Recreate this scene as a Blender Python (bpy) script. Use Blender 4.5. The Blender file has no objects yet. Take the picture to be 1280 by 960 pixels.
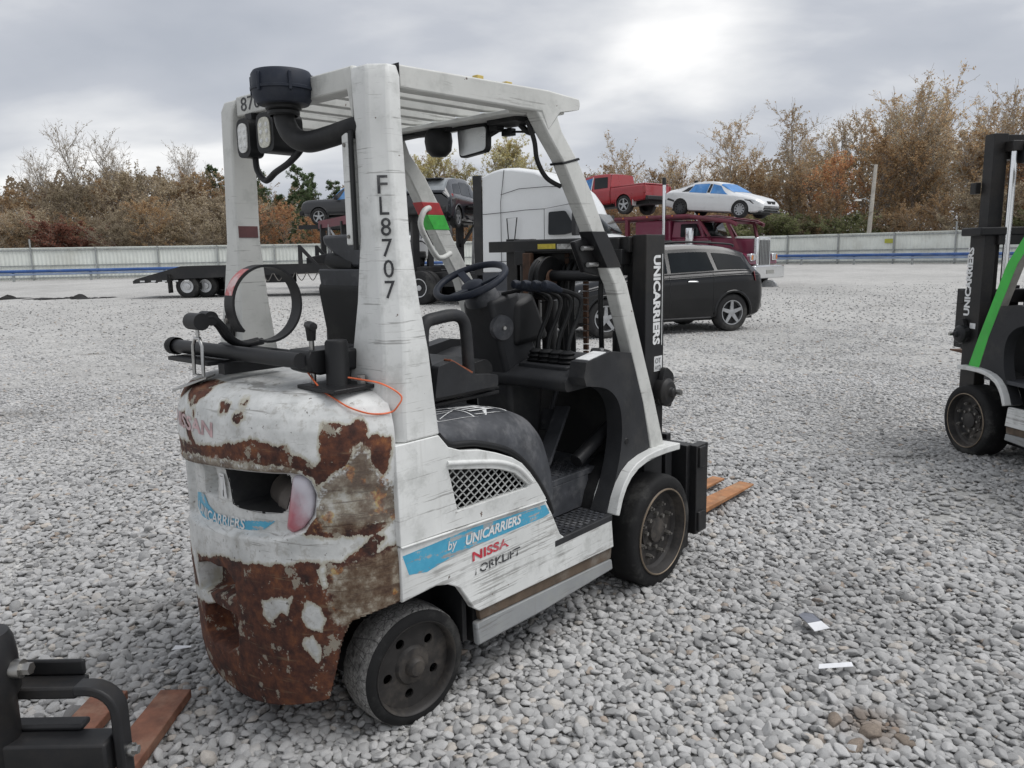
import bpy, bmesh, math, random
import numpy as np
from mathutils import Vector, Matrix
from mathutils.geometry import tessellate_polygon

sc = bpy.context.scene
C = sc.collection
PI = math.pi

# ------------------------------------------------------------------ camera
CAM_H, CAM_PITCH, CAM_ROLL = 1.5423, 0.1669, 0.0188
cam = bpy.data.cameras.new('camera')
cam.sensor_width = 36.0
cam.lens = 36.0 * 972.98 / 1280.0
cam.clip_start = 0.05
cam.clip_end = 2000.0
cam_ob = bpy.data.objects.new('camera', cam)
C.objects.link(cam_ob)
_fw = Vector((0, math.cos(CAM_PITCH), -math.sin(CAM_PITCH)))
_up = Vector((0, math.sin(CAM_PITCH), math.cos(CAM_PITCH)))
_rt = Vector((1, 0, 0))
_r2 = math.cos(CAM_ROLL) * _rt - math.sin(CAM_ROLL) * _up
_u2 = math.sin(CAM_ROLL) * _rt + math.cos(CAM_ROLL) * _up
_m = Matrix((_r2, _u2, -_fw)).transposed().to_4x4()
_m.translation = (0, 0, CAM_H)
cam_ob.matrix_world = _m
sc.camera = cam_ob

# ------------------------------------------------------------------ world: overcast sky
SUN_EL, SUN_AZ = math.radians(60), math.radians(92)      # azimuth clockwise from +Y
world = bpy.data.worlds.new('World')
sc.world = world
world.use_nodes = True
nt = world.node_tree
nt.nodes.clear()
def wn(t, **k):
    n = nt.nodes.new(t)
    for a, b in k.items():
        setattr(n, a, b)
    return n
w_out = wn('ShaderNodeOutputWorld')
w_bg = wn('ShaderNodeBackground')
w_sky = wn('ShaderNodeTexSky')
w_sky.sky_type = 'NISHITA'
w_sky.sun_disc = False
w_sky.sun_elevation = SUN_EL
w_sky.sun_rotation = SUN_AZ
w_sc = wn('ShaderNodeVectorMath', operation='SCALE')
w_sc.inputs['Scale'].default_value = 0.10
nt.links.new(w_sky.outputs[0], w_sc.inputs[0])
w_tc = wn('ShaderNodeTexCoord')
w_sep = wn('ShaderNodeSeparateXYZ')
nt.links.new(w_tc.outputs['Generated'], w_sep.inputs[0])
w_abs = wn('ShaderNodeMath', operation='MAXIMUM'); w_abs.inputs[1].default_value = 0.0
nt.links.new(w_sep.outputs['Z'], w_abs.inputs[0])
w_add = wn('ShaderNodeMath', operation='ADD'); w_add.inputs[1].default_value = 0.34
nt.links.new(w_abs.outputs[0], w_add.inputs[0])
w_dx = wn('ShaderNodeMath', operation='DIVIDE'); w_dy = wn('ShaderNodeMath', operation='DIVIDE')
nt.links.new(w_sep.outputs['X'], w_dx.inputs[0]); nt.links.new(w_add.outputs[0], w_dx.inputs[1])
nt.links.new(w_sep.outputs['Y'], w_dy.inputs[0]); nt.links.new(w_add.outputs[0], w_dy.inputs[1])
w_cmb = wn('ShaderNodeCombineXYZ')
nt.links.new(w_dx.outputs[0], w_cmb.inputs[0]); nt.links.new(w_dy.outputs[0], w_cmb.inputs[1])
w_map = wn('ShaderNodeMapping')
w_map.inputs['Location'].default_value = (2.42, 1.40, 0.0)
w_map.inputs['Rotation'].default_value = (0, 0, 0.12)
w_map.inputs['Scale'].default_value = (0.62, 0.95, 1.0)
nt.links.new(w_cmb.outputs[0], w_map.inputs[0])
w_n1 = wn('ShaderNodeTexNoise'); w_n1.inputs['Scale'].default_value = 2.3
w_n1.inputs['Detail'].default_value = 7.0; w_n1.inputs['Roughness'].default_value = 0.46
w_n1.inputs['Distortion'].default_value = 0.2
nt.links.new(w_map.outputs[0], w_n1.inputs['Vector'])
w_rmp = wn('ShaderNodeValToRGB')
cr = w_rmp.color_ramp
cr.elements[0].position = 0.33; cr.elements[0].color = (0.40, 0.425, 0.475, 1)
cr.elements[1].position = 0.70; cr.elements[1].color = (0.98, 0.97, 0.955, 1)
e = cr.elements.new(0.46); e.color = (0.475, 0.495, 0.54, 1)
e = cr.elements.new(0.56); e.color = (0.66, 0.67, 0.69, 1)
nt.links.new(w_n1.outputs['Fac'], w_rmp.inputs[0])
w_mix = wn('ShaderNodeMix', data_type='RGBA')
w_mix.inputs['Factor'].default_value = 0.94
nt.links.new(w_sc.outputs[0], w_mix.inputs['A']); nt.links.new(w_rmp.outputs[0], w_mix.inputs['B'])
nt.links.new(w_mix.outputs['Result'], w_bg.inputs['Color'])
w_bg.inputs['Strength'].default_value = 0.80
nt.links.new(w_bg.outputs[0], w_out.inputs[0])

# ------------------------------------------------------------------ sun behind the overcast
sun = bpy.data.lights.new('sun', 'SUN')
sun.energy = 1.5
sun.angle = math.radians(40)
sun.color = (1.0, 0.985, 0.97)
sun_ob = bpy.data.objects.new('sun', sun)
C.objects.link(sun_ob)
_d = Vector((math.sin(SUN_AZ) * math.cos(SUN_EL), math.cos(SUN_AZ) * math.cos(SUN_EL), math.sin(SUN_EL)))
sun_ob.rotation_euler = _d.to_track_quat('Z', 'Y').to_euler()
sun_ob.location = (0, 0, 40)

sc.view_settings.view_transform = 'Standard'
sc.view_settings.look = 'None'
sc.view_settings.exposure = 0.56
sc.view_settings.gamma = 1.0
sc.cycles.max_bounces = 5
sc.cycles.diffuse_bounces = 3
sc.cycles.glossy_bounces = 3
sc.cycles.transmission_bounces = 2
sc.cycles.caustics_reflective = False
sc.cycles.caustics_refractive = False

# ------------------------------------------------------------------ helpers: objects
def V(*a): return Vector(a)
def tag(o, label=None, cat=None, group=None, kind=None):
    if label: o['label'] = label
    if cat: o['category'] = cat
    if group: o['group'] = group
    if kind: o['kind'] = kind
    return o
def thing(name, label, cat, loc=(0, 0, 0), rz=0.0, group=None):
    o = bpy.data.objects.new(name, None)
    C.objects.link(o)
    o.location = loc
    o.rotation_euler = (0, 0, rz)
    o.empty_display_size = 0.1
    return tag(o, label, cat, group)
def copy_tree(o, parent=None):
    c = o.copy()
    C.objects.link(c)
    c.parent = parent
    for ch in list(o.children):
        copy_tree(ch, c)
    return c

class MB:
    """collects simple shapes, built into one mesh"""
    def __init__(s):
        s.v = []; s.f = []
    def add(s, vs, fs):
        n = len(s.v)
        s.v += [tuple(p) for p in vs]
        s.f += [tuple(i + n for i in f) for f in fs]
        return s
    def box(s, x0, x1, y0, y1, z0, z1):
        vs = [(x, y, z) for x in (x0, x1) for y in (y0, y1) for z in (z0, z1)]
        return s.add(vs, [(0, 1, 3, 2), (4, 6, 7, 5), (0, 4, 5, 1), (2, 3, 7, 6), (0, 2, 6, 4), (1, 5, 7, 3)])
    def hexa(s, b, t):
        """bottom quad and top quad (4 points each, same winding)"""
        return s.add(list(b) + list(t), [(3, 2, 1, 0), (4, 5, 6, 7), (0, 1, 5, 4), (1, 2, 6, 5), (2, 3, 7, 6), (3, 0, 4, 7)])
    def bar(s, p0, p1, w, h, up=(0, 0, 1), w1=None, h1=None):
        p0 = Vector(p0); p1 = Vector(p1); d = (p1 - p0).normalized()
        a = d.cross(Vector(up))
        if a.length < 1e-4: a = d.cross(Vector((1, 0, 0)))
        a.normalize(); b = a.cross(d)
        w1 = w if w1 is None else w1; h1 = h if h1 is None else h1
        q = lambda p, w, h: [p - a * w / 2 - b * h / 2, p + a * w / 2 - b * h / 2, p + a * w / 2 + b * h / 2, p - a * w / 2 + b * h / 2]
        return s.hexa(q(p0, w, h), q(p1, w1, h1))
    def tube(s, pts, r, n=10, closed=False, caps=True):
        pts = [Vector(p) for p in pts]
        rs = r if isinstance(r, (list, tuple)) else [r] * len(pts)
        m = len(pts); rings = []; prev = None
        for i in range(m):
            if closed: t = pts[(i + 1) % m] - pts[i - 1]
            else: t = pts[min(i + 1, m - 1)] - pts[max(i - 1, 0)]
            t.normalize()
            if prev is None:
                a = t.orthogonal().normalized()
            else:
                a = (prev - t * prev.dot(t))
                a = a.normalized() if a.length > 1e-6 else t.orthogonal().normalized()
            prev = a; b = t.cross(a)
            rings.append([pts[i] + (a * math.cos(2 * PI * k / n) + b * math.sin(2 * PI * k / n)) * rs[i] for k in range(n)])
        vs = [p for R in rings for p in R]; fs = []
        for i in range(m if closed else m - 1):
            j = (i + 1) % m
            for k in range(n):
                l = (k + 1) % n
                fs.append((i * n + k, i * n + l, j * n + l, j * n + k))
        if caps and not closed:
            fs.append(tuple(range(n - 1, -1, -1))); fs.append(tuple((m - 1) * n + k for k in range(n)))
        return s.add(vs, fs)
    def cyl(s, p0, p1, r, r1=None, n=20):
        return s.tube([p0, p1], [r, r if r1 is None else r1], n)
    def lathe(s, prof, o, ax, n=32, closed=False):
        """prof: (radius, offset along ax)"""
        o = Vector(o); ax = Vector(ax).normalized(); a = ax.orthogonal().normalized(); b = ax.cross(a)
        vs = []; fs = []
        for r, h in prof:
            for k in range(n):
                t = 2 * PI * k / n
                vs.append(o + ax * h + (a * math.cos(t) + b * math.sin(t)) * r)
        m = len(prof)
        for i in range(m if closed else m - 1):
            j = (i + 1) % m
            for k in range(n):
                l = (k + 1) % n
                fs.append((i * n + k, i * n + l, j * n + l, j * n + k))
        return s.add(vs, fs)
    def prism(s, poly, ax, d0, d1, holes=()):
        """polygon in the plane across axis ax ('x': (y,z), 'y': (x,z), 'z': (x,y)) swept from d0 to d1"""
        def P(p, d):
            return (d, p[0], p[1]) if ax == 'x' else ((p[0], d, p[1]) if ax == 'y' else (p[0], p[1], d))
        loops = [list(poly)] + [list(h) for h in holes]
        flat = [p for L in loops for p in L]
        tris = tessellate_polygon([[Vector((p[0], p[1], 0)) for p in L] for L in loops])
        n = len(flat)
        vs = [P(p, d0) for p in flat] + [P(p, d1) for p in flat]
        fs = [tuple(t) for t in tris] + [tuple(i + n for i in t[::-1]) for t in tris]
        b = 0
        for L in loops:
            m = len(L)
            for i in range(m):
                j = (i + 1) % m
                fs.append((b + i, b + j, n + b + j, n + b + i))
            b += m
        return s.add(vs, fs)
    def grid(s, P, nu, nv, fn=None):
        """P(i,j) -> point ; (nu+1)x(nv+1) points"""
        vs = [P(i, j) for i in range(nu + 1) for j in range(nv + 1)]
        fs = []
        for i in range(nu):
            for j in range(nv):
                if fn and not fn(i, j): continue
                a = i * (nv + 1) + j
                fs.append((a, a + nv + 1, a + nv + 2, a + 1))
        return s.add(vs, fs)
    def build(s, name, mat, parent=None, bevel=0.0, smooth=40, thick=0.0, fix=True):
        me = bpy.data.meshes.new(name)
        me.from_pydata([tuple(p) for p in s.v], [], s.f)
        if fix:
            bm = bmesh.new(); bm.from_mesh(me)
            bmesh.ops.recalc_face_normals(bm, faces=bm.faces)
            bm.to_mesh(me); bm.free()
        me.materials.append(mat)
        if smooth:
            me.polygons.foreach_set('use_smooth', [True] * len(me.polygons))
            me.set_sharp_from_angle(angle=math.radians(smooth))
        o = bpy.data.objects.new(name, me)
        C.objects.link(o)
        if parent: o.parent = parent
        if thick:
            m = o.modifiers.new('thick', 'SOLIDIFY'); m.thickness = thick; m.offset = 0
        if bevel:
            m = o.modifiers.new('bevel', 'BEVEL'); m.width = bevel; m.segments = 2
            m.limit_method = 'ANGLE'; m.angle_limit = math.radians(35)
        return o

def part(name, mat, parent, fn, **k):
    m = MB(); fn(m)
    return m.build(name, mat, parent, **k)

def arc(cx, cy, r, a0, a1, n):
    return [(cx + r * math.cos(math.radians(a0 + (a1 - a0) * i / n)), cy + r * math.sin(math.radians(a0 + (a1 - a0) * i / n))) for i in range(n + 1)]
def spline(pts, n=8):
    """Catmull-Rom through points"""
    pts = [Vector(p) for p in pts]; out = []
    for i in range(len(pts) - 1):
        p0 = pts[max(i - 1, 0)]; p1 = pts[i]; p2 = pts[i + 1]; p3 = pts[min(i + 2, len(pts) - 1)]
        for k in range(n):
            t = k / n
            out.append(0.5 * ((2 * p1) + (p2 - p0) * t + (2 * p0 - 5 * p1 + 4 * p2 - p3) * t * t + (3 * p1 - p0 - 3 * p2 + p3) * t ** 3))
    out.append(pts[-1])
    return out
def round_poly(pts, r, n=4):
    out = []
    m = len(pts)
    for i in range(m):
        p = Vector(pts[i]).to_2d(); a = Vector(pts[i - 1]).to_2d(); b = Vector(pts[(i + 1) % m]).to_2d()
        ri = r[i] if isinstance(r, (list, tuple)) else r
        da = (a - p); db = (b - p)
        ra = min(ri, da.length * .48, db.length * .48)
        if ra < 1e-5: out.append((p.x, p.y)); continue
        p0 = p + da.normalized() * ra; p1 = p + db.normalized() * ra
        for k in range(n + 1):
            t = k / n
            q = p0 * (1 - t) ** 2 + p * 2 * t * (1 - t) + p1 * t * t
            out.append((q.x, q.y))
    return out

_txt_cache = {}
def text2d(s, size=1.0, shear=0.0, weight=0.0, spacing=1.0):
    """letters as flat 2d triangles: (verts, faces), anchored left on the baseline"""
    key = (s, size, shear, weight, spacing)
    if key in _txt_cache: return _txt_cache[key]
    cu = bpy.data.curves.new('lettering', 'FONT')
    cu.body = s; cu.size = size; cu.shear = shear; cu.offset = weight; cu.space_character = spacing
    cu.resolution_u = 3
    o = bpy.data.objects.new('lettering', cu)
    C.objects.link(o)
    bpy.context.view_layer.update()
    dg = bpy.context.evaluated_depsgraph_get()
    me = o.evaluated_get(dg).to_mesh()
    vs = [(v.co.x, v.co.y) for v in me.vertices]; fs = [tuple(p.vertices) for p in me.polygons]
    o.evaluated_get(dg).to_mesh_clear()
    bpy.data.objects.remove(o); bpy.data.curves.remove(cu)
    _txt_cache[key] = (vs, fs)
    return vs, fs
def lettering(name, s, mat, parent, o, du, dv, height, shear=0.0, weight=0.0, width=None, lift=0.0015, spacing=1.0, keep=None):
    """flat letters at o, reading along du, tops along dv"""
    vs, fs = text2d(s, 1.0, shear, weight, spacing)
    xs = [p[0] for p in vs]; ys = [p[1] for p in vs]
    x0, x1, y0, y1 = min(xs), max(xs), min(ys), max(ys)
    ky = height / (y1 - y0); kx = ky if width is None else width / (x1 - x0)
    o = Vector(o); du = Vector(du).normalized(); dv = Vector(dv).normalized(); n = du.cross(dv)
    m = MB()
    P = [o + du * (p[0] - x0) * kx + dv * (p[1] - y0) * ky + n * lift for p in vs]
    if keep:
        fs = [f for f in fs if keep(sum(vs[i][0] for i in f) / len(f) - x0, sum(vs[i][1] for i in f) / len(f) - y0, x1 - x0, y1 - y0)]
    m.add(P, fs)
    return m.build(name, mat, parent, smooth=0, fix=False)

# ------------------------------------------------------------------ helpers: materials
class NT:
    def __init__(s, name):
        s.m = bpy.data.materials.new(name); s.m.use_nodes = True
        s.t = s.m.node_tree; s.t.nodes.clear()
        s.out = s.n('ShaderNodeOutputMaterial'); s.b = s.n('ShaderNodeBsdfPrincipled')
        s.l(s.b.outputs[0], s.out.inputs[0])
        s.tc = s.n('ShaderNodeTexCoord')
    def n(s, t, **k):
        x = s.t.nodes.new(t)
        for a, b in k.items(): setattr(x, a, b)
        return x
    def l(s, a, b): s.t.links.new(a, b)
    def put(s, sock, v):
        if isinstance(v, bpy.types.NodeSocket): s.l(v, sock)
        elif isinstance(v, (tuple, list)) and len(v) == 3 and sock.type == 'RGBA': sock.default_value = (*v, 1)
        else: sock.default_value = v
    def vec(s, scale=(1, 1, 1), space='Object', rot=(0, 0, 0), loc=(0, 0, 0)):
        m = s.n('ShaderNodeMapping'); m.inputs['Scale'].default_value = scale; m.inputs['Rotation'].default_value = rot; m.inputs['Location'].default_value = loc
        s.l(s.tc.outputs[space], m.inputs[0]); return m.outputs[0]
    def noise(s, scale, detail=4, rough=.55, vec=None, dist=0.0):
        x = s.n('ShaderNodeTexNoise'); x.inputs['Scale'].default_value = scale; x.inputs['Detail'].default_value = detail
        x.inputs['Roughness'].default_value = rough; x.inputs['Distortion'].default_value = dist
        s.l(vec if vec is not None else s.vec(), x.inputs['Vector']); return x.outputs['Fac']
    def voro(s, scale, feature='F1', vec=None, out='Distance'):
        x = s.n('ShaderNodeTexVoronoi'); x.feature = feature; x.inputs['Scale'].default_value = scale
        s.l(vec if vec is not None else s.vec(), x.inputs['Vector']); return x.outputs[out]
    def ramp(s, fac, stops, const=False):
        x = s.n('ShaderNodeValToRGB'); r = x.color_ramp
        if const: r.interpolation = 'CONSTANT'
        while len(r.elements) < len(stops): r.elements.new(0.5)
        for e, (p, c) in zip(r.elements, stops):
            e.position = p; e.color = (c, c, c, 1) if isinstance(c, (int, float)) else (*c, 1)
        s.put(x.inputs[0], fac); return x.outputs[0]
    def step(s, fac, a, b):
        x = s.n('ShaderNodeMapRange'); x.interpolation_type = 'SMOOTHSTEP'
        s.put(x.inputs['Value'], fac); x.inputs['From Min'].default_value = a; x.inputs['From Max'].default_value = b
        return x.outputs[0]
    def math(s, op, a, b=0.0, clamp=False):
        x = s.n('ShaderNodeMath', operation=op); x.use_clamp = clamp
        s.put(x.inputs[0], a); s.put(x.inputs[1], b); return x.outputs[0]
    def mix(s, fac, a, b, mode='MIX'):
        x = s.n('ShaderNodeMix', data_type='RGBA'); x.blend_type = mode
        s.put(x.inputs['Factor'], fac); s.put(x.inputs['A'], a); s.put(x.inputs['B'], b); return x.outputs['Result']
    def bump(s, h, strength=.3, dist=.002, normal=None):
        x = s.n('ShaderNodeBump'); x.inputs['Strength'].default_value = strength; x.inputs['Distance'].default_value = dist
        s.put(x.inputs['Height'], h)
        if normal is not None: s.l(normal, x.inputs['Normal'])
        return x.outputs[0]
    def fin(s, color=None, rough=None, metal=None, normal=None, **k):
        if color is not None: s.put(s.b.inputs['Base Color'], color)
        if rough is not None: s.put(s.b.inputs['Roughness'], rough)
        if metal is not None: s.put(s.b.inputs['Metallic'], metal)
        if normal is not None: s.l(normal, s.b.inputs['Normal'])
        for a, b in k.items(): s.put(s.b.inputs[a.replace('_', ' ')], b)
        return s.m

_mats = {}
def paint(name, col, rough=.5, metal=0.0, var=.18, scale=9.0, dirt=None, dirt_amt=.35, bump=.1, grit=60.0, space='Object', coat=0.0, spec=.5):
    """painted / plastic / metal surface with uneven tone, grime and fine relief"""
    if name in _mats: return _mats[name]
    t = NT(name)
    v = t.vec(space=space)
    n1 = t.noise(scale, 5, .6, v); n2 = t.noise(grit, 3, .6, v)
    dk = tuple(c * (1 - var) for c in col); lt = tuple(min(1, c * (1 + var)) for c in col)
    c = t.ramp(n1, [(.3, dk), (.7, lt)])
    dirt = dirt or tuple(c_ * .45 + .02 for c_ in col)
    d = t.step(t.math('ADD', t.noise(scale * .45, 6, .65, v), t.math('MULTIPLY', n2, .18)), .56, .78)
    c = t.mix(t.math('MULTIPLY', d, dirt_amt), c, dirt)
    r = t.math('ADD', t.math('MULTIPLY', n1, .25), rough - .12, clamp=True)
    _mats[name] = t.fin(c, r, metal, t.bump(n2, bump, .002), Coat_Weight=coat, Coat_Roughness=.08, Specular_IOR_Level=spec)
    return _mats[name]
# ------------------------------------------------------------------ shared materials
def make_worn_white(name, base=(.69, .70, .685), wear=.61, rustiness=1.0):
    t = NT(name)
    big = t.noise(2.2, 6, .62); mid = t.noise(11, 5, .6); fine = t.noise(90, 3, .6)
    c = t.ramp(big, [(.34, tuple(b * .84 for b in base)), (.64, tuple(min(1, b * 1.08) for b in base))])
    # rubbed grey film
    g = t.step(t.math('ADD', mid, t.math('MULTIPLY', fine, .25)), .60, .84)
    c = t.mix(t.math('MULTIPLY', g, .42), c, (.33, .34, .32))
    # long scuffs along the truck
    s1 = t.noise(1.0, 4, .7, t.vec((3.0, 3.0, 85.0), rot=(0, .06, 0)))
    s2 = t.noise(1.0, 3, .7, t.vec((5.0, 5.0, 150.0), rot=(0, -.1, 0), loc=(3, 1, 2)))
    where = t.step(t.noise(3.1, 4, .6, t.vec(loc=(7, 3, 1))), .43, .58)
    sc1 = t.math('MULTIPLY', t.step(s1, wear, wear + .035), where)
    sc2 = t.math('MULTIPLY', t.step(s2, wear + .03, wear + .07), where)
    c = t.mix(t.math('MULTIPLY', sc1, .6), c, (.16, .155, .145))
    c = t.mix(t.math('MULTIPLY', sc2, .55), c, (.28, .27, .25))
    # chips down to primer and rust
    ch = t.step(t.noise(26, 4, .62, t.vec(loc=(2, 9, 4))), .715, .73)
    c = t.mix(t.math('MULTIPLY', ch, .9 * rustiness), c, t.ramp(fine, [(.35, (.05, .03, .02)), (.7, (.12, .06, .03))]))
    # vertical run-down dirt
    dr = t.step(t.noise(1.0, 4, .6, t.vec((26, 26, 1.6))), .60, .82)
    c = t.mix(t.math('MULTIPLY', dr, .22), c, (.20, .18, .15))
    h = t.math('SUBTRACT', t.math('MULTIPLY', fine, .3), t.math('ADD', t.math('MULTIPLY', sc1, .6), ch))
    return t.fin(c, t.math('ADD', .42, t.math('MULTIPLY', mid, .25)), 0.0, t.bump(h, .35, .0012))
WHITE = make_worn_white('worn white paint')
WHITE2 = make_worn_white('scuffed white side paint', wear=.545)
PALE = make_worn_white('greyed guard paint', base=(.58, .585, .56), wear=.61)
BLACK = paint('black plastic', (.011, .0115, .0125), .5, var=.25, dirt=(.06, .058, .055), dirt_amt=.25, spec=.3)
DARK = paint('charcoal plastic', (.026, .0272, .030), .55, var=.22, dirt=(.085, .082, .076), dirt_amt=.3, spec=.3)
DARKG = paint('slate grey vinyl', (.050, .053, .060), .5, var=.3, dirt=(.20, .20, .205), dirt_amt=.5, scale=14, grit=45, bump=.2, spec=.35)
STEELK = paint('black painted steel', (.016, .0165, .018), .45, var=.25, dirt=(.06, .05, .04), dirt_amt=.3, scale=5, spec=.3)
RUBBER = paint('tyre rubber', (.011, .011, .0115), .75, var=.3, dirt=(.10, .098, .092), dirt_amt=.45, scale=14, bump=.25, spec=.3)
t = NT('dusty cracked tread')
_n = t.noise(18, 5, .65); _f = t.noise(80, 3, .6); _cr = t.voro(34, 'DISTANCE_TO_EDGE', t.vec((1, 1.6, 1))); _cr2 = t.voro(11, 'DISTANCE_TO_EDGE', t.vec((1, .8, 1), loc=(3, 1, 2)))
_c = t.ramp(t.math('ADD', t.math('MULTIPLY', _n, .6), t.math('MULTIPLY', _f, .4)), [(.38, (.07, .068, .066)), (.5, (.20, .197, .19)), (.62, (.32, .315, .305))])
_k = t.math('MAXIMUM', t.math('MULTIPLY', t.step(_cr, .05, .012), t.step(_n, .46, .56)), t.math('MULTIPLY', t.step(_cr2, .02, .006), .6))
_c = t.mix(t.math('MULTIPLY', _k, .9), _c, (.012, .012, .012))
RUBBER_D = t.fin(_c, .9, 0.0, t.bump(t.math('SUBTRACT', _f, t.math('MULTIPLY', _k, 1.0)), .5, .003))
WHEELK = paint('dusty black wheel steel', (.034, .032, .031), .55, var=.3, dirt=(.14, .12, .10), dirt_amt=.45, scale=12, spec=.3)
RUSTM = paint('rusty steel', (.085, .045, .028), .8, var=.45, dirt=(.16, .07, .03), dirt_amt=.6, scale=22, bump=.4)
STEEL = paint('bare steel', (.42, .42, .41), .35, 1.0, var=.25, dirt=(.15, .12, .09), dirt_amt=.3)
CHROME = paint('chrome', (.78, .79, .80), .12, 1.0, var=.05, dirt_amt=.1)
BLUESLATE = paint('dark blue grey plastic', (.018, .023, .036), .55, var=.2, dirt=(.06, .064, .072), dirt_amt=.35, spec=.3)
INKK = paint('black lettering', (.035, .036, .040), .6, var=.3, dirt=(.35, .35, .34), dirt_amt=.35, scale=40)
INKW = paint('white lettering', (.72, .73, .73), .55, var=.1, dirt=(.4, .4, .4), dirt_amt=.4, scale=30)
INKR = paint('red lettering', (.50, .035, .055), .55, var=.2, dirt=(.5, .5, .5), dirt_amt=.4, scale=30)
INKRF = paint('faded red lettering', (.50, .34, .345), .6, var=.3, dirt=(.55, .56, .55), dirt_amt=.9, scale=30)
GLASS_M = paint('mirror glass', (.75, .77, .78), .3, .85, var=.05, dirt_amt=.15)
FORKM = paint('orange brown fork steel', (.36, .165, .072), .75, var=.35, dirt=(.45, .30, .18), dirt_amt=.6, scale=13, bump=.4)
FORKR = paint('red brown fork steel', (.185, .080, .050), .8, var=.35, dirt=(.27, .16, .11), dirt_amt=.7, scale=18, bump=.5)

# ------------------------------------------------------------------ ground
def ground_material():
    t = NT('grey gravel lot')
    g = t.n('ShaderNodeNewGeometry').outputs['Position']
    def mp(sc, loc=(0, 0, 0)):
        m = t.n('ShaderNodeMapping'); m.inputs['Scale'].default_value = sc; m.inputs['Location'].default_value = loc
        t.l(g, m.inputs[0]); return m.outputs[0]
    peb = t.voro(27, 'F1', mp((1, 1, 1)), 'Color')
    edge = t.voro(27, 'F1', mp((1, 1, 1)), 'Distance')
    big = t.noise(.22, 5, .6, mp((1, .55, 1))); mid = t.noise(1.5, 6, .7, mp((1, .6, 1))); fin = t.noise(60, 3, .6, mp((1, 1, 1)))
    coarse = t.noise(6.0, 6, .75, mp((1, .8, 1), (5, 2, 0)))
    c = t.ramp(t.math('ADD', t.math('MULTIPLY', big, .55), t.math('MULTIPLY', mid, .45)), [(.36, (.37, .365, .352)), (.5, (.48, .474, .456)), (.62, (.55, .543, .522))])
    sep = t.n('ShaderNodeSeparateColor'); t.l(peb, sep.inputs[0])
    c = t.mix(.55, c, t.mix(1.0, c, t.ramp(sep.outputs[0], [(0.05, .62), (.5, 1.0), (.95, 1.3)]), 'MULTIPLY'))
    gap = t.step(edge, .36, .62)
    c = t.mix(t.math('MULTIPLY', gap, .28), c, (.15, .147, .14))
    spk = t.math('MULTIPLY', t.step(coarse, .58, .70), t.step(mid, .46, .58))
    c = t.mix(t.math('MULTIPLY', spk, .65), c, (.14, .137, .132))
    m2 = t.n('ShaderNodeMapping'); m2.inputs['Scale'].default_value = (.5, 1.5, 1); m2.inputs['Rotation'].default_value = (0, 0, .25); t.l(g, m2.inputs[0])
    grim = t.step(t.noise(.8, 6, .68, m2.outputs[0]), .585, .70)
    c = t.mix(t.math('MULTIPLY', grim, .55), c, t.mix(1.0, c, (.50, .48, .455), 'MULTIPLY'))
    h = t.math('ADD', t.math('MULTIPLY', edge, -1.0), t.math('ADD', t.math('MULTIPLY', fin, .2), t.math('MULTIPLY', coarse, 1.2)))
    return t.fin(c, .92, 0.0, t.bump(h, .6, .03))
gm = MB()
gm.add([(-500, -300, 0), (500, -300, 0), (500, 900, 0), (-500, 900, 0)], [(0, 1, 2, 3)])
ground = gm.build('ground', ground_material(), smooth=0)
tag(ground, kind='structure')

# loose stones: real pebbles on the near lot
def stone_material():
    t = NT('grey limestone pebbles')
    oi = t.n('ShaderNodeObjectInfo')
    r = oi.outputs['Random']
    c = t.ramp(r, [(0.0, (.24, .239, .238)), (.10, (.345, .344, .341)), (.40, (.44, .438, .432)), (.70, (.495, .492, .485)), (.90, (.55, .546, .538)), (.965, (.54, .50, .45)), (.98, (.36, .29, .235)), (.99, (.34, .335, .33)), (1.0, (.66, .65, .63))])
    n = t.noise(22, 5, .65); f = t.noise(120, 3, .6)
    c = t.mix(1.0, c, t.ramp(n, [(.3, .80), (.7, 1.12)]), 'MULTIPLY')
    g = t.n('ShaderNodeNewGeometry').outputs['Position']
    m = t.n('ShaderNodeMapping'); m.inputs['Scale'].default_value = (1, .7, 1); t.l(g, m.inputs[0])
    lot = t.noise(.75, 5, .65, m.outputs[0])
    c = t.mix(1.0, c, t.ramp(lot, [(.34, .80), (.5, .99), (.64, 1.10)]), 'MULTIPLY')
    m2 = t.n('ShaderNodeMapping'); m2.inputs['Scale'].default_value = (.5, 1.5, 1); m2.inputs['Rotation'].default_value = (0, 0, .25); t.l(g, m2.inputs[0])
    grim = t.step(t.noise(.8, 6, .68, m2.outputs[0]), .585, .70)
    c = t.mix(t.math('MULTIPLY', grim, .55), c, t.mix(1.0, c, (.50, .48, .455), 'MULTIPLY'))
    # rusty brown patch of stones near the right foreground
    d = t.n('ShaderNodeVectorMath', operation='DISTANCE'); t.l(g, d.inputs[0]); d.inputs[1].default_value = (1.14, 2.30, 0)
    br = t.math('MULTIPLY', t.step(t.math('ADD', d.outputs['Value'], t.math('MULTIPLY', t.noise(9, 4, .6, m.outputs[0]), .22)), .26, .13), .75)
    c = t.mix(br, c, t.mix(1.0, c, (.58, .44, .33), 'MULTIPLY'))
    return t.fin(c, .85, 0.0, t.bump(t.math('ADD', n, t.math('MULTIPLY', f, .4)), .35, .05))
STONE = stone_material()
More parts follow.
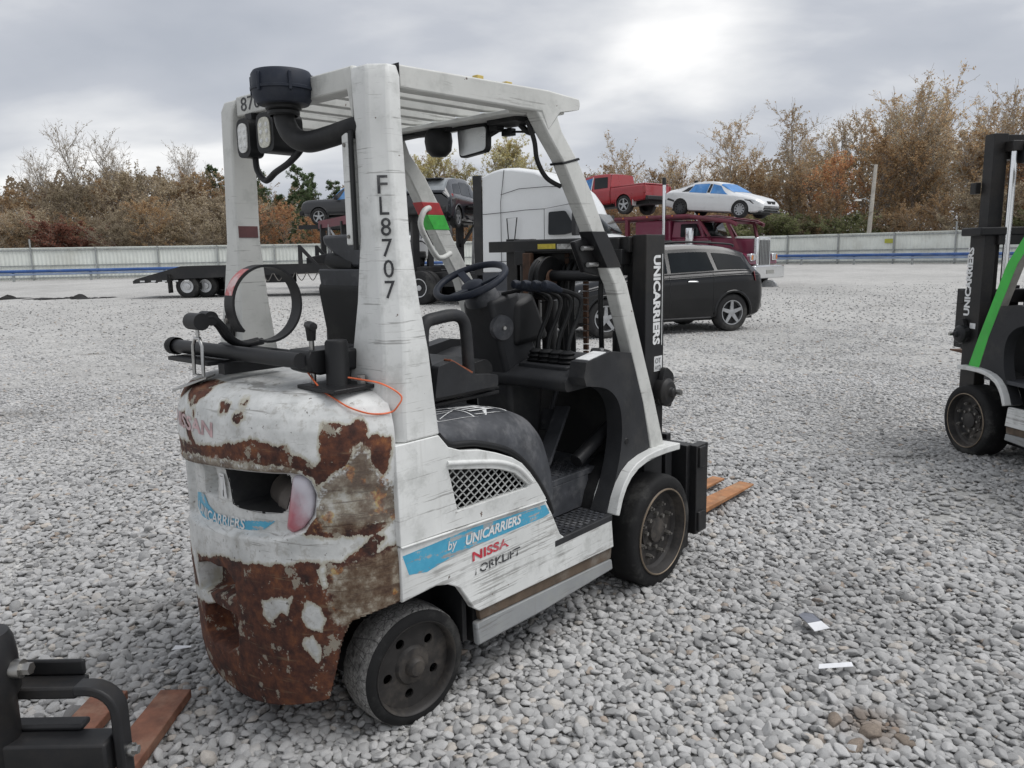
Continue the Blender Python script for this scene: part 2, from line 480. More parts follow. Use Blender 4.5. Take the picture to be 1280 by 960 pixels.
def stone_mesh(seed):
    rng = random.Random(seed)
    bm = bmesh.new()
    bmesh.ops.create_icosphere(bm, subdivisions=3, radius=1.0)
    planes = []
    for _ in range(11):
        n = Vector((rng.gauss(0, 1), rng.gauss(0, 1), rng.gauss(0, 1))).normalized()
        planes.append((n, rng.uniform(.58, .86)))
    sx, sy, sz = rng.uniform(1.0, 1.4), rng.uniform(.75, 1.0), rng.uniform(.42, .62)
    for v in bm.verts:
        p = v.co.copy()
        for n, d in planes:
            e = p.dot(n) - d
            if e > 0: p -= n * e * .95
        v.co = Vector((p.x * sx, p.y * sy, p.z * sz)) * .5
    for f in bm.faces: f.smooth = True
    me = bpy.data.meshes.new('pebble'); bm.to_mesh(me); bm.free()
    me.materials.append(STONE)
    return me
peb_col = bpy.data.collections.new('pebble shapes')
for i in range(9):
    peb_col.objects.link(bpy.data.objects.new('pebble', stone_mesh(100 + i)))

def lot_noise(x, y, s):
    return (np.sin(x * 1.9 * s + 1.3) * np.cos(y * 1.4 * s + .4) + .6 * np.sin(x * 3.7 * s + y * 2.9 * s + 2.0) + .35 * np.sin(x * 7.1 * s - y * 6.3 * s)) / 1.95
def scatter(y0, y1, cell, smin, smax, seed, z, margin=1.6, keep=None, flat=.22):
    rng = np.random.default_rng(seed)
    ys = np.arange(y0, y1, cell * .87)
    P = []
    for j, y in enumerate(ys):
        w = .69 * y + margin
        xs = np.arange(-w, w, cell) + (cell / 2 if j % 2 else 0)
        P.append(np.stack([xs, np.full_like(xs, y)], -1))
    P = np.vstack(P)
    P += rng.uniform(-.42, .42, P.shape) * cell
    if keep is not None:
        P = P[keep(P[:, 0], P[:, 1], rng.random(len(P)))]
    n = len(P)
    sc_ = smin + (smax - smin) * rng.beta(1.7, 2.6, n)
    zz = z + sc_ * rng.uniform(.05, .32, n)
    rot = np.stack([rng.normal(0, flat, n), rng.normal(0, flat, n), rng.uniform(0, 2 * PI, n)], -1)
    return np.column_stack([P, zz]), rot, sc_, rng.integers(0, 9, n)
def bald(x, y): return lot_noise(x, y, .55) > .55        # patches worn down to fines
sets = [
    scatter(0.9, 5.6, .030, .024, .057, 1, .002, keep=lambda x, y, r: ~bald(x, y) | (r < .30)),
    scatter(0.9, 4.2, .028, .013, .028, 2, -.002),
    scatter(1.2, 5.6, .11, .028, .066, 3, .012, keep=lambda x, y, r: (r < .55) & ~bald(x, y), flat=.5),
    scatter(5.6, 9.5, .035, .022, .052, 4, -.005, keep=lambda x, y, r: ~bald(x, y) | (r < .3)),
    scatter(9.5, 16, .052, .024, .055, 5, -.008, keep=lambda x, y, r: r < (.85 - (y - 9.5) * .07) * (.45 + .9 * (lot_noise(x, y, .8) > -.1))),
    scatter(16, 34, .16, .03, .07, 6, 0.0, keep=lambda x, y, r: r < .6 * (1 - (y - 16) / 18)),
]
PT = np.vstack([s[0] for s in sets]); RT = np.vstack([s[1] for s in sets]); SC = np.concatenate([s[2] for s in sets]); IX = np.concatenate([s[3] for s in sets])

me = bpy.data.meshes.new('gravel_stones')
me.vertices.add(len(PT)); me.vertices.foreach_set('co', PT.astype(np.float32).ravel())
a = me.attributes.new('rot', 'FLOAT_VECTOR', 'POINT'); a.data.foreach_set('vector', RT.astype(np.float32).ravel())
a = me.attributes.new('size', 'FLOAT', 'POINT'); a.data.foreach_set('value', SC.astype(np.float32))
a = me.attributes.new('shape', 'INT', 'POINT'); a.data.foreach_set('value', IX.astype(np.int32))
me.update()
gravel = bpy.data.objects.new('gravel_stones', me); C.objects.link(gravel)
tag(gravel, 'loose grey crushed limestone gravel covering the lot', 'gravel', kind='stuff')
ng = bpy.data.node_groups.new('spread stones', 'GeometryNodeTree')
ng.interface.new_socket('Geometry', in_out='INPUT', socket_type='NodeSocketGeometry')
ng.interface.new_socket('Geometry', in_out='OUTPUT', socket_type='NodeSocketGeometry')
gi = ng.nodes.new('NodeGroupInput'); go = ng.nodes.new('NodeGroupOutput')
ci = ng.nodes.new('GeometryNodeCollectionInfo'); ci.inputs['Collection'].default_value = peb_col
ci.inputs['Separate Children'].default_value = True; ci.inputs['Reset Children'].default_value = True
ip = ng.nodes.new('GeometryNodeInstanceOnPoints'); ip.inputs['Pick Instance'].default_value = True
def attr(name, dt):
    x = ng.nodes.new('GeometryNodeInputNamedAttribute'); x.data_type = dt; x.inputs['Name'].default_value = name
    return [o for o in x.outputs if o.enabled and o.name == 'Attribute'][0]
ng.links.new(gi.outputs[0], ip.inputs['Points']); ng.links.new(ci.outputs[0], ip.inputs['Instance'])
ng.links.new(attr('shape', 'INT'), ip.inputs['Instance Index'])
e2r = ng.nodes.new('FunctionNodeEulerToRotation'); ng.links.new(attr('rot', 'FLOAT_VECTOR'), e2r.inputs[0])
ng.links.new(e2r.outputs[0], ip.inputs['Rotation'])
ng.links.new(attr('size', 'FLOAT'), ip.inputs['Scale'])
ng.links.new(ip.outputs[0], go.inputs[0])
gravel.modifiers.new('spread', 'NODES').node_group = ng

# ------------------------------------------------------------------ fence round the lot
FENCE_PAINT = paint('pale green grey sheet metal', (.76, .785, .73), .55, var=.08, dirt=(.50, .49, .42), dirt_amt=.4, scale=.8, grit=8)
FENCE_POST = paint('galvanised fence steel', (.33, .345, .34), .5, .1, var=.2, scale=3)
def fence(pts, label, H, n_pan, tall=()):
    base = Vector((pts[0][0], pts[0][1], 0))
    root = thing('metal_fence', label, 'fence', base)
    P = [Vector((x, y, 0)) - base for x, y in pts]
    seg = [(P[i + 1] - P[i]).length for i in range(len(P) - 1)]; L = sum(seg)
    def at(d):
        for i, s in enumerate(seg):
            if d <= s or i == len(seg) - 1: return P[i].lerp(P[i + 1], d / s)
            d -= s
    for k in range(n_pan):
        a, b = at(L * k / n_pan), at(L * (k + 1) / n_pan)
        d = (b - a).normalized(); nrm = Vector((d.y, -d.x, 0))
        if nrm.y > 0: nrm = -nrm                       # towards the lot
        w = (b - a).length; N = int(w / .075)
        m = MB()
        m.grid(lambda i, j: a + d * (w * i / N) + nrm * (.018 if (i // 2) % 2 else -.018) + Vector((0, 0, .06 + (H - .06) * j)), N, 1)
        m.build('panel', FENCE_PAINT, root, smooth=0)
        if k in tall: top = H + .75
        else: top = H + .05
        part('post', FENCE_POST, root, lambda m: m.bar(a + nrm * .10, a + nrm * .10 + Vector((0, 0, top)), .10, .10, d))
        for z in (H - .16, H * .46, .22):
            part('rail', FENCE_POST, root, lambda m: m.bar(a + nrm * .07 + Vector((0, 0, z)), b + nrm * .07 + Vector((0, 0, z)), .07, .09))
    part('cap', FENCE_PAINT, root, lambda m: [m.bar(P[i] + Vector((0, 0, H + .02)), P[i + 1] + Vector((0, 0, H + .02)), .14, .08) for i in range(len(P) - 1)])
    return root
fence([(-62, 57.5), (-41.7, 64.2), (-25.5, 69.0), (-6, 73.5), (12, 76.5)], 'long pale green metal sheet fence behind the flatbed trailer', 2.62, 16, (5,))
fence([(12, 76.5), (26.2, 74.6), (36.6, 63.6), (56, 43)], 'pale green metal sheet fence with yellow notice right of the maroon truck', 2.62, 12, (6,))
NOTICE = paint('yellow notice', (.42, .42, .06), .6)
nt_ = part('fence_notice', NOTICE, None, lambda m: m.box(-.36, .36, -.02, .02, -.18, .18))
nt_.location = (32.55, 67.75, 1.95); nt_.rotation_euler = (0, 0, -.81)
tag(nt_, 'small yellow notice plate on the right-hand metal fence', 'notice')

BLUE_RAIL = paint('blue painted pipe', (.028, .085, .26), .45, var=.2, scale=2, dirt=(.16, .22, .36), dirt_amt=.4)
def guard_rail(pts, n, label):
    base = Vector((pts[0][0], pts[0][1], 0))
    root = thing('guard_rail', label, 'guard rail', base)
    P = [Vector((x, y, 0)) - base for x, y in pts]
    part('beam', BLUE_RAIL, root, lambda m: m.tube([p + Vector((0, 0, .80)) for p in P], .13, 10), smooth=60)
    part('beam', paint('pale blue pipe', (.28, .36, .52), .5, scale=2), root, lambda m: m.tube([p + Vector((0, .02, .56)) for p in P], .085, 8), smooth=60)
    for k in range(n):
        t = (k + .3) / n * (len(P) - 1); i = min(int(t), len(P) - 2); q = P[i].lerp(P[i + 1], t - i)
        part('post', FENCE_POST, root, lambda m: m.bar(q + Vector((0, .1, 0)), q + Vector((0, .1, .75)), .14, .14, (1, 0, 0)))
guard_rail([(-60, 55.5), (-40.8, 61.6), (-25, 66.4), (-6, 70.8)], 9, 'blue pipe guard rail before the fence behind the flatbed trailer')
guard_rail([(12, 73.5), (25.3, 71.8), (35.0, 61.5), (52, 43.5)], 9, 'blue pipe guard rail along the fence right of the maroon truck')

# leaning utility pole beyond the fence
up = thing('utility_pole', 'pale leaning utility pole standing behind the right-hand fence', 'utility pole', (32.4, 71.6, 0))
WOODP = paint('weathered pale pole wood', (.50, .47, .42), .8, var=.2, scale=3)
part('shaft', WOODP, up, lambda m: m.tube([(0, 0, 0), (.42, 0, 8.7)], [.22, .15], 10))
part('arm', FENCE_POST, up, lambda m: m.tube([(.3, 0, 5.3), (-.4, -.1, 5.75), (-.8, -.1, 5.7)], .04, 6))
part('lamp_head', paint('lamp head', (.55, .55, .52), .5), up, lambda m: m.hexa([(-1.35, -.22, 5.55), (-.75, -.22, 5.55), (-.75, .1, 5.55), (-1.35, .1, 5.55)], [(-1.2, -.15, 5.72), (-.8, -.15, 5.72), (-.8, .05, 5.72), (-1.2, .05, 5.72)]))

# ridges of dark wet dirt on the lot, far left
DIRT = paint('dark wet dirt', (.007, .0065, .006), .9, var=.4, scale=3, bump=.6, grit=20)
def dirt_ridge(cx, cy, L, label, seed):
    rng = random.Random(seed); m = MB(); N = 60
    hs = [max(0, (.02 + .05 * rng.random() + .12 * math.exp(-((i / N - .62) / .08) ** 2)) * math.sin(PI * i / N) ** .5) for i in range(N + 1)]
    wd = [.16 + .5 * rng.random() for _ in range(N + 1)]
    def P(i, j):
        u = j / 6 * 2 - 1
        return (-L / 2 + L * i / N, u * wd[i] + .35 * math.sin(i * .25) + (rng.random() - .5) * .06, .006 + hs[i] * max(0, 1 - u * u) * (.8 + .4 * rng.random()))
    m.grid(P, N, 6)
    o = m.build('dirt_ridge', DIRT, None, smooth=60); o.location = (cx, cy, 0)
    tag(o, label, 'dirt')
dirt_ridge(-18.4, 32.6, 3.6, 'black dirt ridge on the gravel far left of the forklift', 5)
dirt_ridge(-21.6, 33.3, 1.7, 'short black dirt ridge at the left edge of the lot', 8)
# ================================================================== forklifts
FK_LOC, FK_YAW = (-0.6785, 2.698, 0.0), 0.8459
# ---- counterweight: plan outline is a super-ellipse, s runs round it (0 = rear centre, + = right side)
CA, CB, CN = .415, .53, 2.4
_t = np.linspace(-PI / 2, PI / 2, 4001)
_cx = -CA * np.abs(np.cos(_t)) ** (2 / CN); _cy = -CB * np.sign(np.sin(_t)) * np.abs(np.sin(_t)) ** (2 / CN)
_s = np.concatenate([[0], np.cumsum(np.hypot(np.diff(_cx), np.diff(_cy)))]); _s -= np.interp(0, _t, _s)
ZK = [(0.06, .93), (.12, .95), (.2, .975), (.32, .985), (.52, 1.0), (.62, .995), (.66, .985), (.84, .985), (.87, 1.0), (.97, 1.015), (1.04, 1.002), (1.075, .98), (1.105, .945), (1.125, .90), (1.138, .84), (1.145, .76)]
_zz = np.array([a for a, b in ZK]); _kk = np.array([b for a, b in ZK])
def cw_pt(s, z, off=0.0):
    s = np.asarray(s, float); z = np.asarray(z, float)
    x = np.interp(s, _s, _cx); y = np.interp(s, _s, _cy)
    tx = np.interp(s + .004, _s, _cx) - np.interp(s - .004, _s, _cx); ty = np.interp(s + .004, _s, _cy) - np.interp(s - .004, _s, _cy)
    L = np.hypot(tx, ty) + 1e-9
    nx, ny = ty / L, -tx / L
    flip = np.sign(nx * x + ny * y); flip[flip == 0] = 1
    nx, ny = nx * flip, ny * flip
    k = np.interp(z, _zz, _kk)
    return np.stack([x * k + nx * off, y * k + ny * off, z], -1)
def sdf(poly, S, Z):
    """signed distance to polygon, positive inside"""
    P = np.array(poly); Q = np.roll(P, -1, 0)
    best = np.full(S.shape, 9.0); inside = np.zeros(S.shape, bool)
    for (x0, y0), (x1, y1) in zip(P, Q):
        dx, dy = x1 - x0, y1 - y0; L2 = dx * dx + dy * dy + 1e-12
        t = np.clip(((S - x0) * dx + (Z - y0) * dy) / L2, 0, 1)
        best = np.minimum(best, np.hypot(S - x0 - t * dx, Z - y0 - t * dy))
        c = ((y0 > Z) != (y1 > Z)) & (S < (x1 - x0) * (Z - y0) / (y1 - y0 + 1e-12) + x0)
        inside ^= c
    return np.where(inside, best, -best)
RUST = [
 [(-.36, .939), (-.117, .954), (.046, .962), (.113, .984), (.171, .998), (.268, 1.008), (.31, 1.001), (.341, .998), (.353, .978), (.377, .971), (.396, .955), (.43, .942), (.447, .959), (.447, 1.03), (.461, 1.067), (.495, 1.061), (.529, 1.059), (.559, 1.07), (.577, 1.051), (.581, 1.02), (.607, 1.015), (.651, .999), (.652, .987), (.64, .915), (.621, .9), (.597, .914), (.584, .961), (.564, 1.011), (.547, 1.0), (.524, .962), (.505, .932), (.474, .917), (.45, .885), (.432, .86), (.415, .898), (.381, .922), (.318, .937), (.164, .936), (-.07, .917), (-.36, .89)],
 [(.394, .772), (.42, .785), (.478, .759), (.598, .744), (.65, .747), (.596, .712), (.499, .715), (.378, .727)],
 [(.545, .677), (.596, .719), (.621, .697), (.598, .656), (.542, .628), (.518, .636), (.483, .634)],
 [(-.70, .56), (-.275, .555), (-.087, .567), (0, .601), (.073, .6), (.157, .605), (.228, .611), (.276, .623), (.319, .624), (.36, .639), (.398, .636), (.447, .641), (.483, .639), (.518, .639), (.593, .656), (.66, .667), (.74, .637), (.74, .02), (-.74, .02)],
 [(.136, 1.083), (.173, 1.09), (.184, 1.071), (.156, 1.043), (.126, 1.058)],
 [(-.235, 1.128), (-.14, 1.15), (-.083, 1.147), (-.06, 1.118), (-.105, 1.085), (-.138, 1.07), (-.20, 1.10)],
 [(-.24, 1.027), (-.19, 1.046), (-.13, 1.013), (-.10, .972), (-.07, .945), (-.111, .937), (-.171, .99)],
 [(.145, 1.118), (.184, 1.118), (.178, 1.10), (.150, 1.102)], [(.054, 1.10), (.073, 1.104), (.076, 1.078), (.062, 1.075)], [(.082, 1.104), (.101, 1.10), (.10, 1.08), (.086, 1.082)],
 [(.163, 1.09), (.178, 1.09), (.176, 1.066), (.165, 1.068)], [(-.113, 1.06), (-.095, 1.06), (-.098, 1.03), (-.11, 1.035)], [(-.36, 1.12), (-.30, 1.138), (-.22, 1.135), (-.24, 1.10), (-.32, 1.08)],
]
UNRUST = [
 [(.208, .498), (.268, .52), (.335, .532), (.308, .476), (.261, .455), (.236, .424), (.212, .451)], [(.378, .517), (.415, .498), (.427, .459), (.417, .419), (.372, .43), (.348, .463)],
 [(.359, .397), (.391, .41), (.41, .352), (.402, .306), (.373, .337), (.349, .375)], [(.417, .619), (.435, .629), (.443, .562), (.423, .554)], [(.492, 1.055), (.511, 1.056), (.503, 1.02), (.488, 1.028)],
 [(-.315, .40), (-.19, .43), (-.10, .435), (-.06, .41), (-.19, .38), (-.30, .36)], [(-.36, .62), (-.20, .60), (-.17, .50), (-.20, .40), (-.25, .52)],
]
BARE = [
 [(.45, .885), (.509, .932), (.546, .989), (.57, 1.005), (.602, .908), (.647, .875), (.69, .768), (.69, .744), (.597, .737), (.5, .725), (.416, .728), (.42, .797), (.436, .847)],
 [(.446, .619), (.543, .64), (.70, .674), (.70, .43), (.508, .40), (.442, .471)],
 [(-.36, .891), (-.07, .917), (.164, .936), (.318, .937), (.369, .927), (.368, .905), (.158, .89), (-.36, .86)],
]
RECESS = [(-.36, .862), (-.297, .866), (-.01, .893), (.196, .908), (.317, .914), (.381, .912), (.411, .892), (.424, .847), (.415, .785), (.379, .737), (.295, .706), (.123, .688), (-.065, .672), (-.30, .655), (-.36, .655)]
OPEN = [(.036, .890), (.30, .904), (.328, .903), (.338, .885), (.334, .86), (.308, .792), (.288, .778), (.207, .768), (.09, .766), (.052, .772), (.042, .84)]
SLOT = [(-.135, .868), (-.035, .876), (-.055, .765), (-.147, .772)]
BLUED = [(-.30, .690), (-.27, .745), (-.17, .766), (-.135, .733), (-.075, .714), (.084, .724), (.257, .748), (.208, .717), (.123, .697), (-.05, .679), (-.191, .667)]
TAIL = [(.350, .905), (.372, .908), (.398, .896), (.414, .862), (.414, .82), (.402, .777), (.369, .739), (.335, .722), (.312, .735)]
ARCH = [(.80, .478), (.66, .484), (.60, .474), (.508, .452), (.480, .40), (.455, .30), (.428, .20), (.40, .0), (.80, .0)]
POCK = [[(-.187, .516), (-.108, .548), (.034, .555), (.074, .521), (.075, .475), (-.049, .455), (-.19, .425)], [(-.158, .372), (-.06, .412), (.071, .405), (.060, .30), (-.013, .258), (-.112, .259), (-.165, .288)]]

def rust_material():
    t = NT('rusting white counterweight')
    def at(n):
        x = t.n('ShaderNodeAttribute'); x.attribute_name = n; return x.outputs['Fac']
    rust, bare = at('rust'), at('bare')
    n8, n30, n90 = t.noise(9, 6, .65), t.noise(34, 5, .65), t.noise(120, 4, .6)
    jag = t.noise(26, 6, .7, t.vec((1, 1, .55)))
    m = t.math('ADD', rust, t.math('MULTIPLY', t.math('SUBTRACT', t.math('ADD', t.math('MULTIPLY', n8, .35), t.math('MULTIPLY', jag, .65)), .5), .075))
    rm = t.step(m, -.0012, .0012)
    b = t.math('ADD', bare, t.math('MULTIPLY', t.math('SUBTRACT', n30, .5), .10))
    b = t.math('ADD', b, t.math('MULTIPLY', t.math('SUBTRACT', n90, .5), .05))
    bm_ = t.step(b, -.006, .012)
    # paint
    base = t.ramp(n8, [(.38, (.49, .50, .49)), (.6, (.66, .668, .655))])
    spk = t.step(t.noise(55, 4, .6, t.vec((1, 1, .7), loc=(3, 3, 3))), .66, .685)
    base = t.mix(t.math('MULTIPLY', spk, .85), base, (.07, .055, .045))
    sc = t.noise(1.0, 4, .7, t.vec((4, 4, 90)))
    wh = t.step(t.noise(3.3, 4, .6, t.vec(loc=(1, 4, 2))), .42, .58)
    scr = t.math('MULTIPLY', t.step(sc, .60, .64), wh)
    base = t.mix(t.math('MULTIPLY', scr, .65), base, (.16, .15, .135))
    base = t.mix(t.math('MULTIPLY', t.step(t.math('ADD', n30, t.math('MULTIPLY', n90, .3)), .66, .84), .5), base, (.30, .285, .25))
    base = t.mix(t.step(m, -.013, -.002), base, (.42, .40, .33))          # yellowed halo by the rust
    # rust tones
    rc = t.ramp(t.math('ADD', t.math('MULTIPLY', n8, .5), t.math('MULTIPLY', n30, .5)), [(.36, (.022, .010, .008)), (.45, (.058, .021, .014)), (.53, (.105, .037, .020)), (.61, (.17, .062, .026)), (.69, (.29, .115, .038))])
    rs = t.step(t.noise(1.0, 4, .7, t.vec((6, 6, 70))), .58, .70)
    rc = t.mix(t.math('MULTIPLY', rs, .40), rc, (.23, .165, .095))
    lm = t.step(t.math('ADD', t.noise(16, 5, .65, t.vec(loc=(4, 2, 7))), t.math('MULTIPLY', n90, .16)), .665, .69)
    rc = t.mix(t.math('MULTIPLY', lm, .75), rc, (.34, .32, .26))
    # scraped primer: grey brown with ochre and rust flecks
    bc = t.ramp(t.math('ADD', t.math('MULTIPLY', n8, .6), t.math('MULTIPLY', n30, .4)), [(.38, (.060, .030, .018)), (.45, (.12, .078, .048)), (.50, (.18, .14, .10)), (.55, (.31, .275, .215)), (.62, (.50, .49, .45))])
    bs = t.step(t.noise(1.0, 4, .7, t.vec((5, 5, 120), rot=(0, .25, 0))), .52, .64)
    bc = t.mix(t.math('MULTIPLY', bs, .6), bc, (.075, .045, .03))
    oc = t.step(t.noise(11, 4, .6, t.vec(loc=(9, 9, 3))), .585, .63)
    bc = t.mix(t.math('MULTIPLY', oc, .7), bc, t.ramp(n30, [(.42, (.11, .038, .018)), (.52, (.36, .14, .035)), (.6, (.46, .33, .10))]))
    c = t.mix(rm, base, rc)
    c = t.mix(t.math('MULTIPLY', bm_, .92), c, bc)
    rough = t.math('ADD', .45, t.math('MULTIPLY', t.math('MAXIMUM', rm, bm_), .38))
    h = t.math('ADD', t.math('MULTIPLY', rm, -.9), t.math('ADD', t.math('MULTIPLY', t.math('MULTIPLY', n90, rm), .8), t.math('MULTIPLY', t.math('MULTIPLY', bs, bm_), -.5)))
    return t.fin(c, rough, 0.0, t.bump(h, .6, .0025))

def build_counterweight(root):
    ss = np.arange(-.74, .6701, .0048)
    zt = np.concatenate([np.linspace(0, 1, 190)])
    y_abs = np.abs(np.interp(ss, _s, _cy))
    zb = .115 + .105 * np.minimum(1, y_abs / .47) ** 2
    S = np.repeat(ss[:, None], len(zt), 1); Z = zb[:, None] + (1.145 - zb[:, None]) * zt[None, :]
    off = np.zeros_like(S)
    rec = sdf(RECESS, S, Z)
    off -= .030 * np.clip(rec / .014 + .3, 0, 1)
    off -= .055 * np.clip(sdf(SLOT, S, Z) / .006 + .5, 0, 1)
    for p in POCK: off -= .075 * np.clip(sdf(p, S, Z) / .010 + .4, 0, 1)
    off += .004 * np.exp(-((Z - .885) / .012) ** 2) * (S < .44)           # lip over the recess
    P = cw_pt(S.ravel(), Z.ravel(), off.ravel()).reshape(*S.shape, 3)
    nu, nv = S.shape
    opn = np.maximum(sdf(OPEN, S, Z), sdf(ARCH, S, Z))
    opn = np.maximum(opn, sdf([(-a_, b_) for a_, b_ in ARCH], S, Z))
    verts = P.reshape(-1, 3).tolist()
    idx = np.arange(nu * nv).reshape(nu, nv)
    a, b, c_, d = idx[:-1, :-1].ravel(), idx[1:, :-1].ravel(), idx[1:, 1:].ravel(), idx[:-1, 1:].ravel()
    ok = ((opn[:-1, :-1] + opn[1:, 1:] + opn[1:, :-1] + opn[:-1, 1:]) / 4 < 0).ravel()
    faces = np.stack([a, b, c_, d], -1)[ok].tolist()
    # close the top: rings shrinking towards the middle
    prev = idx[:, -1].tolist(); top = P[:, -1]
    for k, dz in ((.9, .003), (.7, .006), (.4, .008), (.05, .009)):
        n0 = len(verts)
        q = top * np.array([k, k, 1]) + np.array([.02 * (1 - k), 0, dz]); verts += q.tolist()
        cur = list(range(n0, n0 + nu))
        faces += [(prev[i], prev[i + 1], cur[i + 1], cur[i]) for i in range(nu - 1)]
        prev = cur
    # close underneath
    prev = idx[:, 0].tolist(); bot = P[:, 0]
    n0 = len(verts); q = bot * np.array([.3, .3, 1]); verts += q.tolist(); cur = list(range(n0, n0 + nu))
    faces += [(prev[i + 1], prev[i], cur[i], cur[i + 1]) for i in range(nu - 1) if abs(ss[i]) < .425]
    me = bpy.data.meshes.new('counterweight'); me.from_pydata(verts, [], faces)
    r = np.full(S.shape, -1.0)
    for p in RUST: r = np.maximum(r, sdf(p, S, Z))
    for p in UNRUST: r = np.minimum(r, -sdf(p, S, Z))
    r = np.where(rec > -.004, -.06 + .035 * (rec < .006), r)
    r = np.clip(r, -.08, .08)
    bq = np.full(S.shape, -1.0)
    for p in BARE: bq = np.maximum(bq, sdf(p, S, Z))
    bq = np.clip(np.where(rec > 0, -.08, bq), -.08, .08)
    pad = len(verts) - nu * nv
    rr = np.concatenate([r.ravel(), np.full(pad, -.05)]); bb = np.concatenate([bq.ravel(), np.full(pad, -.05)])
    rr[-nu:] = .05
    for n, v in (('rust', rr), ('bare', bb)):
        at = me.attributes.new(n, 'FLOAT', 'POINT'); at.data.foreach_set('value', v.astype(np.float32))
    me.materials.append(rust_material())
    me.polygons.foreach_set('use_smooth', [True] * len(me.polygons))
    o = bpy.data.objects.new('counterweight', me); C.objects.link(o); o.parent = root
    o['label'] = 'white counterweight with large peeling patches of dark brown rust'
    # cavity behind the opening
    m = MB(); pl = []
    for i in range(len(OPEN)):
        a_, b_ = OPEN[i], OPEN[(i + 1) % len(OPEN)]
        pl += [(a_[0] + (b_[0] - a_[0]) * k / 6, a_[1] + (b_[1] - a_[1]) * k / 6) for k in range(6)]
    sa = np.array([p[0] for p in pl]); za = np.array([p[1] for p in pl])
    rings = [cw_pt(sa, za, -.0265)]
    q = rings[0].copy(); q[:, 0] += .10; rings.append(q); q = q.copy(); q[:, 0] += .16; q[:, 1] *= .9; rings.append(q)
    n = len(pl)
    m.add([p for R in rings for p in R.tolist()], [(i * n + k, i * n + (k + 1) % n, (i + 1) * n + (k + 1) % n, (i + 1) * n + k) for i in range(2) for k in range(n)] + [tuple(2 * n + k for k in range(n))])
    m.build('cavity_lining', DARK, o, smooth=50)
    for sg in (1, -1):                                   # thick edge of the casting round the steer wheels
        e_ = [Vector(p) for p in ((.668, .484), (.60, .474), (.508, .452), (.480, .40), (.455, .30), (.432, .215))]; sp = spline([(p[0], p[1], 0) for p in e_], 10)
        ea = np.array([p[0] for p in sp]) * sg; ez = np.array([p[1] for p in sp])
        A = cw_pt(ea, ez, .001); B = A.copy(); B[:, 1] *= .64; B[:, 0] *= 1.0
        n_ = len(A); mm = MB(); mm.add(A.tolist() + B.tolist(), [(i, i + 1, n_ + i + 1, n_ + i) for i in range(n_ - 1)])
        mm.build('arch_edge', RUSTM, o, smooth=50)
    # pale muffler seen inside
    part('muffler', paint('sooty muffler steel', (.15, .13, .115), .7, var=.4, scale=8), o, lambda m: m.lathe([(0, -.15), (.045, -.145), (.062, -.12), (.066, -.10), (.066, -.02), (.069, -.015), (.069, .0), (.066, .005), (.066, .10), (.05, .135), (0, .14)], (-.225, -.185, .775), (.30, 1, .06), 28), smooth=60)
    # tail lamp, two tinted halves of one half-moon lens
    def lens(name, poly, mat, h):
        cs, cz = np.mean([p[0] for p in poly]), np.mean([p[1] for p in poly])
        m = MB(); rp = round_poly(poly, .008, 3); n = len(rp)
        lay = []
        for k, d in ((1.0, -.03), (.97, .0), (.80, h * .7), (.45, h * .96), (.02, h)):
            lay.append(cw_pt(np.array([cs + (p[0] - cs) * k for p in rp]), np.array([cz + (p[1] - cz) * k for p in rp]), d - .012))
        m.add([p for R in lay for p in R.tolist()], [(i * n + k, i * n + (k + 1) % n, (i + 1) * n + (k + 1) % n, (i + 1) * n + k) for i in range(4) for k in range(n)])
        return m.build(name, mat, o, smooth=60)
    t = NT('faded tail lamp lens')
    nz = t.noise(9, 4, .6)
    x = t.n('ShaderNodeSeparateXYZ'); t.l(t.tc.outputs['Object'], x.inputs[0])
    g = t.step(t.math('ADD', t.math('SUBTRACT', x.outputs['Y'], t.math('MULTIPLY', x.outputs['Z'], .25)), t.math('MULTIPLY', t.math('SUBTRACT', nz, .5), .12)), -.585, -.505)
    lm = t.fin(t.mix(g, (.52, .50, .55), (.46, .13, .16)), .28, 0.0, None, Coat_Weight=.4)
    lens('tail_lamp_lens', TAIL, lm, .012)
    # decals that follow the curved metal
    def on_cw(name, mat, pts2, fs, off):
        P = cw_pt(np.array([p[0] for p in pts2]), np.array([p[1] for p in pts2]), off)
        m = MB(); m.add(P.tolist(), fs); return m.build(name, mat, o, smooth=0, fix=False)
    n_s, n_z = 130, 40
    gs = np.linspace(-.31, .26, n_s + 1); gz = np.linspace(.66, .77, n_z + 1)
    G = [(a_, b_) for a_ in gs for b_ in gz]
    def ins(i, j):
        return float(sdf(BLUED, np.array([(gs[i] + gs[i + 1]) / 2]), np.array([(gz[j] + gz[j + 1]) / 2]))[0]) > 0
    fs = [(i * (n_z + 1) + j, (i + 1) * (n_z + 1) + j, (i + 1) * (n_z + 1) + j + 1, i * (n_z + 1) + j + 1) for i in range(n_s) for j in range(n_z) if ins(i, j)]
    on_cw('blue_decal', BLUE_DECAL, G, fs, -.0285)
    vs, fs = text2d('UNICARRIERS', 1.0, .25, .02)
    xs = [p[0] for p in vs]; x0, x1 = min(xs), max(xs); y0, y1 = min(p[1] for p in vs), max(p[1] for p in vs)
    def mp(p):
        u = (p[0] - x0) / (x1 - x0); s_ = -.245 + .36 * u
        zb_ = .683 - .010 * math.sin(PI * min(1, u * 1.2)) + .014 * u
        return (s_, zb_ + .037 * (p[1] - y0) / (y1 - y0) + .02 * max(0, .25 - u))
    on_cw('lettering', INKW, [mp(p) for p in vs], fs, -.0268)
    vs, fs = text2d('NISSAN', 1.0, 0, .03)
    xs = [p[0] for p in vs]; x0, x1 = min(xs), max(xs); y0, y1 = min(p[1] for p in vs), max(p[1] for p in vs)
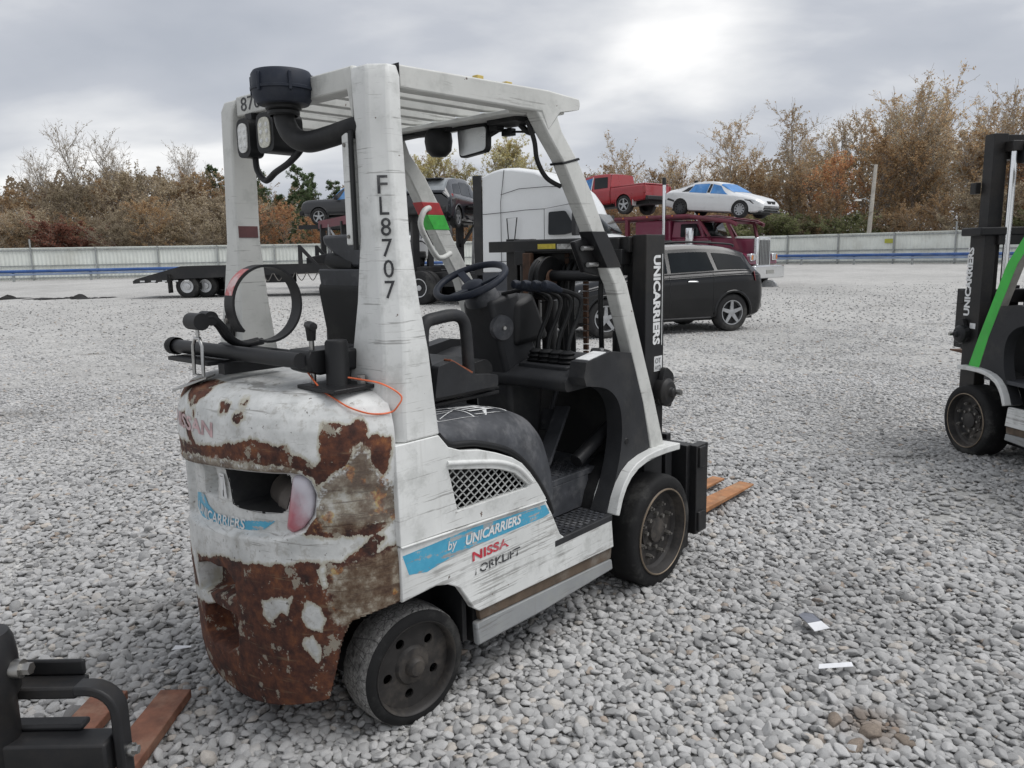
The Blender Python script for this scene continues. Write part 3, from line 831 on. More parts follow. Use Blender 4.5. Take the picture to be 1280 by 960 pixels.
    on_cw('lettering', INKRF, [(-.31 + .34 * (p[0] - x0) / (x1 - x0), .992 + .048 * (p[1] - y0) / (y1 - y0)) for p in vs], fs, .0015)
    # small white tag with a dark 7 in the recess
    G2 = [(-.006, .782), (.024, .784), (.024, .868), (-.006, .866)]
    on_cw('tag', INKW, G2, [(0, 1, 2, 3)], -.0235)
    vs, fs = text2d('7', 1.0, 0, .02); xs = [p[0] for p in vs]; x0, x1 = min(xs), max(xs)
    on_cw('lettering', INKK, [(-.002 + .020 * (p[0] - x0) / (x1 - x0), .790 + .068 * p[1] / .7) for p in vs], fs, -.0220)
    return o

t = NT('scraped blue decal')
n1 = t.noise(14, 5, .7); n2 = t.noise(1.0, 4, .7, t.vec((4, 4, 70), rot=(0, -.1, 0)))
pe = t.step(t.math('ADD', t.math('MULTIPLY', n1, .5), t.math('MULTIPLY', n2, .5)), .515, .55)
BLUE_DECAL = t.fin(t.mix(pe, t.ramp(n1, [(.3, (.055, .32, .50)), (.7, (.095, .42, .60))]), t.ramp(n2, [(.4, (.50, .51, .50)), (.7, (.22, .23, .24))])), .45)

# ---- wheels
def drive_wheel(root, x, y_out, side):
    """side -1: right of truck. outer face at y_out"""
    ax = (0, side, 0); R, W = .263, .185
    w = bpy.data.objects.new('drive_wheel', None); C.objects.link(w); w.parent = root; w.location = (x, y_out - side * W / 2, R - .004)
    h = W / 2
    part('tyre', RUBBER, w, lambda m: m.lathe([(.200, h - .004), (.205, h), (.245, h - .002), (.258, h - .012), (R, h - .032), (R, -h + .03), (.255, -h + .008), (.21, -h)], (0, 0, 0), ax, 64), smooth=50)
    rim = part('rim', WHEELK, w, lambda m: m.lathe([(.203, h - .001), (.199, h + .004), (.194, h + .002), (.190, h - .010), (.184, h - .040), (.170, h - .052), (.10, h - .056), (.098, h - .046), (.060, h - .043), (.056, h - .028), (.030, h - .024), (0, h - .022)], (0, 0, 0), ax, 56), smooth=35)
    part('rim_edge', paint('rubbed rim edge', (.24, .19, .14), .5, .5, scale=20), rim, lambda m: m.lathe([(.1945, h + .0045), (.197, h + .0072), (.2015, h + .006), (.2025, h + .002)], (0, 0, 0), ax, 56), smooth=60)
    for k in range(8):
        a_ = 2 * PI * (k + .5) / 8
        q = Vector((math.cos(a_) * .125, 0, math.sin(a_) * .125))
        part('nut', STEELD, rim, lambda m: m.cyl(q + Vector(ax) * (h - .058), q + Vector(ax) * (h - .030), .0125, .011, 6).cyl(q + Vector(ax) * (h - .032), q + Vector(ax) * (h - .018), .006, .006, 6))
        a_ += .35; q = Vector((math.cos(a_) * .079, 0, math.sin(a_) * .079))
        part('hub_bolt', STEELD, rim, lambda m: m.cyl(q + Vector(ax) * (h - .05), q + Vector(ax) * (h - .030), .011, .010, 6))
    return w
STEELD = paint('dull steel nuts', (.20, .19, .175), .5, .6, var=.3, scale=30)
def steer_wheel(root, x, y_out, side, steer=0.0):
    ax = (0, side, 0); R, W = .200, .155; h = W / 2
    w = bpy.data.objects.new('steer_wheel', None); C.objects.link(w); w.parent = root; w.location = (x, y_out - side * h, R - .003); w.rotation_euler = (0, 0, steer)
    def tread(m):
        n = 84; rng = random.Random(3)
        prof = [(.158, h - .002), (.163, h + .001), (.185, h - .003), (.196, h - .014), (R, h - .034), (R + .001, 0), (R, -h + .034), (.194, -h + .012), (.16, -h)]
        m.lathe(prof, (0, 0, 0), ax, n)
        m.v = [(p[0] * (1 + d), p[1], p[2] * (1 + d)) if math.hypot(p[0], p[2]) > .19 else p for p, d in ((p, rng.uniform(-.012, .004)) for p in m.v)]
    part('tyre', RUBBER_D, w, tread, smooth=50)
    part('tyre_sidewall', RUBBER, w, lambda m: m.lathe([(.157, h + .0006), (.164, h + .0028), (.184, h - .0005), (.1935, h - .0095)], (0, 0, 0), ax, 56), smooth=60)
    def disc(m):
        ring = [(math.cos(2 * PI * k / 48) * .150, math.sin(2 * PI * k / 48) * .150) for k in range(48)]
        holes = [[(math.cos(2 * PI * (k + .62) / 5) * .098 + math.cos(-2 * PI * j / 14) * .017, math.sin(2 * PI * (k + .62) / 5) * .098 + math.sin(-2 * PI * j / 14) * .017) for j in range(14)] for k in range(5)]
        m.prism(ring, 'y', side * (h - .040), side * (h - .032), holes)
    rim = part('rim', WHEELK, w, disc, smooth=30)
    part('rim_flange', WHEELK, rim, lambda m: m.lathe([(.150, h - .060), (.146, h - .036), (.150, h - .012), (.154, h + .002), (.158, h + .004), (.160, h - .004)], (0, 0, 0), ax, 56), smooth=50)
    part('hub', WHEELK, rim, lambda m: m.lathe([(.068, h - .033), (.060, h - .022), (.036, h - .019), (.033, h - .004), (.025, h + .004), (0, h + .005)], (0, 0, 0), ax, 32), smooth=40)
    part('hub_back', BLACK, rim, lambda m: m.lathe([(.152, h - .11), (0, h - .11)], (0, 0, 0), ax, 32))
    return w

# ---- pieces every forklift here shares
def mast(root, raise_=0.0, side_text=(-1,), top=1.612):
    grp = bpy.data.objects.new('mast', None); C.objects.link(grp); grp.parent = root
    for sgn in (-1, 1):
        def rail(m):
            yo, yi = sgn * .42, sgn * .345
            m.prism([(1.47, yo), (1.63, yo), (1.63, yi), (1.605, yi), (1.605, yo - sgn * .022), (1.495, yo - sgn * .022), (1.495, yi), (1.47, yi)], 'z', .07, top)
        part('outer_rail', STEELK, grp, rail, bevel=.004)
        def irail(m):
            yo, yi = sgn * .392, sgn * .30
            m.prism([(1.50, yo), (1.60, yo), (1.60, yi), (1.582, yi), (1.582, yo - sgn * .02), (1.518, yo - sgn * .02), (1.518, yi), (1.50, yi)], 'z', .09 + raise_, top - .004 + raise_)
        part('inner_rail', STEELK, grp, irail, bevel=.003)
        part('lift_cylinder', STEELK, grp, lambda m: m.cyl((1.455, sgn * .285, .12), (1.455, sgn * .285, 1.18), .030, n=16))
        part('lift_rod', CHROME if raise_ else STEELK, grp, lambda m: m.cyl((1.455, sgn * .285, 1.18), (1.455, sgn * .285, 1.50 + raise_), .021, n=16))
        part('rod_bracket', STEELK, grp, lambda m: m.box(1.42, 1.50, sgn * .25, sgn * .32, 1.48 + raise_, 1.55 + raise_), bevel=.004)
        part('tilt_pin', STEELK, grp, lambda m: m.lathe([(0, -.03), (.062, -.03), (.066, -.02), (.066, .02), (.05, .034), (.024, .036), (.020, .055), (0, .056)], (1.60, sgn * .445, .885), (0, sgn, 0), 24), bevel=.003)
        part('pin_bolt', STEEL, grp, lambda m: m.cyl((1.625, sgn * .47, .885), (1.625, sgn * .52, .885), .014, n=6))
        part('pin_ear', STEELK, grp, lambda m: m.prism(round_poly([(1.53, .84), (1.66, .80), (1.68, .96), (1.60, 1.01)], .03), 'y', sgn * .425, sgn * .452), bevel=.003)
    part('top_crossmember', STEELK, grp, lambda m: m.box(1.445, 1.625, -.345, .345, 1.535, 1.605), bevel=.004)
    part('inner_crossmember', STEELK, grp, lambda m: m.box(1.505, 1.595, -.30, .30, 1.43 + raise_, 1.60 + raise_), bevel=.004)
    part('mid_crossmember', STEELK, grp, lambda m: m.box(1.455, 1.49, -.34, .34, .78, .90), bevel=.004)
    part('low_crossmember', STEELK, grp, lambda m: m.box(1.47, 1.60, -.34, .34, .10, .24), bevel=.004)
    for y in (-.06, .05):
        part('lift_chain', RUSTM, grp, lambda m: [m.box(1.50, 1.515, y - .012, y + .012, .30 + k * .032, .326 + k * .032) for k in range(int((1.28 + raise_) / .032))])
    return grp
def carriage(root, z=0.0, fork_mat=None, forks=((-.285, -.165), (-.085, .025)), tip=3.02, half=.51):
    c = bpy.data.objects.new('carriage', None); C.objects.link(c); c.parent = root
    part('upper_bar', STEELK, c, lambda m: m.box(1.845, 1.905, -half, half, .47 + z, .575 + z), bevel=.004)
    part('lower_bar', STEELK, c, lambda m: m.box(1.845, 1.905, -half, half, .14 + z, .24 + z), bevel=.004)
    for y in (-half + .012, half - .062): part('end_plate', STEELK, c, lambda m: m.box(1.832, 1.948, y, y + .05, .125 + z, .582 + z), bevel=.004)
    for y in (-.34, -.20, .15, .29): part('carriage_plate', STEELK, c, lambda m: m.box(1.60, 1.846, y, y + .05, .12 + z, .56 + z), bevel=.004)
    part('side_shifter', STEELK, c, lambda m: m.box(1.80, 1.846, -.46, -.37, .12 + z, .585 + z).box(1.76, 1.84, -.455, -.30, .05 + z, .12 + z), bevel=.004)
    for y0, y1 in forks:
        f = part('fork', fork_mat, c, lambda m: m.hexa([(1.905, y0, .045 + z), (tip, y0 + .012, .052 + z), (tip, y1 - .012, .052 + z), (1.905, y1, .045 + z)], [(1.905, y0, .085 + z), (tip, y0 + .012, .065 + z), (tip, y1 - .012, .065 + z), (1.905, y1, .085 + z)]), bevel=.003)
        part('fork_shank', STEELK, c, lambda m: m.box(1.9055, 1.948, y0, y1, .05 + z, .60 + z), bevel=.004)
    return c
FPOST_R = [(.672, 2.043), (.73, 1.972), (.814, 1.883), (.888, 1.769), (.985, 1.617), (1.134, 1.406), (1.234, 1.147), (1.329, .885), (1.392, .655)]
FPOST_F = [(.785, 2.054), (.82, 1.981), (.909, 1.887), (.993, 1.771), (1.079, 1.618), (1.23, 1.404), (1.329, 1.14), (1.430, .875), (1.505, .652)]
def front_post(root, sgn, mat, stripe=None):
    def f(m):
        n = len(FPOST_R); vs = []
        for i in range(n):
            zi = FPOST_R[i][1]; yo = .455 + .05 * (1.98 - zi) / 1.33; w = .058
            for (x, z), y in ((FPOST_R[i], yo), (FPOST_F[i], yo), (FPOST_F[i], yo - w), (FPOST_R[i], yo - w)):
                vs.append((x, sgn * y, z))
        fs = [(i * 4 + k, i * 4 + (k + 1) % 4, (i + 1) * 4 + (k + 1) % 4, (i + 1) * 4 + k) for i in range(n - 1) for k in range(4)] + [(0, 1, 2, 3), tuple(4 * (n - 1) + k for k in range(4))]
        m.add(vs, fs)
    return part('front_post', mat, root, f, bevel=.006)
def rear_post(root, sgn, mat):
    def f(m):
        lv = [(2.095, -.050, .028, .330, .452), (2.06, -.060, .03, .34, .463), (1.95, -.064, .03, .352, .462), (1.8, -.065, .032, .357, .468), (1.6, -.066, .028, .357, .481), (1.4, -.080, .036, .345, .505), (1.25, -.095, .045, .33, .528), (1.09, -.108, .060, .31, .531), (.98, -.108, .075, .30, .5312)]
        n = len(lv)
        for z, x0, x1, y0, y1 in lv:
            c = .046
            m.v += [(x0, sgn * y0, z), (x0, sgn * (y1 - c), z), (x0 + c * .9, sgn * y1, z), (x1, sgn * y1, z), (x1, sgn * y0, z)]
        m.f += [(i * 5 + k, i * 5 + (k + 1) % 5, (i + 1) * 5 + (k + 1) % 5, (i + 1) * 5 + k) for i in range(n - 1) for k in range(5)] + [(0, 1, 2, 3, 4), tuple(5 * (n - 1) + k for k in range(5))]
    return part('rear_post', mat, root, f, bevel=.007)
def guard_roof(root, mat):
    for sgn in (-1, 1):
        part('side_rail', mat, root, lambda m: m.prism([(.030, 2.030), (.030, 2.098), (.74, 2.120), (.925, 2.113), (.932, 2.092), (.925, 2.072), (.812, 2.052), (.735, 1.975), (.70, 2.040)], 'y', sgn * .400, sgn * .456), bevel=.006)
    part('rear_crossbar', mat, root, lambda m: m.box(-.046, .020, -.335, .335, 2.035, 2.103), bevel=.006)
    part('front_crossbar', mat, root, lambda m: m.prism([(.80, 2.045), (.84, 2.108), (.915, 2.100), (.905, 2.060)], 'y', -.3985, .3985), bevel=.004)
    part('roof_plate', mat, root, lambda m: m.prism([(.585, 2.028), (.585, 2.044), (.80, 2.060), (.80, 2.044)], 'y', -.3985, .3985), bevel=.003)
    for y in (-.27, -.135, 0.0, .135, .27):
        part('roof_bar', mat, root, lambda m: m.prism([(.0205, 2.045), (.0205, 2.098), (.70, 2.108), (.70, 2.0615), (.584, 2.050)], 'y', y - .014, y + .014), bevel=.004)
FENDER = [(1.045, .452), (1.072, .520), (1.105, .570), (1.150, .612), (1.205, .640), (1.28, .657), (1.36, .664), (1.46, .664), (1.575, .658)]
def fender(root, sgn, mat):
    m = MB(); n = len(FENDER)
    pts = [Vector((x, z)) for x, z in FENDER]
    inner = []
    for i, p in enumerate(pts):
        tn = (pts[min(i + 1, n - 1)] - pts[max(i - 1, 0)]).normalized(); nr = Vector((tn.y, -tn.x))
        inner.append(p + nr * .030)
    m.prism([tuple(p) for p in pts] + [tuple(p) for p in inner[::-1]], 'y', sgn * .548, sgn * .418)
    f = m.build('fender', mat, root, bevel=.004)
    m = MB(); m.prism([tuple(p) for p in pts] + [tuple(p) for p in inner[::-1]], 'y', sgn * .4178, sgn * .33)
    m.build('wheel_liner', BLACK, f)
    return f
# ------------------------------------------------------------------ body shared by the two whole trucks
LOWP = [(-.104, .654), (.10, .647), (.33, .636), (.605, .624), (.640, .565), (.688, .472), (.715, .450), (1.040, .440), (1.056, .306), (.236, .323), (.205, .346), (.178, .39), (.143, .441), (.092, .470), (.036, .484), (-.107, .478)]
UPP = [(-.106, .660), (-.108, .979), (.069, .979), (.11, .932), (.17, .908), (.257, .893), (.34, .865), (.418, .832), (.47, .80), (.512, .758), (.56, .70), (.603, .638), (.60, .631), (.33, .643), (.10, .654)]
VENT = [(.107, .858), (.30, .818), (.354, .803), (.43, .772), (.505, .712), (.50, .703), (.143, .708)]
SHIELD = [(q.x, q.y) for q in spline([(1.03, .4555, 0), (1.10, .57, 0), (1.145, .70, 0), (1.155, .82, 0), (1.125, .92, 0), (1.04, .985, 0), (.90, 1.015, 0)], 5)] + [(.885, 1.05), (.90, 1.11), (1.06, 1.135), (1.222, 1.115), (1.320, .885), (1.380, .672), (1.36, .6645), (1.28, .657), (1.205, .640), (1.15, .612), (1.105, .57), (1.072, .52), (1.046, .4555)]
GROOVE = paint('rubbed brown sill', (.10, .072, .050), .75, var=.4, scale=14, dirt=(.28, .26, .23), dirt_amt=.5)
SILLM = make_worn_white('scraped grey sill', base=(.27, .28, .285), wear=.55)
def body(root, white, side_mat, detail=True):
    for sg in (-1, 1):
        part('lower_panel', side_mat, root, lambda m: m.prism(LOWP, 'y', sg * .500, sg * .530), bevel=.004)
        part('sill_groove', GROOVE, root, lambda m: m.prism([(.243, .3195), (1.056, .3025), (1.05, .254), (.249, .282)], 'y', sg * .500, sg * .519), bevel=.002)
        part('sill', SILLM, root, lambda m: m.prism([(.222, .280), (1.048, .2525), (1.058, .205), (.59, .19), (.228, .195)], 'y', sg * .500, sg * .527), bevel=.008)
        up_ = part('side_cover', white, root, lambda m: m.prism(UPP, 'y', sg * .503, sg * .5325, [VENT]), bevel=.003)
        part('vent_rib', white, up_, lambda m: m.tube(spline([(.10, sg * .5325, .880), (.25, sg * .5325, .852), (.36, sg * .5325, .826), (.45, sg * .5325, .785), (.518, sg * .5325, .722)], 6), .009, 8), smooth=60)
        def mesh(m):
            # diamond wire mesh clipped to the vent
            V2 = [Vector(p) for p in VENT]
            for ang in (28, -48):
                d = Vector((math.cos(math.radians(ang)), math.sin(math.radians(ang)))); nn = Vector((-d.y, d.x))
                for k in range(-30, 31):
                    o = Vector((.30, .77)) + nn * k * .0235; ts = []
                    for i in range(len(V2)):
                        a_, b_ = V2[i], V2[(i + 1) % len(V2)]; e = b_ - a_
                        den = d.x * e.y - d.y * e.x
                        if abs(den) < 1e-9: continue
                        w_ = a_ - o; t_ = (w_.x * e.y - w_.y * e.x) / den; u_ = (w_.x * d.y - w_.y * d.x) / den
                        if 0 <= u_ <= 1: ts.append(t_)
                    ts.sort()
                    for q in range(0, len(ts) - 1, 2):
                        a_, b_ = o + d * ts[q], o + d * ts[q + 1]
                        m.bar((a_.x, sg * .517, a_.y), (b_.x, sg * .517, b_.y), .003, .0042, (0, 1, 0))
        if detail: part('grille', paint('pale wire mesh', (.46, .47, .46), .5), up_, mesh, smooth=0)
        part('vent_back', BLACK, up_, lambda m: m.box(.05, .53, sg * .40, sg * .41, .66, .88))
        part('leg_shield', DARK, root, lambda m: m.prism(SHIELD, 'y', sg * .425, sg * .503), bevel=.006)
        fender(root, sg, white)
    part('chassis', BLACK, root, lambda m: m.box(-.10, 1.40, -.34, .34, .12, .56).box(.23, 1.06, -.499, .499, .20, .44))
    def cover(m):
        top = spline([(.036, .93, 0), (.036, .985, 0), (.075, 1.0, 0), (.30, .992, 0), (.48, .978, 0), (.58, .955, 0), (.665, .910, 0), (.725, .845, 0), (.758, .76, 0), (.772, .68, 0), (.776, .60, 0)], 4)
        edge = spline([(.036, .93, 0), (.05, .96, 0), (.085, .955, 0), (.17, .918, 0), (.30, .890, 0), (.40, .850, 0), (.49, .795, 0), (.55, .725, 0), (.60, .66, 0), (.63, .615, 0), (.64, .60, 0)], 4)
        ys = [-.5] + [-.36 - .14 * math.sin(math.radians(a_)) for a_ in (78, 66, 54, 42, 30, 15)] + [-.36, -.2, 0, .2, .36] + [.36 + .14 * math.sin(math.radians(a_)) for a_ in (15, 30, 42, 54, 66, 78)] + [.5]
        def P(i, j):
            u = max(0, (abs(ys[j]) - .36) / .14); w = 1 - math.sqrt(max(0, 1 - u * u))
            p = top[i].lerp(edge[i], w); return (p.x, ys[j], p.y)
        m.grid(P, len(top) - 1, len(ys) - 1)
    part('engine_cover', DARKG, root, cover, smooth=60)
    for sg in (-1, 1): part('cover_piping', BLACK, root, lambda m: m.tube(spline([(.085, sg * .512, .972), (.135, sg * .512, .932), (.257, sg * .512, .912), (.42, sg * .512, .853), (.53, sg * .512, .765), (.62, sg * .512, .645), (.66, sg * .512, .56)], 6), .011, 8), smooth=60)
    part('floor_plate', DARKG, root, lambda m: m.box(.74, 1.34, -.366, .50, .585, .612).box(.74, 1.10, -.366, -.30, .452, .585), bevel=.003)
    st = part('step', DARK, root, lambda m: m.box(.655, 1.045, -.531, -.368, .425, .4525), bevel=.004)
    if detail:
        part('step_tread', DARKG, st, lambda m: [m.box(.72 + i * .026, .736 + i * .026, -.52 + j * .029 + (i % 2) * .012, -.505 + j * .029 + (i % 2) * .012, .4525, .4565) for i in range(12) for j in range(5)], smooth=0)
        part('tread_relief', DARKG, root, lambda m: [m.box(.79 + i * .03, .808 + i * .03, -.355 + j * .032 + (i % 2) * .015, -.343 + j * .032 + (i % 2) * .015, .612, .6155) for i in range(12) for j in range(10)], smooth=0)
    part('bulkhead', BLACK, root, lambda m: m.box(1.255, 1.30, -.424, .424, .50, 1.06))
    part('dashboard', DARK, root, lambda m: m.prism(round_poly([(.868, .985), (.862, 1.035), (.93, 1.066), (1.06, 1.095), (1.235, 1.10), (1.235, .99)], .02), 'y', -.424, .424), bevel=.008)

# ================================================================== the worn forklift in the middle
fk = thing('forklift', 'worn white forklift with rusty counterweight and number FL8707 on its post', 'forklift', FK_LOC, FK_YAW)
cw = build_counterweight(fk)
body(fk, WHITE, WHITE2)
for sg in (-1, 1):
    w_ = drive_wheel(fk, 1.455, sg * .532, sg)
    w_ = steer_wheel(fk, 0.0, sg * .475, sg, math.radians(-6))
# small extras on the body
part('wheel_well', BLACK, fk, lambda m: m.box(-.09, .22, -.33, .33, .15, .55).box(-.095, .20, -.498, -.33, .50, .56).box(-.095, .20, .33, .498, .50, .56))
part('axle', STEELK, fk, lambda m: m.cyl((0, -.40, .20), (0, .40, .20), .05, n=14))
part('mud_guard', BLACK, fk, lambda m: m.box(.18, .20, -.498, -.30, .22, .50))
part('seam_trim', WHITE, fk, lambda m: m.bar((-.105, -.5335, .6575), (.60, -.5335, .6295), .010, .006, (0, 0, 1)), bevel=.002)
# side decals
def sd(x, z): return (x, -.5304, z)
dec = MB(); dec.add([sd(-.075, .560), sd(-.098, .628), sd(.20, .632), sd(.60, .612), sd(.625, .572), sd(.585, .565), sd(.30, .565), sd(.10, .560), sd(.0, .545)], [(0, 8, 7, 6, 5, 4, 3, 2, 1)])
decal = dec.build('blue_decal', BLUE_DECAL, fk, smooth=0, fix=False)
decal['label'] = 'scraped light blue stripe decal on the side panel'
lettering('lettering', 'by', INKW, decal, (.092, -.5306, .578), (1, 0, .0), (0, 0, 1), .040, .2, .012)
lettering('lettering', 'UNICARRIERS', INKW, decal, (.175, -.5306, .580), (1, 0, -.005), (0, 0, 1), .036, .22, .03, width=.285)
_r = random.Random(4)
lettering('lettering', 'NISSAN', INKR, fk, (.205, -.5304, .513), (1, 0, .004), (0, 0, 1), .034, 0.0, .03, width=.235, keep=lambda x, y, w, h: x < w * .70 or (x < w * .82 and y < h * .45))
lettering('lettering', 'FORKLIFT', INKK, fk, (.215, -.5304, .462), (1, 0, .004), (0, 0, 1), .031, 0.0, .015, width=.235, keep=lambda x, y, w, h: not (x < w * .14 and y > h * .5) and math.sin(x * 9 + y * 17) > -.75)
# --- overhead guard
RP = rear_post(fk, -1, WHITE); LP = rear_post(fk, 1, PALE)
FR = front_post(fk, -1, PALE); FL_ = front_post(fk, 1, PALE)
guard_roof(fk, PALE)
# post number, letter under letter on the chamfered corner
nv = Vector((-.046, -.0414, 0)).normalized()           # outward
du = Vector((.0414, -.046, 0)).normalized()
for i, ch in enumerate('FL8707'):
    z = 1.722 - i * .0615
    lv = [(2.06, -.060, .463), (1.8, -.065, .468), (1.6, -.066, .481), (1.4, -.080, .505), (1.25, -.095, .528)]
    zs = np.array([a[0] for a in lv])[::-1]; x0 = float(np.interp(z, zs, np.array([a[1] for a in lv])[::-1])); y1 = float(np.interp(z, zs, np.array([a[2] for a in lv])[::-1]))
    mid = Vector((x0 + .021, -(y1 - .023), z))
    wd = .031 if ch != 'L' else .028
    lettering('lettering', ch, INKK, RP, mid - du * (wd / 2) + nv * .0012, du, (-.02, -.02, 1), .053, 0, .006, width=wd, lift=.0022)
lettering('lettering', '8707', INKK, fk, (-.0462, .300, 2.049), (0, -1, 0), (0, 0, 1), .046, 0, .0, width=.17)
# cable cover on the inner side of the right rear post
cc = part('cable_cover', WHITE, fk, lambda m: m.box(-.082, -.040, -.340, -.312, 1.575, 1.905), bevel=.004)
part('rubber_edge', BLACK, cc, lambda m: m.box(-.080, -.070, -.357, -.341, 1.56, 1.91), bevel=.002)
for z in (1.60, 1.87): part('screw', STEELD, cc, lambda m: m.cyl((-.082, -.326, z), (-.086, -.326, z), .006, n=8))
part('corner_gusset', PALE, fk, lambda m: m.prism([(-.335, 2.10), (-.30, 2.09), (-.335, 1.93)], 'x', -.052, -.042), bevel=.002)
part('rail_gasket', BLACK, fk, lambda m: m.box(.0285, .0300, -.4595, -.398, 2.026, 2.101))
part('post_plate', paint('dull maroon plate', (.12, .05, .05), .6, scale=30, dirt=(.3, .27, .26), dirt_amt=.6), LP, lambda m: m.box(-.060, .018, .3545, .3567, 1.615, 1.657), bevel=.001)
part('post_bracket', BLACK, LP, lambda m: m.box(-.112, -.096, .37, .41, 1.255, 1.335), bevel=.003)
for z in (1.275, 1.315): part('bolt', STEELD, LP, lambda m: m.cyl((-.112, .39, z), (-.122, .39, z), .010, n=6))
# tape bands and clamp on the sloping front posts
def post_at(z):
    zr = np.array([p[1] for p in FPOST_R])[::-1]; xr = np.array([p[0] for p in FPOST_R])[::-1]
    zf = np.array([p[1] for p in FPOST_F])[::-1]; xf = np.array([p[0] for p in FPOST_F])[::-1]
    return float(np.interp(z, zr, xr)), float(np.interp(z, zf, xf)), .455 + .05 * (1.98 - z) / 1.33
def band(name, sg, z0, z1, mat, parent, e=.003, tilt=.0):
    def f(m):
        q = []
        for z in (z0, z1):
            a_, b_, y = post_at(z)
            q.append([(a_ - e, sg * (y + e), z - tilt), (b_ + e, sg * (y + e), z + tilt), (b_ + e, sg * (y - .058 - e), z + tilt), (a_ - e, sg * (y - .058 - e), z - tilt)])
        m.hexa(q[0], q[1])
    return part(name, mat, parent, f, bevel=.002)
band('red_tape', 1, 1.722, 1.778, paint('red tape', (.42, .03, .035), .35, scale=25), FL_, .002)
band('green_tape', 1, 1.655, 1.7215, paint('green tape', (.05, .48, .06), .35, scale=25), FL_, .0025)
band('clamp_band', -1, 1.475, 1.62, STEELK, FR, .004)
part('clamp_plate', STEELK, FR, lambda m: m.hexa([(.995, -.43, 1.46), (1.10, -.43, 1.44), (1.10, -.40, 1.44), (.995, -.40, 1.46)], [(.925, -.43, 1.58), (1.03, -.43, 1.60), (1.03, -.40, 1.60), (.925, -.40, 1.58)]), bevel=.006)
for x, z in ((.985, 1.555), (1.02, 1.49)): part('bolt', STEEL, FR, lambda m: m.cyl((x - .03, -.445, z), (x + .035, -.445, z), .010, n=8))
band('cable_tie', -1, 1.876, 1.884, BLACK, FR, .003, .012)
part('cable', BLACK, FR, lambda m: m.tube(spline([(.70, -.385, 2.02), (.735, -.388, 1.95), (.755, -.385, 1.88), (.80, -.392, 1.82), (.86, -.412, 1.79)], 6), .009, 8), smooth=60)
part('grab_handle', PALE, FL_, lambda m: m.tube(spline([(.925, .40, 1.752), (.875, .38, 1.735), (.846, .375, 1.675), (.885, .375, 1.60), (.935, .375, 1.535), (.98, .38, 1.525), (1.05, .40, 1.545)], 6), .013, 10), smooth=60)
# roof fittings
for x in (.40, .545): part('roof_clip', paint('yellow clip', (.55, .42, .12), .5), fk, lambda m: m.box(x, x + .03, -.425, -.40, 2.107, 2.128), bevel=.002)
mir = part('mirror', BLACK, fk, lambda m: m.prism(round_poly([(-.020, 2.03), (-.185, 2.028), (-.180, 1.930), (-.030, 1.915)], .02), 'x', .70, .725), bevel=.006)
part('mirror_glass', GLASS_M, mir, lambda m: m.prism(round_poly([(-.026, 2.024), (-.179, 2.022), (-.174, 1.936), (-.036, 1.922)], .018), 'x', .6975, .7005))
part('mirror_arm', BLACK, mir, lambda m: m.tube([(.712, -.19, 1.99), (.72, -.215, 2.0), (.72, -.215, 2.045)], .009, 8).box(.70, .74, -.235, -.195, 2.0, 2.05))
part('spot_lamp', BLACK, fk, lambda m: m.lathe([(0, -.062), (.03, -.058), (.05, -.038), (.056, 0), (.053, .03), (.04, .045), (0, .05)], (.66, .045, 1.985), (0, 0, 1), 24).box(.64, .68, .01, .08, 2.015, 2.03).bar((.66, .30, 2.02), (.66, -.02, 2.028), .03, .018), smooth=50)
part('roof_wiring', BLACK, fk, lambda m: m.tube(spline([(.62, .37, 1.90), (.61, .35, 1.98), (.64, .25, 2.02), (.66, .1, 2.02), (.70, -.1, 2.03), (.74, -.25, 2.035)], 6), .008, 8).box(.66, .78, -.36, -.22, 2.018, 2.042).tube(spline([(.76, -.30, 2.02), (.78, -.33, 1.99), (.80, -.36, 2.015)], 5), .012, 8), smooth=50)
part('small_lamp', BLACK, fk, lambda m: m.box(.745, .775, -.265, -.215, 1.985, 2.012).tube([(.76, -.265, 1.998), (.77, -.31, 1.994), (.79, -.40, 2.02)], .005, 6), bevel=.003)
# air intake bowl and pipe
ic = part('air_intake', BLUESLATE, fk, lambda m: m.lathe([(.044, 2.006), (.048, 2.014), (.080, 2.020), (.092, 2.040), (.094, 2.058), (.099, 2.060), (.099, 2.068), (.0955, 2.070), (.0945, 2.108), (.088, 2.118), (.05, 2.123), (0, 2.124)], (-.10, -.045, 0), (0, 0, 1), 48), smooth=35)
for k in range(6):
    a_ = k * PI / 3 + .2
    part('intake_rib', BLUESLATE, ic, lambda m: m.bar((-.10 + .0965 * math.cos(a_), -.045 + .0965 * math.sin(a_), 2.050), (-.10 + .0965 * math.cos(a_), -.045 + .0965 * math.sin(a_), 2.106), .010, .010, (math.cos(a_), math.sin(a_), 0)), bevel=.002)
part('intake_neck', BLACK, ic, lambda m: m.lathe([(.044, 1.985), (.05, 1.99), (.05, 1.999), (.046, 2.001), (.056, 2.006), (.056, 2.014), (.08, 2.022)], (-.10, -.045, 0), (0, 0, 1), 32), smooth=35)
part('intake_pipe', BLACK, ic, lambda m: m.tube(spline([(-.10, -.045, 2.0), (-.10, -.050, 1.965), (-.097, -.085, 1.920), (-.088, -.15, 1.897), (-.07, -.24, 1.905), (-.05, -.33, 1.92), (-.02, -.35, 1.925)], 8), .033, 16), smooth=60)
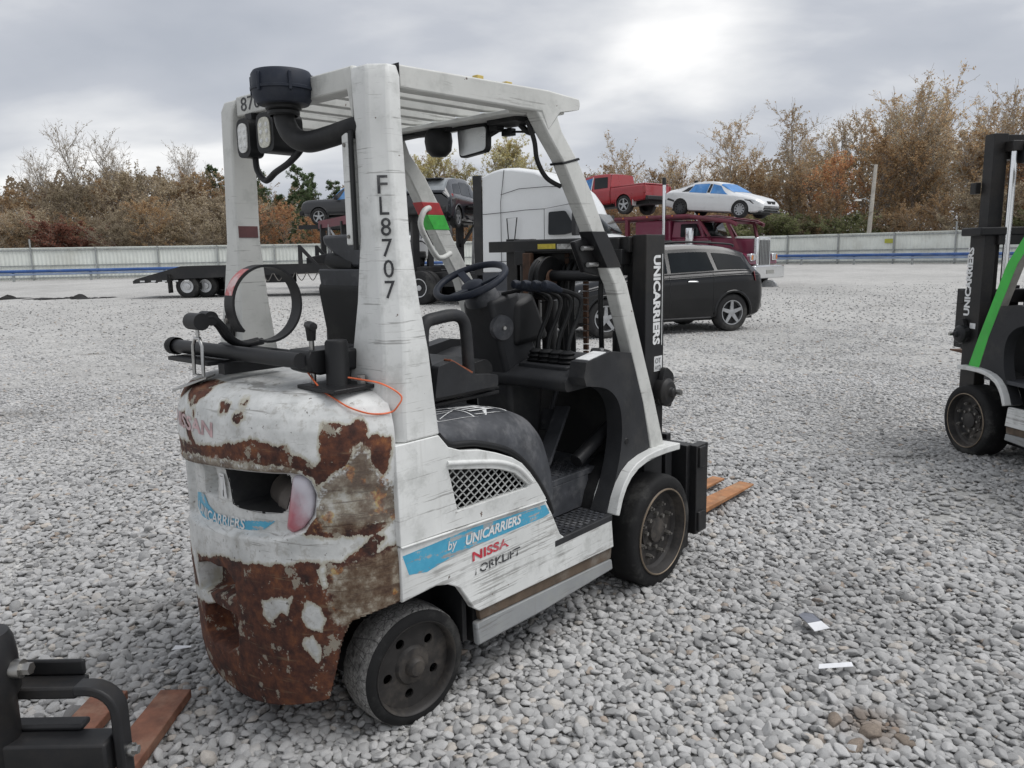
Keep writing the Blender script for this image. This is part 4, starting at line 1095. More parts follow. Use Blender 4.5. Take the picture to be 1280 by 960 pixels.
# work lamps
def work_lamp(y, z, w, mat_lens, depth):
    h = part('work_lamp', BLACK, fk, lambda m: m.prism(round_poly([(y - w, z - .068), (y + w, z - .068), (y + w, z + .062), (y - w, z + .062)], .032, 5), 'x', -.085, -.085 + depth), bevel=.012)
    part('lamp_lens', mat_lens, h, lambda m: m.prism(round_poly([(y - w * .68, z - .052), (y + w * .68, z - .052), (y + w * .68, z + .046), (y - w * .68, z + .046)], .03, 5), 'x', -.0885, -.08))
    part('lamp_led', INKW, h, lambda m: [m.lathe([(.008, -.0005), (.006, .002), (0, .003)], (-.0890, y + a_ * w * .33, z + b_ * .022), (-1, 0, 0), 10) for a_ in (-1, 1) for b_ in (-1.3, 0, 1)])
    part('lamp_bracket', STEELK, h, lambda m: m.box(-.06, -.02, y - .02, y + .02, z + .05, 2.034))
LENS = paint('ribbed lamp glass', (.62, .62, .60), .2, .1, var=.25, scale=60, grit=140, bump=.5)
LENS2 = paint('yellowed lamp glass', (.55, .54, .46), .2, .1, var=.3, scale=50, grit=140, bump=.5)
work_lamp(.235, 1.952, .042, LENS, .055)
work_lamp(.098, 1.956, .052, LENS2, .115)
part('lamp_cable', BLACK, fk, lambda m: m.tube(spline([(-.045, .232, 1.90), (-.045, .225, 1.845), (-.045, .175, 1.805), (-.045, .11, 1.828), (-.045, .02, 1.855), (-.045, -.05, 1.895), (-.04, -.03, 1.945)], 8), .011, 8), smooth=60)
# --- gas bottle bracket on the counterweight
bt = part('bottle_bracket', STEELK, fk, lambda m: m.cyl((-.285, .455, 1.236), (-.265, -.30, 1.236), .024, n=16).cyl((-.17, .34, 1.225), (-.155, -.34, 1.225), .020, n=14).box(-.32, -.10, .05, .09, 1.17, 1.205).box(-.34, -.19, .12, .40, 1.195, 1.208), smooth=40)
bt['label'] = 'black tubular bracket for a gas bottle, lying empty'
part('tube_cap', RUBBER, bt, lambda m: m.lathe([(0, .03), (.027, .028), (.031, .018), (.031, -.02)], (-.286, .455, 1.236), (-.02, 1, 0), 20), smooth=45)
def strap(m):
    rc = Vector((-.178, .02, 1.392)); R = .120; N = 44; w = .026
    for i in range(N + 1):
        a_ = math.radians(222 - 318 * i / N); d = Vector((math.cos(a_), 0, math.sin(a_)))
        for rr, yy in ((R, -w), (R + .008, -w), (R + .008, w), (R, w)): m.v.append(tuple(rc + d * rr + Vector((0, yy, 0))))
    m.f += [(i * 4 + k, i * 4 + (k + 1) % 4, (i + 1) * 4 + (k + 1) % 4, (i + 1) * 4 + k) for i in range(N) for k in range(4)] + [(0, 1, 2, 3), tuple(4 * N + k for k in range(4))]
part('strap_ring', STEELK, bt, strap, smooth=35)
def warn(m):
    rc = Vector((-.178, .02, 1.392)); R = .1295; N = 10
    m.grid(lambda i, j: tuple(rc + Vector((math.cos(math.radians(165 - 48 * i / N)), 0, math.sin(math.radians(165 - 48 * i / N)))) * R + Vector((0, -.022 + .044 * j, 0))), N, 1)
part('red_label', paint('worn red label', (.45, .12, .12), .5, scale=40, dirt=(.6, .5, .5), dirt_amt=.8), bt, warn)
part('latch_arm', STEELK, bt, lambda m: [m.tube(spline([(-.335, y, 1.345), (-.30, y, 1.352), (-.265, y, 1.32), (-.235, y, 1.275), (-.19, y, 1.25), (-.12, y, 1.255)], 5), .012, 8) for y in (.145, .175)] + [m.cyl((-.345, .125, 1.34), (-.345, .20, 1.34), .028, n=16), m.cyl((-.305, .135, 1.348), (-.305, .19, 1.348), .024, n=16)], smooth=50)
part('latch_loop', STEEL, bt, lambda m: m.tube([(-.355, .185, 1.165), (-.352, .185, 1.26), (-.35, .17, 1.285), (-.348, .145, 1.285), (-.348, .13, 1.26), (-.352, .13, 1.165)], .0065, 8, closed=True).cyl((-.345, .16, 1.28), (-.345, .16, 1.33), .006, n=8), smooth=50)
part('latch_tongue', STEEL, bt, lambda m: m.hexa([(-.405, .25, 1.105), (-.345, .13, 1.152), (-.30, .15, 1.156), (-.36, .285, 1.112)], [(-.405, .25, 1.111), (-.345, .13, 1.158), (-.30, .15, 1.162), (-.36, .285, 1.118)]), bevel=.001)
part('swivel_housing', STEELK, bt, lambda m: m.prism([(-.20, 1.185), (-.24, 1.20), (-.25, 1.24), (-.24, 1.262), (-.06, 1.262), (-.05, 1.19)], 'y', -.31, -.20).box(-.14, -.02, -.35, -.20, 1.195, 1.26), bevel=.008)
part('pivot_post', BLACK, bt, lambda m: m.lathe([(.044, 1.15), (.036, 1.16), (.035, 1.285), (.031, 1.292), (0, 1.294)], (-.165, -.345, 0), (0, 0, 1), 24), smooth=40)
part('pivot_plate', STEELK, bt, lambda m: m.box(-.25, -.05, -.44, -.25, 1.146, 1.158), bevel=.003)
kb = part('lock_knob', BLACK, bt, lambda m: m.lathe([(0, -.042), (.012, -.040), (.014, -.02), (.014, .02), (.012, .040), (0, .042)], (-.205, -.275, 1.335), (.4, 1, 0), 14).cyl((-.205, -.275, 1.29), (-.205, -.275, 1.33), .013, .017, 12), smooth=50)
part('lock_bolt', STEEL, kb, lambda m: m.cyl((-.205, -.275, 1.15), (-.205, -.275, 1.31), .008, n=10))
for q in ((-.12, -.40), (-.07, -.28)): part('hose_fitting', STEEL, bt, lambda m: m.cyl((q[0], q[1], 1.155), (q[0], q[1], 1.185), .014, n=6))
CORD = paint('orange cord', (.75, .17, .07), .5, var=.1, scale=30)
def cordpts():
    out = []
    for s_, z_, o_ in ((.46, 1.150, .01), (.50, 1.130, .012), (.541, 1.105, .010), (.60, 1.083, .008), (.66, 1.080, .008)):
        out.append(tuple(cw_pt(np.array([s_]), np.array([z_]), np.array([o_]))[0]))
    return [(-.215, -.250, 1.20)] + out + [(-.098, -.5385, 1.10), (-.085, -.54, 1.13), (-.115, -.49, 1.165), (-.14, -.40, 1.175), (-.16, -.37, 1.18)]
part('orange_cord', CORD, fk, lambda m: m.tube(spline(cordpts(), 6), .0027, 6), smooth=60)
# --- seat
seat = bpy.data.objects.new('seat', None); C.objects.link(seat); seat.parent = fk
part('cushion', BLACK, seat, lambda m: m.prism(round_poly([(.24, 1.045), (.24, 1.13), (.50, 1.125), (.62, 1.14), (.655, 1.09), (.60, 1.045)], .03), 'y', -.235, .235), bevel=.025)
part('backrest', BLACK, seat, lambda m: m.prism(round_poly([(.235, 1.08), (.175, 1.44), (.26, 1.47), (.34, 1.12)], .03), 'y', -.225, .225), bevel=.02)
part('back_plate', DARKG, seat, lambda m: m.hexa([(.190, .215, 1.375), (.190, -.13, 1.375), (.205, -.13, 1.375), (.205, .215, 1.375)], [(.178, .222, 1.495), (.178, -.225, 1.495), (.192, -.225, 1.495), (.192, .222, 1.495)]), bevel=.006)
for y in (.19, -.05): part('screw', STEEL, seat, lambda m: m.cyl((.189, y, 1.40), (.183, y, 1.40), .007, n=8))
part('headrest', DARKG, seat, lambda m: m.prism([(.22, 1.62), (-.20, 1.62), (-.20, 1.50), (.03, 1.50), (.16, 1.555), (.21, 1.585)], 'x', .20, .245), bevel=.012)
part('headrest_arm', BLACK, seat, lambda m: m.lathe([(0, -.09), (.03, -.08), (.036, 0), (.03, .08), (0, .09)], (.225, .12, 1.515), (0, 1, .15), 18), smooth=50)
part('hip_restraint', DARK, seat, lambda m: [m.tube(spline([(.26, y, 1.08), (.258, y, 1.25), (.275, y, 1.305), (.33, y, 1.318), (.42, y, 1.322), (.465, y, 1.295), (.478, y, 1.22), (.485, y, 1.08)], 6), .023, 12) for y in (-.262, .262)], smooth=60)
part('belt_buckle', DARK, seat, lambda m: m.prism(round_poly([(.27, 1.04), (.29, 1.15), (.36, 1.165), (.47, 1.10), (.60, 1.085), (.60, 1.04)], .012), 'y', -.305, -.262), bevel=.012)
part('belt_strap', paint('faded orange webbing', (.24, .075, .035), .8, scale=40), seat, lambda m: m.hexa([(.352, -.302, 1.164), (.462, -.302, 1.104), (.462, -.265, 1.104), (.352, -.265, 1.164)], [(.356, -.302, 1.171), (.468, -.302, 1.111), (.468, -.265, 1.111), (.356, -.265, 1.171)]), bevel=.002)
for z0, z1, d in ((.998, 1.012, .02), (1.018, 1.044, 0)): part('seat_rail', STEELK, seat, lambda m: [m.box(.25 - d, .63 + d, y - .02, y + .02, z0, z1) for y in (-.245, .2)], bevel=.003)
part('seat_lever', BLACK, seat, lambda m: m.bar((.62, -.16, 1.02), (.72, -.19, 1.005), .03, .014), bevel=.004)
# printed warning panel lines on the engine cover
def hood_print(m):
    def zt(x, y=-.36):
        u = max(0, (abs(y) - .36) / .14); w = 1 - math.sqrt(max(0, 1 - u * u)); a_ = float(np.interp(x, [.05, .30, .48, .58, .665], [1.0, .992, .978, .955, .91]))
        return a_ - w * (a_ - float(np.interp(x, [.085, .17, .30, .40, .49, .55], [.955, .918, .89, .85, .795, .725]))) + .004
    def ln(a_, b_, w):
        a_ = Vector((*a_, zt(*a_))); b_ = Vector((*b_, zt(*b_))); d = (b_ - a_).normalized(); n_ = Vector((-d.y, d.x, 0)) * w / 2
        m.add([a_ - n_, b_ - n_, b_ + n_, a_ + n_], [(0, 1, 2, 3)])
    def poly(pts, w):
        for q in range(len(pts) - 1):
            n_ = 6
            for k in range(n_):
                f = lambda t: (pts[q][0] + (pts[q + 1][0] - pts[q][0]) * t, pts[q][1] + (pts[q + 1][1] - pts[q][1]) * t)
                ln(f(k / n_), f((k + 1) / n_), w)
    poly([(.17, -.425), (.55, -.425), (.55, -.29), (.17, -.29), (.17, -.425)], .005)
    poly([(.34, -.425), (.34, -.29)], .005); poly([(.19, -.41), (.32, -.34), (.19, -.30)], .004); poly([(.22, -.355), (.30, -.355)], .004)
    for k in range(4): poly([(.36, -.41 + k * .033), (.52 - (k % 2) * .03, -.405 + k * .033)], .014 + .006 * (k % 2))
    poly([(.40, -.42), (.46, -.36), (.44, -.30)], .014)
part('hood_print', INKW, fk, hood_print, smooth=0, fix=False)
# --- controls
col = part('steering_column', DARK, fk, lambda m: m.hexa([(.88, -.11, 1.0), (1.13, -.11, 1.0), (1.13, .11, 1.0), (.88, .11, 1.0)], [(.80, -.085, 1.345), (.98, -.085, 1.385), (.98, .085, 1.385), (.80, .085, 1.345)]).hexa([(.90, -.10, .70), (1.10, -.10, .70), (1.10, .10, .70), (.90, .10, .70)], [(.885, -.108, 1.0), (1.125, -.108, 1.0), (1.125, .108, 1.0), (.885, .108, 1.0)]), bevel=.022)
part('column_cover', BLACK, col, lambda m: m.hexa([(.92, -.122, 1.14), (1.16, -.122, 1.16), (1.16, .122, 1.16), (.92, .122, 1.14)], [(.94, -.10, 1.335), (1.07, -.10, 1.375), (1.07, .10, 1.375), (.94, .10, 1.335)]), bevel=.03)
part('column_cap', DARKG, col, lambda m: m.lathe([(.075, 0), (.070, .03), (.05, .05), (0, .055)], (.845, 0, 1.345), (-.45, 0, .89), 28), smooth=50)
part('key_switch', DARKG, col, lambda m: m.lathe([(.055, -.01), (.052, .012), (.03, .018), (0, .018)], (.855, -.098, 1.232), (-.25, -1, 0), 28), smooth=40)
part('key_hole', STEEL, col, lambda m: m.lathe([(.010, .0), (.008, .007), (0, .007)], (.8505, -.115, 1.232), (-.25, -1, 0), 12))
part('turn_lever', BLACK, col, lambda m: m.tube([(.90, -.06, 1.37), (.96, -.16, 1.395), (.965, -.20, 1.40)], [.008, .009, .013], 8), smooth=50)
sw = bpy.data.objects.new('steering_wheel', None); C.objects.link(sw); sw.parent = fk
_c = Vector((.775, 0, 1.430)); _n = Vector((-.43, 0, .90)).normalized(); _a = Vector((0, 1, 0)); _b = _n.cross(_a)
part('wheel_ring', BLUESLATE, sw, lambda m: m.tube([_c + (_a * math.cos(2 * PI * k / 48) + _b * math.sin(2 * PI * k / 48)) * .152 for k in range(48)], .0145, 12, closed=True), smooth=60)
part('wheel_hub', BLUESLATE, sw, lambda m: m.lathe([(.045, -.055), (.05, -.03), (.047, -.015), (.03, -.006), (0, -.004)], _c, _n, 24), smooth=50)
for an in (90, 210, 330):
    d_ = _a * math.cos(math.radians(an)) + _b * math.sin(math.radians(an))
    part('spoke', BLUESLATE, sw, lambda m: m.bar(_c + d_ * .03 - _n * .025, _c + d_ * .146, .034, .012, _n), bevel=.003)
for i, y in enumerate((-.165, -.220, -.275, -.330)):
    lv = part('control_lever', BLACK, fk, lambda m: m.tube(spline([(1.005, y, 1.10), (1.02, y, 1.18), (1.065, y - .01, 1.27), (1.085, y - .012, 1.335), (1.05, y, 1.368), (.96, y + .012, 1.392)], 5), .0095, 8), smooth=60)
    part('lever_knob', BLUESLATE, lv, lambda m: m.tube(spline([(.975, y + .01, 1.386), (.935, y + .014, 1.400), (.895, y + .016, 1.412), (.872, y + .018, 1.412)], 4), [.011] * 2 + [.014] * 2 + [.018] * 4 + [.019] * 2 + [.017] * 2 + [.010], 10), smooth=60)
    part('lever_boot', BLACK, lv, lambda m: m.lathe([(.046, 1.070), (.036, 1.079), (.044, 1.088), (.033, 1.097), (.040, 1.106), (.029, 1.115), (.034, 1.124), (.018, 1.134), (0, 1.136)], (1.003, y, 0), (0, 0, 1), 14), smooth=30)
part('lever_console', DARK, fk, lambda m: m.box(.925, 1.085, -.385, -.125, 1.055, 1.0795), bevel=.006)
part('data_plate', INKW, fk, lambda m: m.hexa([(.925, -.496, 1.1145), (1.045, -.496, 1.1335), (1.045, -.431, 1.1335), (.925, -.431, 1.1145)], [(.925, -.496, 1.1175), (1.045, -.496, 1.1365), (1.045, -.431, 1.1365), (.925, -.431, 1.1175)]))
part('filler_cap', BLACK, fk, lambda m: m.lathe([(.048, -.01), (.046, .006), (.03, .010), (0, .010)], (1.15, -.40, 1.118), (.0, -.2, 1), 24), smooth=40)
part('cap_button', STEEL, fk, lambda m: m.lathe([(.012, .008), (.010, .014), (0, .015)], (1.15, -.40, 1.12), (.0, -.2, 1), 12))
part('pedal', DARKG, fk, lambda m: m.bar((.935, -.245, .64), (1.14, -.20, .86), .075, .014, (-.7, 0, .7)), bevel=.004)
part('brake_pedal', DARKG, fk, lambda m: m.bar((1.13, -.10, .74), (1.17, -.10, .83), .09, .014, (-.7, 0, .7)).tube([(1.16, -.10, .79), (1.24, -.10, .95)], .012, 8), bevel=.003)
part('shield_hole', BLACK, fk, lambda m: m.lathe([(.016, .0), (.013, .004), (0, .004)], (1.19, -.5020, .735), (0, -1, 0), 14))
# --- mast and carriage
ms = mast(fk)
lettering('lettering', 'UNICARRIERS', INKW, ms, (1.530, -.4202, 1.520), (0, 0, -1), (1, 0, 0), .062, .0, .045, width=.41)
lettering('lettering', '_', INKW, ms, (1.606, -.4203, 1.525), (0, 0, -1), (1, 0, 0), .005, .0, 0, width=.42)
part('mast_label', INKW, ms, lambda m: m.box(1.545, 1.615, -.4215, -.4203, .985, 1.055))
lettering('lettering', 'OT', INKK, ms, (1.552, -.4216, 1.022), (1, 0, 0), (0, 0, 1), .024, width=.05)
lettering('lettering', 'HYD', INKK, ms, (1.552, -.4216, .990), (1, 0, 0), (0, 0, 1), .022, width=.05)
part('tie_bar', STEELK, ms, lambda m: m.box(1.425, 1.444, -.30, .50, 1.545, 1.600), bevel=.003)
part('caution_label', paint('yellow caution label', (.62, .50, .05), .5, scale=60), ms, lambda m: m.box(1.4235, 1.4249, .06, .17, 1.558, 1.582))
part('worn_label', paint('worn white label', (.5, .5, .48), .6, scale=70, dirt=(.06, .06, .06), dirt_amt=.9), ms, lambda m: m.box(1.4235, 1.4249, -.10, .05, 1.556, 1.580))
pl_ = part('hose_pulley', BLACK, ms, lambda m: m.lathe([(.0, -.02), (.088, -.02), (.105, -.03), (.108, -.02), (.092, 0), (.108, .02), (.105, .03), (.088, .02), (0, .02)], (1.405, .10, 1.415), (0, 1, 0), 36), smooth=40)
part('pulley_hub', RUSTM, pl_, lambda m: m.lathe([(.045, -.03), (.04, -.036), (0, -.036)], (1.405, .10, 1.415), (0, 1, 0), 16).lathe([(.045, .03), (.04, .036), (0, .036)], (1.405, .10, 1.415), (0, 1, 0), 16))
part('pulley_shaft', STEELK, pl_, lambda m: m.cyl((1.405, .14, 1.43), (1.405, -.28, 1.43), .026, n=14))
for k, (y, x, z0) in enumerate(((.135, 1.33, .75), (.115, 1.30, .75), (.065, 1.47, .75), (.045, 1.50, .75), (.02, 1.45, .75), (-.02, 1.45, .75), (-.20, 1.43, .75))):
    part('hose', BLACK, ms, lambda m: m.tube(spline([(x, y, z0), (x + .01, y, 1.05), (x, y, 1.30), (x + .015, y, 1.44), (x + .06, y, 1.50)], 5), .0125, 8), smooth=60)
part('center_cylinder', STEELK, ms, lambda m: m.cyl((1.55, .20, .14), (1.55, .20, 1.30), .040, n=18).cyl((1.55, .20, 1.30), (1.55, .20, 1.44), .024, n=16))
part('rust_channel', RUSTM, ms, lambda m: m.box(1.40, 1.43, .20, .25, .80, 1.54), bevel=.004)
part('tilt_rod', STEELK, ms, lambda m: m.cyl((1.02, -.36, .66), (1.48, -.36, .86), .030, n=14))
cg = carriage(fk, 0.0, FORKM)
part('bearing_edge', STEELK, cg, lambda m: m.box(1.70, 1.76, -.40, -.345, .14, .60), bevel=.004)

# ================================================================== second forklift, right edge of the picture
Y2 = math.radians(95)
_p = Vector((3.345, 5.62)); _o = Vector((1.455 * math.cos(Y2) - .532 * math.sin(Y2), 1.455 * math.sin(Y2) + .532 * math.cos(Y2)))
f2 = thing('forklift', 'forklift with bright green front posts and raised mast at the right edge', 'forklift', (_p.x - _o.x, _p.y - _o.y, 0), Y2)
GREENP = paint('bright green paint', (.045, .46, .055), .4, var=.12, scale=8, dirt=(.2, .3, .2), dirt_amt=.3)
GREYP = paint('weathered grey post', (.30, .29, .26), .7, var=.25, scale=10)
body(f2, WHITE, WHITE2, False)
for sg in (-1, 1):
    drive_wheel(f2, 1.455, sg * .532, sg); steer_wheel(f2, 0, sg * .475, sg)
    fp = front_post(f2, sg, GREYP)
    def strip(m):
        n = len(FPOST_R)
        for i in range(n):
            zi = FPOST_R[i][1]; yo = .455 + .05 * (1.98 - zi) / 1.33
            m.v += [(FPOST_R[i][0] - .001, sg * (yo + .0025), FPOST_R[i][1]), (FPOST_F[i][0] + .001, sg * (yo + .0025), FPOST_F[i][1])]
        m.f += [(2 * i, 2 * i + 1, 2 * i + 3, 2 * i + 2) for i in range(n - 1)]
    part('green_face', GREENP, fp, strip)
    rear_post(f2, sg, WHITE)
guard_roof(f2, PALE)
c2 = copy_tree(cw, f2)
m2 = mast(f2, .70); m2.scale = (1, 1.14, 1)
lettering('lettering', 'UNICARRIERS', INKW, m2, (1.575, .4202, 1.02), (0, 0, 1), (1, 0, 0), .066, .0, .045, width=.50)
part('mast_label', INKW, m2, lambda m: m.box(1.50, 1.56, .4203, .4215, .93, .97))
part('mast_yoke', STEELK, m2, lambda m: m.box(1.44, 1.66, -.47, .47, 1.60, 1.66), bevel=.01)
for sg in (-1, 1):
    part('hose_reel', BLACK, m2, lambda m: m.lathe([(0, -.05), (.05, -.05), (.075, -.045), (.08, 0), (.075, .045), (.05, .05), (0, .05)], (1.44, sg * .20, 2.17), (0, 1, 0), 24), smooth=50)
    part('hose', BLACK, m2, lambda m: m.tube(spline([(1.44, sg * .13, 2.25), (1.40, sg * .10, 2.2), (1.39, sg * .10, 2.0), (1.40, sg * .12, 1.6), (1.42, sg * .15, 1.3)], 6), .016, 8), smooth=60)
part('hose', BLACK, m2, lambda m: m.tube(spline([(1.42, .06, 2.23), (1.36, .03, 2.14), (1.34, .02, 1.9), (1.40, .04, 1.5)], 6), .016, 8), smooth=60)
part('mast_tab', STEELK, m2, lambda m: m.box(1.60, 1.66, .392, .43, 1.90, 1.98), bevel=.004)
carriage(f2, .62, RUSTM, forks=((-.16, -.05), (.05, .16)), half=.34, tip=2.25)

# ================================================================== third forklift: its front end reaches into the lower left corner
f3 = thing('forklift', 'black forklift carriage with red-brown forks reaching in at lower left corner', 'forklift', (-1.425, 1.62, -.012), 0)
part('upper_bar', STEELK, f3, lambda m: m.box(-.55, .405, .035, .10, .555, .585).box(-.55, .40, .088, .10, .585, .625), bevel=.006)
def arm(m):
    pa = [(.425, .60), (.455, .60)] + [(.455 + .06 * math.sin(math.radians(a_)), .54 + .06 * math.cos(math.radians(a_))) for a_ in range(15, 91, 15)] + [(.515, .04)]
    n = len(pa)
    for i, (x, z) in enumerate(pa):
        d = Vector((pa[min(i + 1, n - 1)][0] - pa[max(i - 1, 0)][0], pa[min(i + 1, n - 1)][1] - pa[max(i - 1, 0)][1])).normalized(); nr = Vector((-d.y, d.x)) * .011
        for s_, y in ((1, -.012), (1, .034), (-1, .034), (-1, -.012)): m.v.append((x + nr.x * s_, y, z + nr.y * s_))
    m.f += [(i * 4 + k, i * 4 + (k + 1) % 4, (i + 1) * 4 + (k + 1) % 4, (i + 1) * 4 + k) for i in range(n - 1) for k in range(4)] + [(0, 1, 2, 3), tuple(4 * (n - 1) + k for k in range(4))]
part('side_arm', STEELK, f3, arm, bevel=.005)
part('cross_bar', STEELK, f3, lambda m: m.box(-.55, .498, -.035, .035, .40, .485).box(-.55, .42, .02, .06, .485, .50), bevel=.006)
part('arm_bolt', STEEL, f3, lambda m: m.cyl((.525, .015, .44), (.548, .015, .44), .010, n=6).cyl((.525, .015, .44), (.537, .015, .44), .015, n=16))
part('roller_block', STEELK, f3, lambda m: m.box(-.50, .29, -.10, -.04, .05, .375), bevel=.008)
part('roller_block', STEELK, f3, lambda m: m.box(.36, .45, -.11, -.045, .05, .39), bevel=.008)
part('lower_bar', STEELK, f3, lambda m: m.box(-.55, .495, -.03, .04, .10, .20), bevel=.006)
cy_ = part('hose_cylinder', STEELK, f3, lambda m: m.lathe([(0, .745), (.05, .74), (.058, .72), (.062, .68), (.062, .60), (.05, .58), (.048, .04)], (.235, .0, 0), (0, 0, 1), 24), smooth=45)
part('pin_bolt', STEEL, cy_, lambda m: m.cyl((.29, 0, .655), (.335, 0, .655), .014, n=6).cyl((.285, 0, .655), (.315, 0, .655), .021, n=16))
for x0, x1 in ((.168, .283), (-.06, .06)):
    part('fork', FORKR, f3, lambda m: m.hexa([(x0, .10, .03), (x1, .10, .03), (x1 - .004, .90, .035), (x0 + .004, .90, .035)], [(x0, .10, .072), (x1, .10, .072), (x1 - .004, .90, .066), (x0 + .004, .90, .066)]), bevel=.003)
# ================================================================== other vehicles on the lot
def carpaint(name, col, rough=.28, coat=.6, var=.08, dirt=None, dirt_amt=.3, scale=2.0, spec=.5):
    return paint(name, col, rough, 0.0, var=var, scale=scale, dirt=dirt, dirt_amt=dirt_amt, bump=.02, grit=30, coat=coat, spec=spec)
CGLASS = paint('tinted car glass', (.012, .014, .016), .06, 0.0, var=.2, scale=2, dirt=(.05, .053, .056), dirt_amt=.25, bump=.0, spec=.35)
CGLASS2 = paint('light car glass', (.012, .015, .017), .07, 0.0, var=.2, scale=1.5, dirt=(.03, .034, .037), dirt_amt=.4, bump=.0, spec=.2)
FILM = paint('blue plastic film', (.055, .22, .52), .35, 0.0, var=.25, scale=3, dirt=(.30, .45, .65), dirt_amt=.5, bump=.2, grit=9)
TYRE2 = paint('car tyre', (.016, .016, .017), .8, var=.25, scale=6, dirt=(.10, .098, .09), dirt_amt=.5)
ALLOY = paint('alloy wheel', (.42, .43, .44), .35, .6, var=.2, scale=8, dirt=(.12, .115, .11), dirt_amt=.4)
ALLOYD = paint('dark alloy wheel', (.06, .062, .066), .4, .5, var=.2, scale=8)
TRIM = paint('black car trim', (.014, .0145, .016), .6, var=.2, scale=5, dirt=(.07, .068, .065), dirt_amt=.4)
REDL = paint('red tail lamp', (.30, .012, .016), .2, coat=.5)
CLEARL = paint('clear head lamp', (.55, .57, .58), .12, .3, scale=12, coat=.5)

def car_wheel(root, x, y, R, W, side, rim=None, spokes=5, rr=.66, z=0.0):
    rim = rim or ALLOY; ax = (0, side, 0); h = W / 2
    w = bpy.data.objects.new('wheel', None); C.objects.link(w); w.parent = root; w.location = (x, y - side * h, R + z)
    part('tyre', TYRE2, w, lambda m: m.lathe([(R * rr, h - .012), (R * .78, h), (R * .92, h - .006), (R, h - .035), (R, -h + .03), (R * .9, -h), (R * .6, -h)], (0, 0, 0), ax, 36), smooth=50)
    def f(m):
        m.lathe([(R * rr, h - .004), (R * (rr - .05), h - .006), (R * (rr - .07), h - .07)], (0, 0, 0), ax, 32)
        m.lathe([(R * .17, h - .045), (R * .16, h - .022), (0, h - .02)], (0, 0, 0), ax, 14)
        for k in range(spokes):
            a_ = 2 * PI * k / spokes + .3
            d = Vector((math.cos(a_), 0, math.sin(a_))); o = Vector(ax)
            m.bar(d * R * .10 + o * (h - .035), d * R * (rr - .03) + o * (h - .022), R * .22, .025, o, R * .15)
    part('rim', rim, w, f, smooth=40)
    part('brake_disc', TRIM, w, lambda m: m.lathe([(R * (rr - .05), h - .075), (0, h - .075)], (0, 0, 0), ax, 24))
    return w

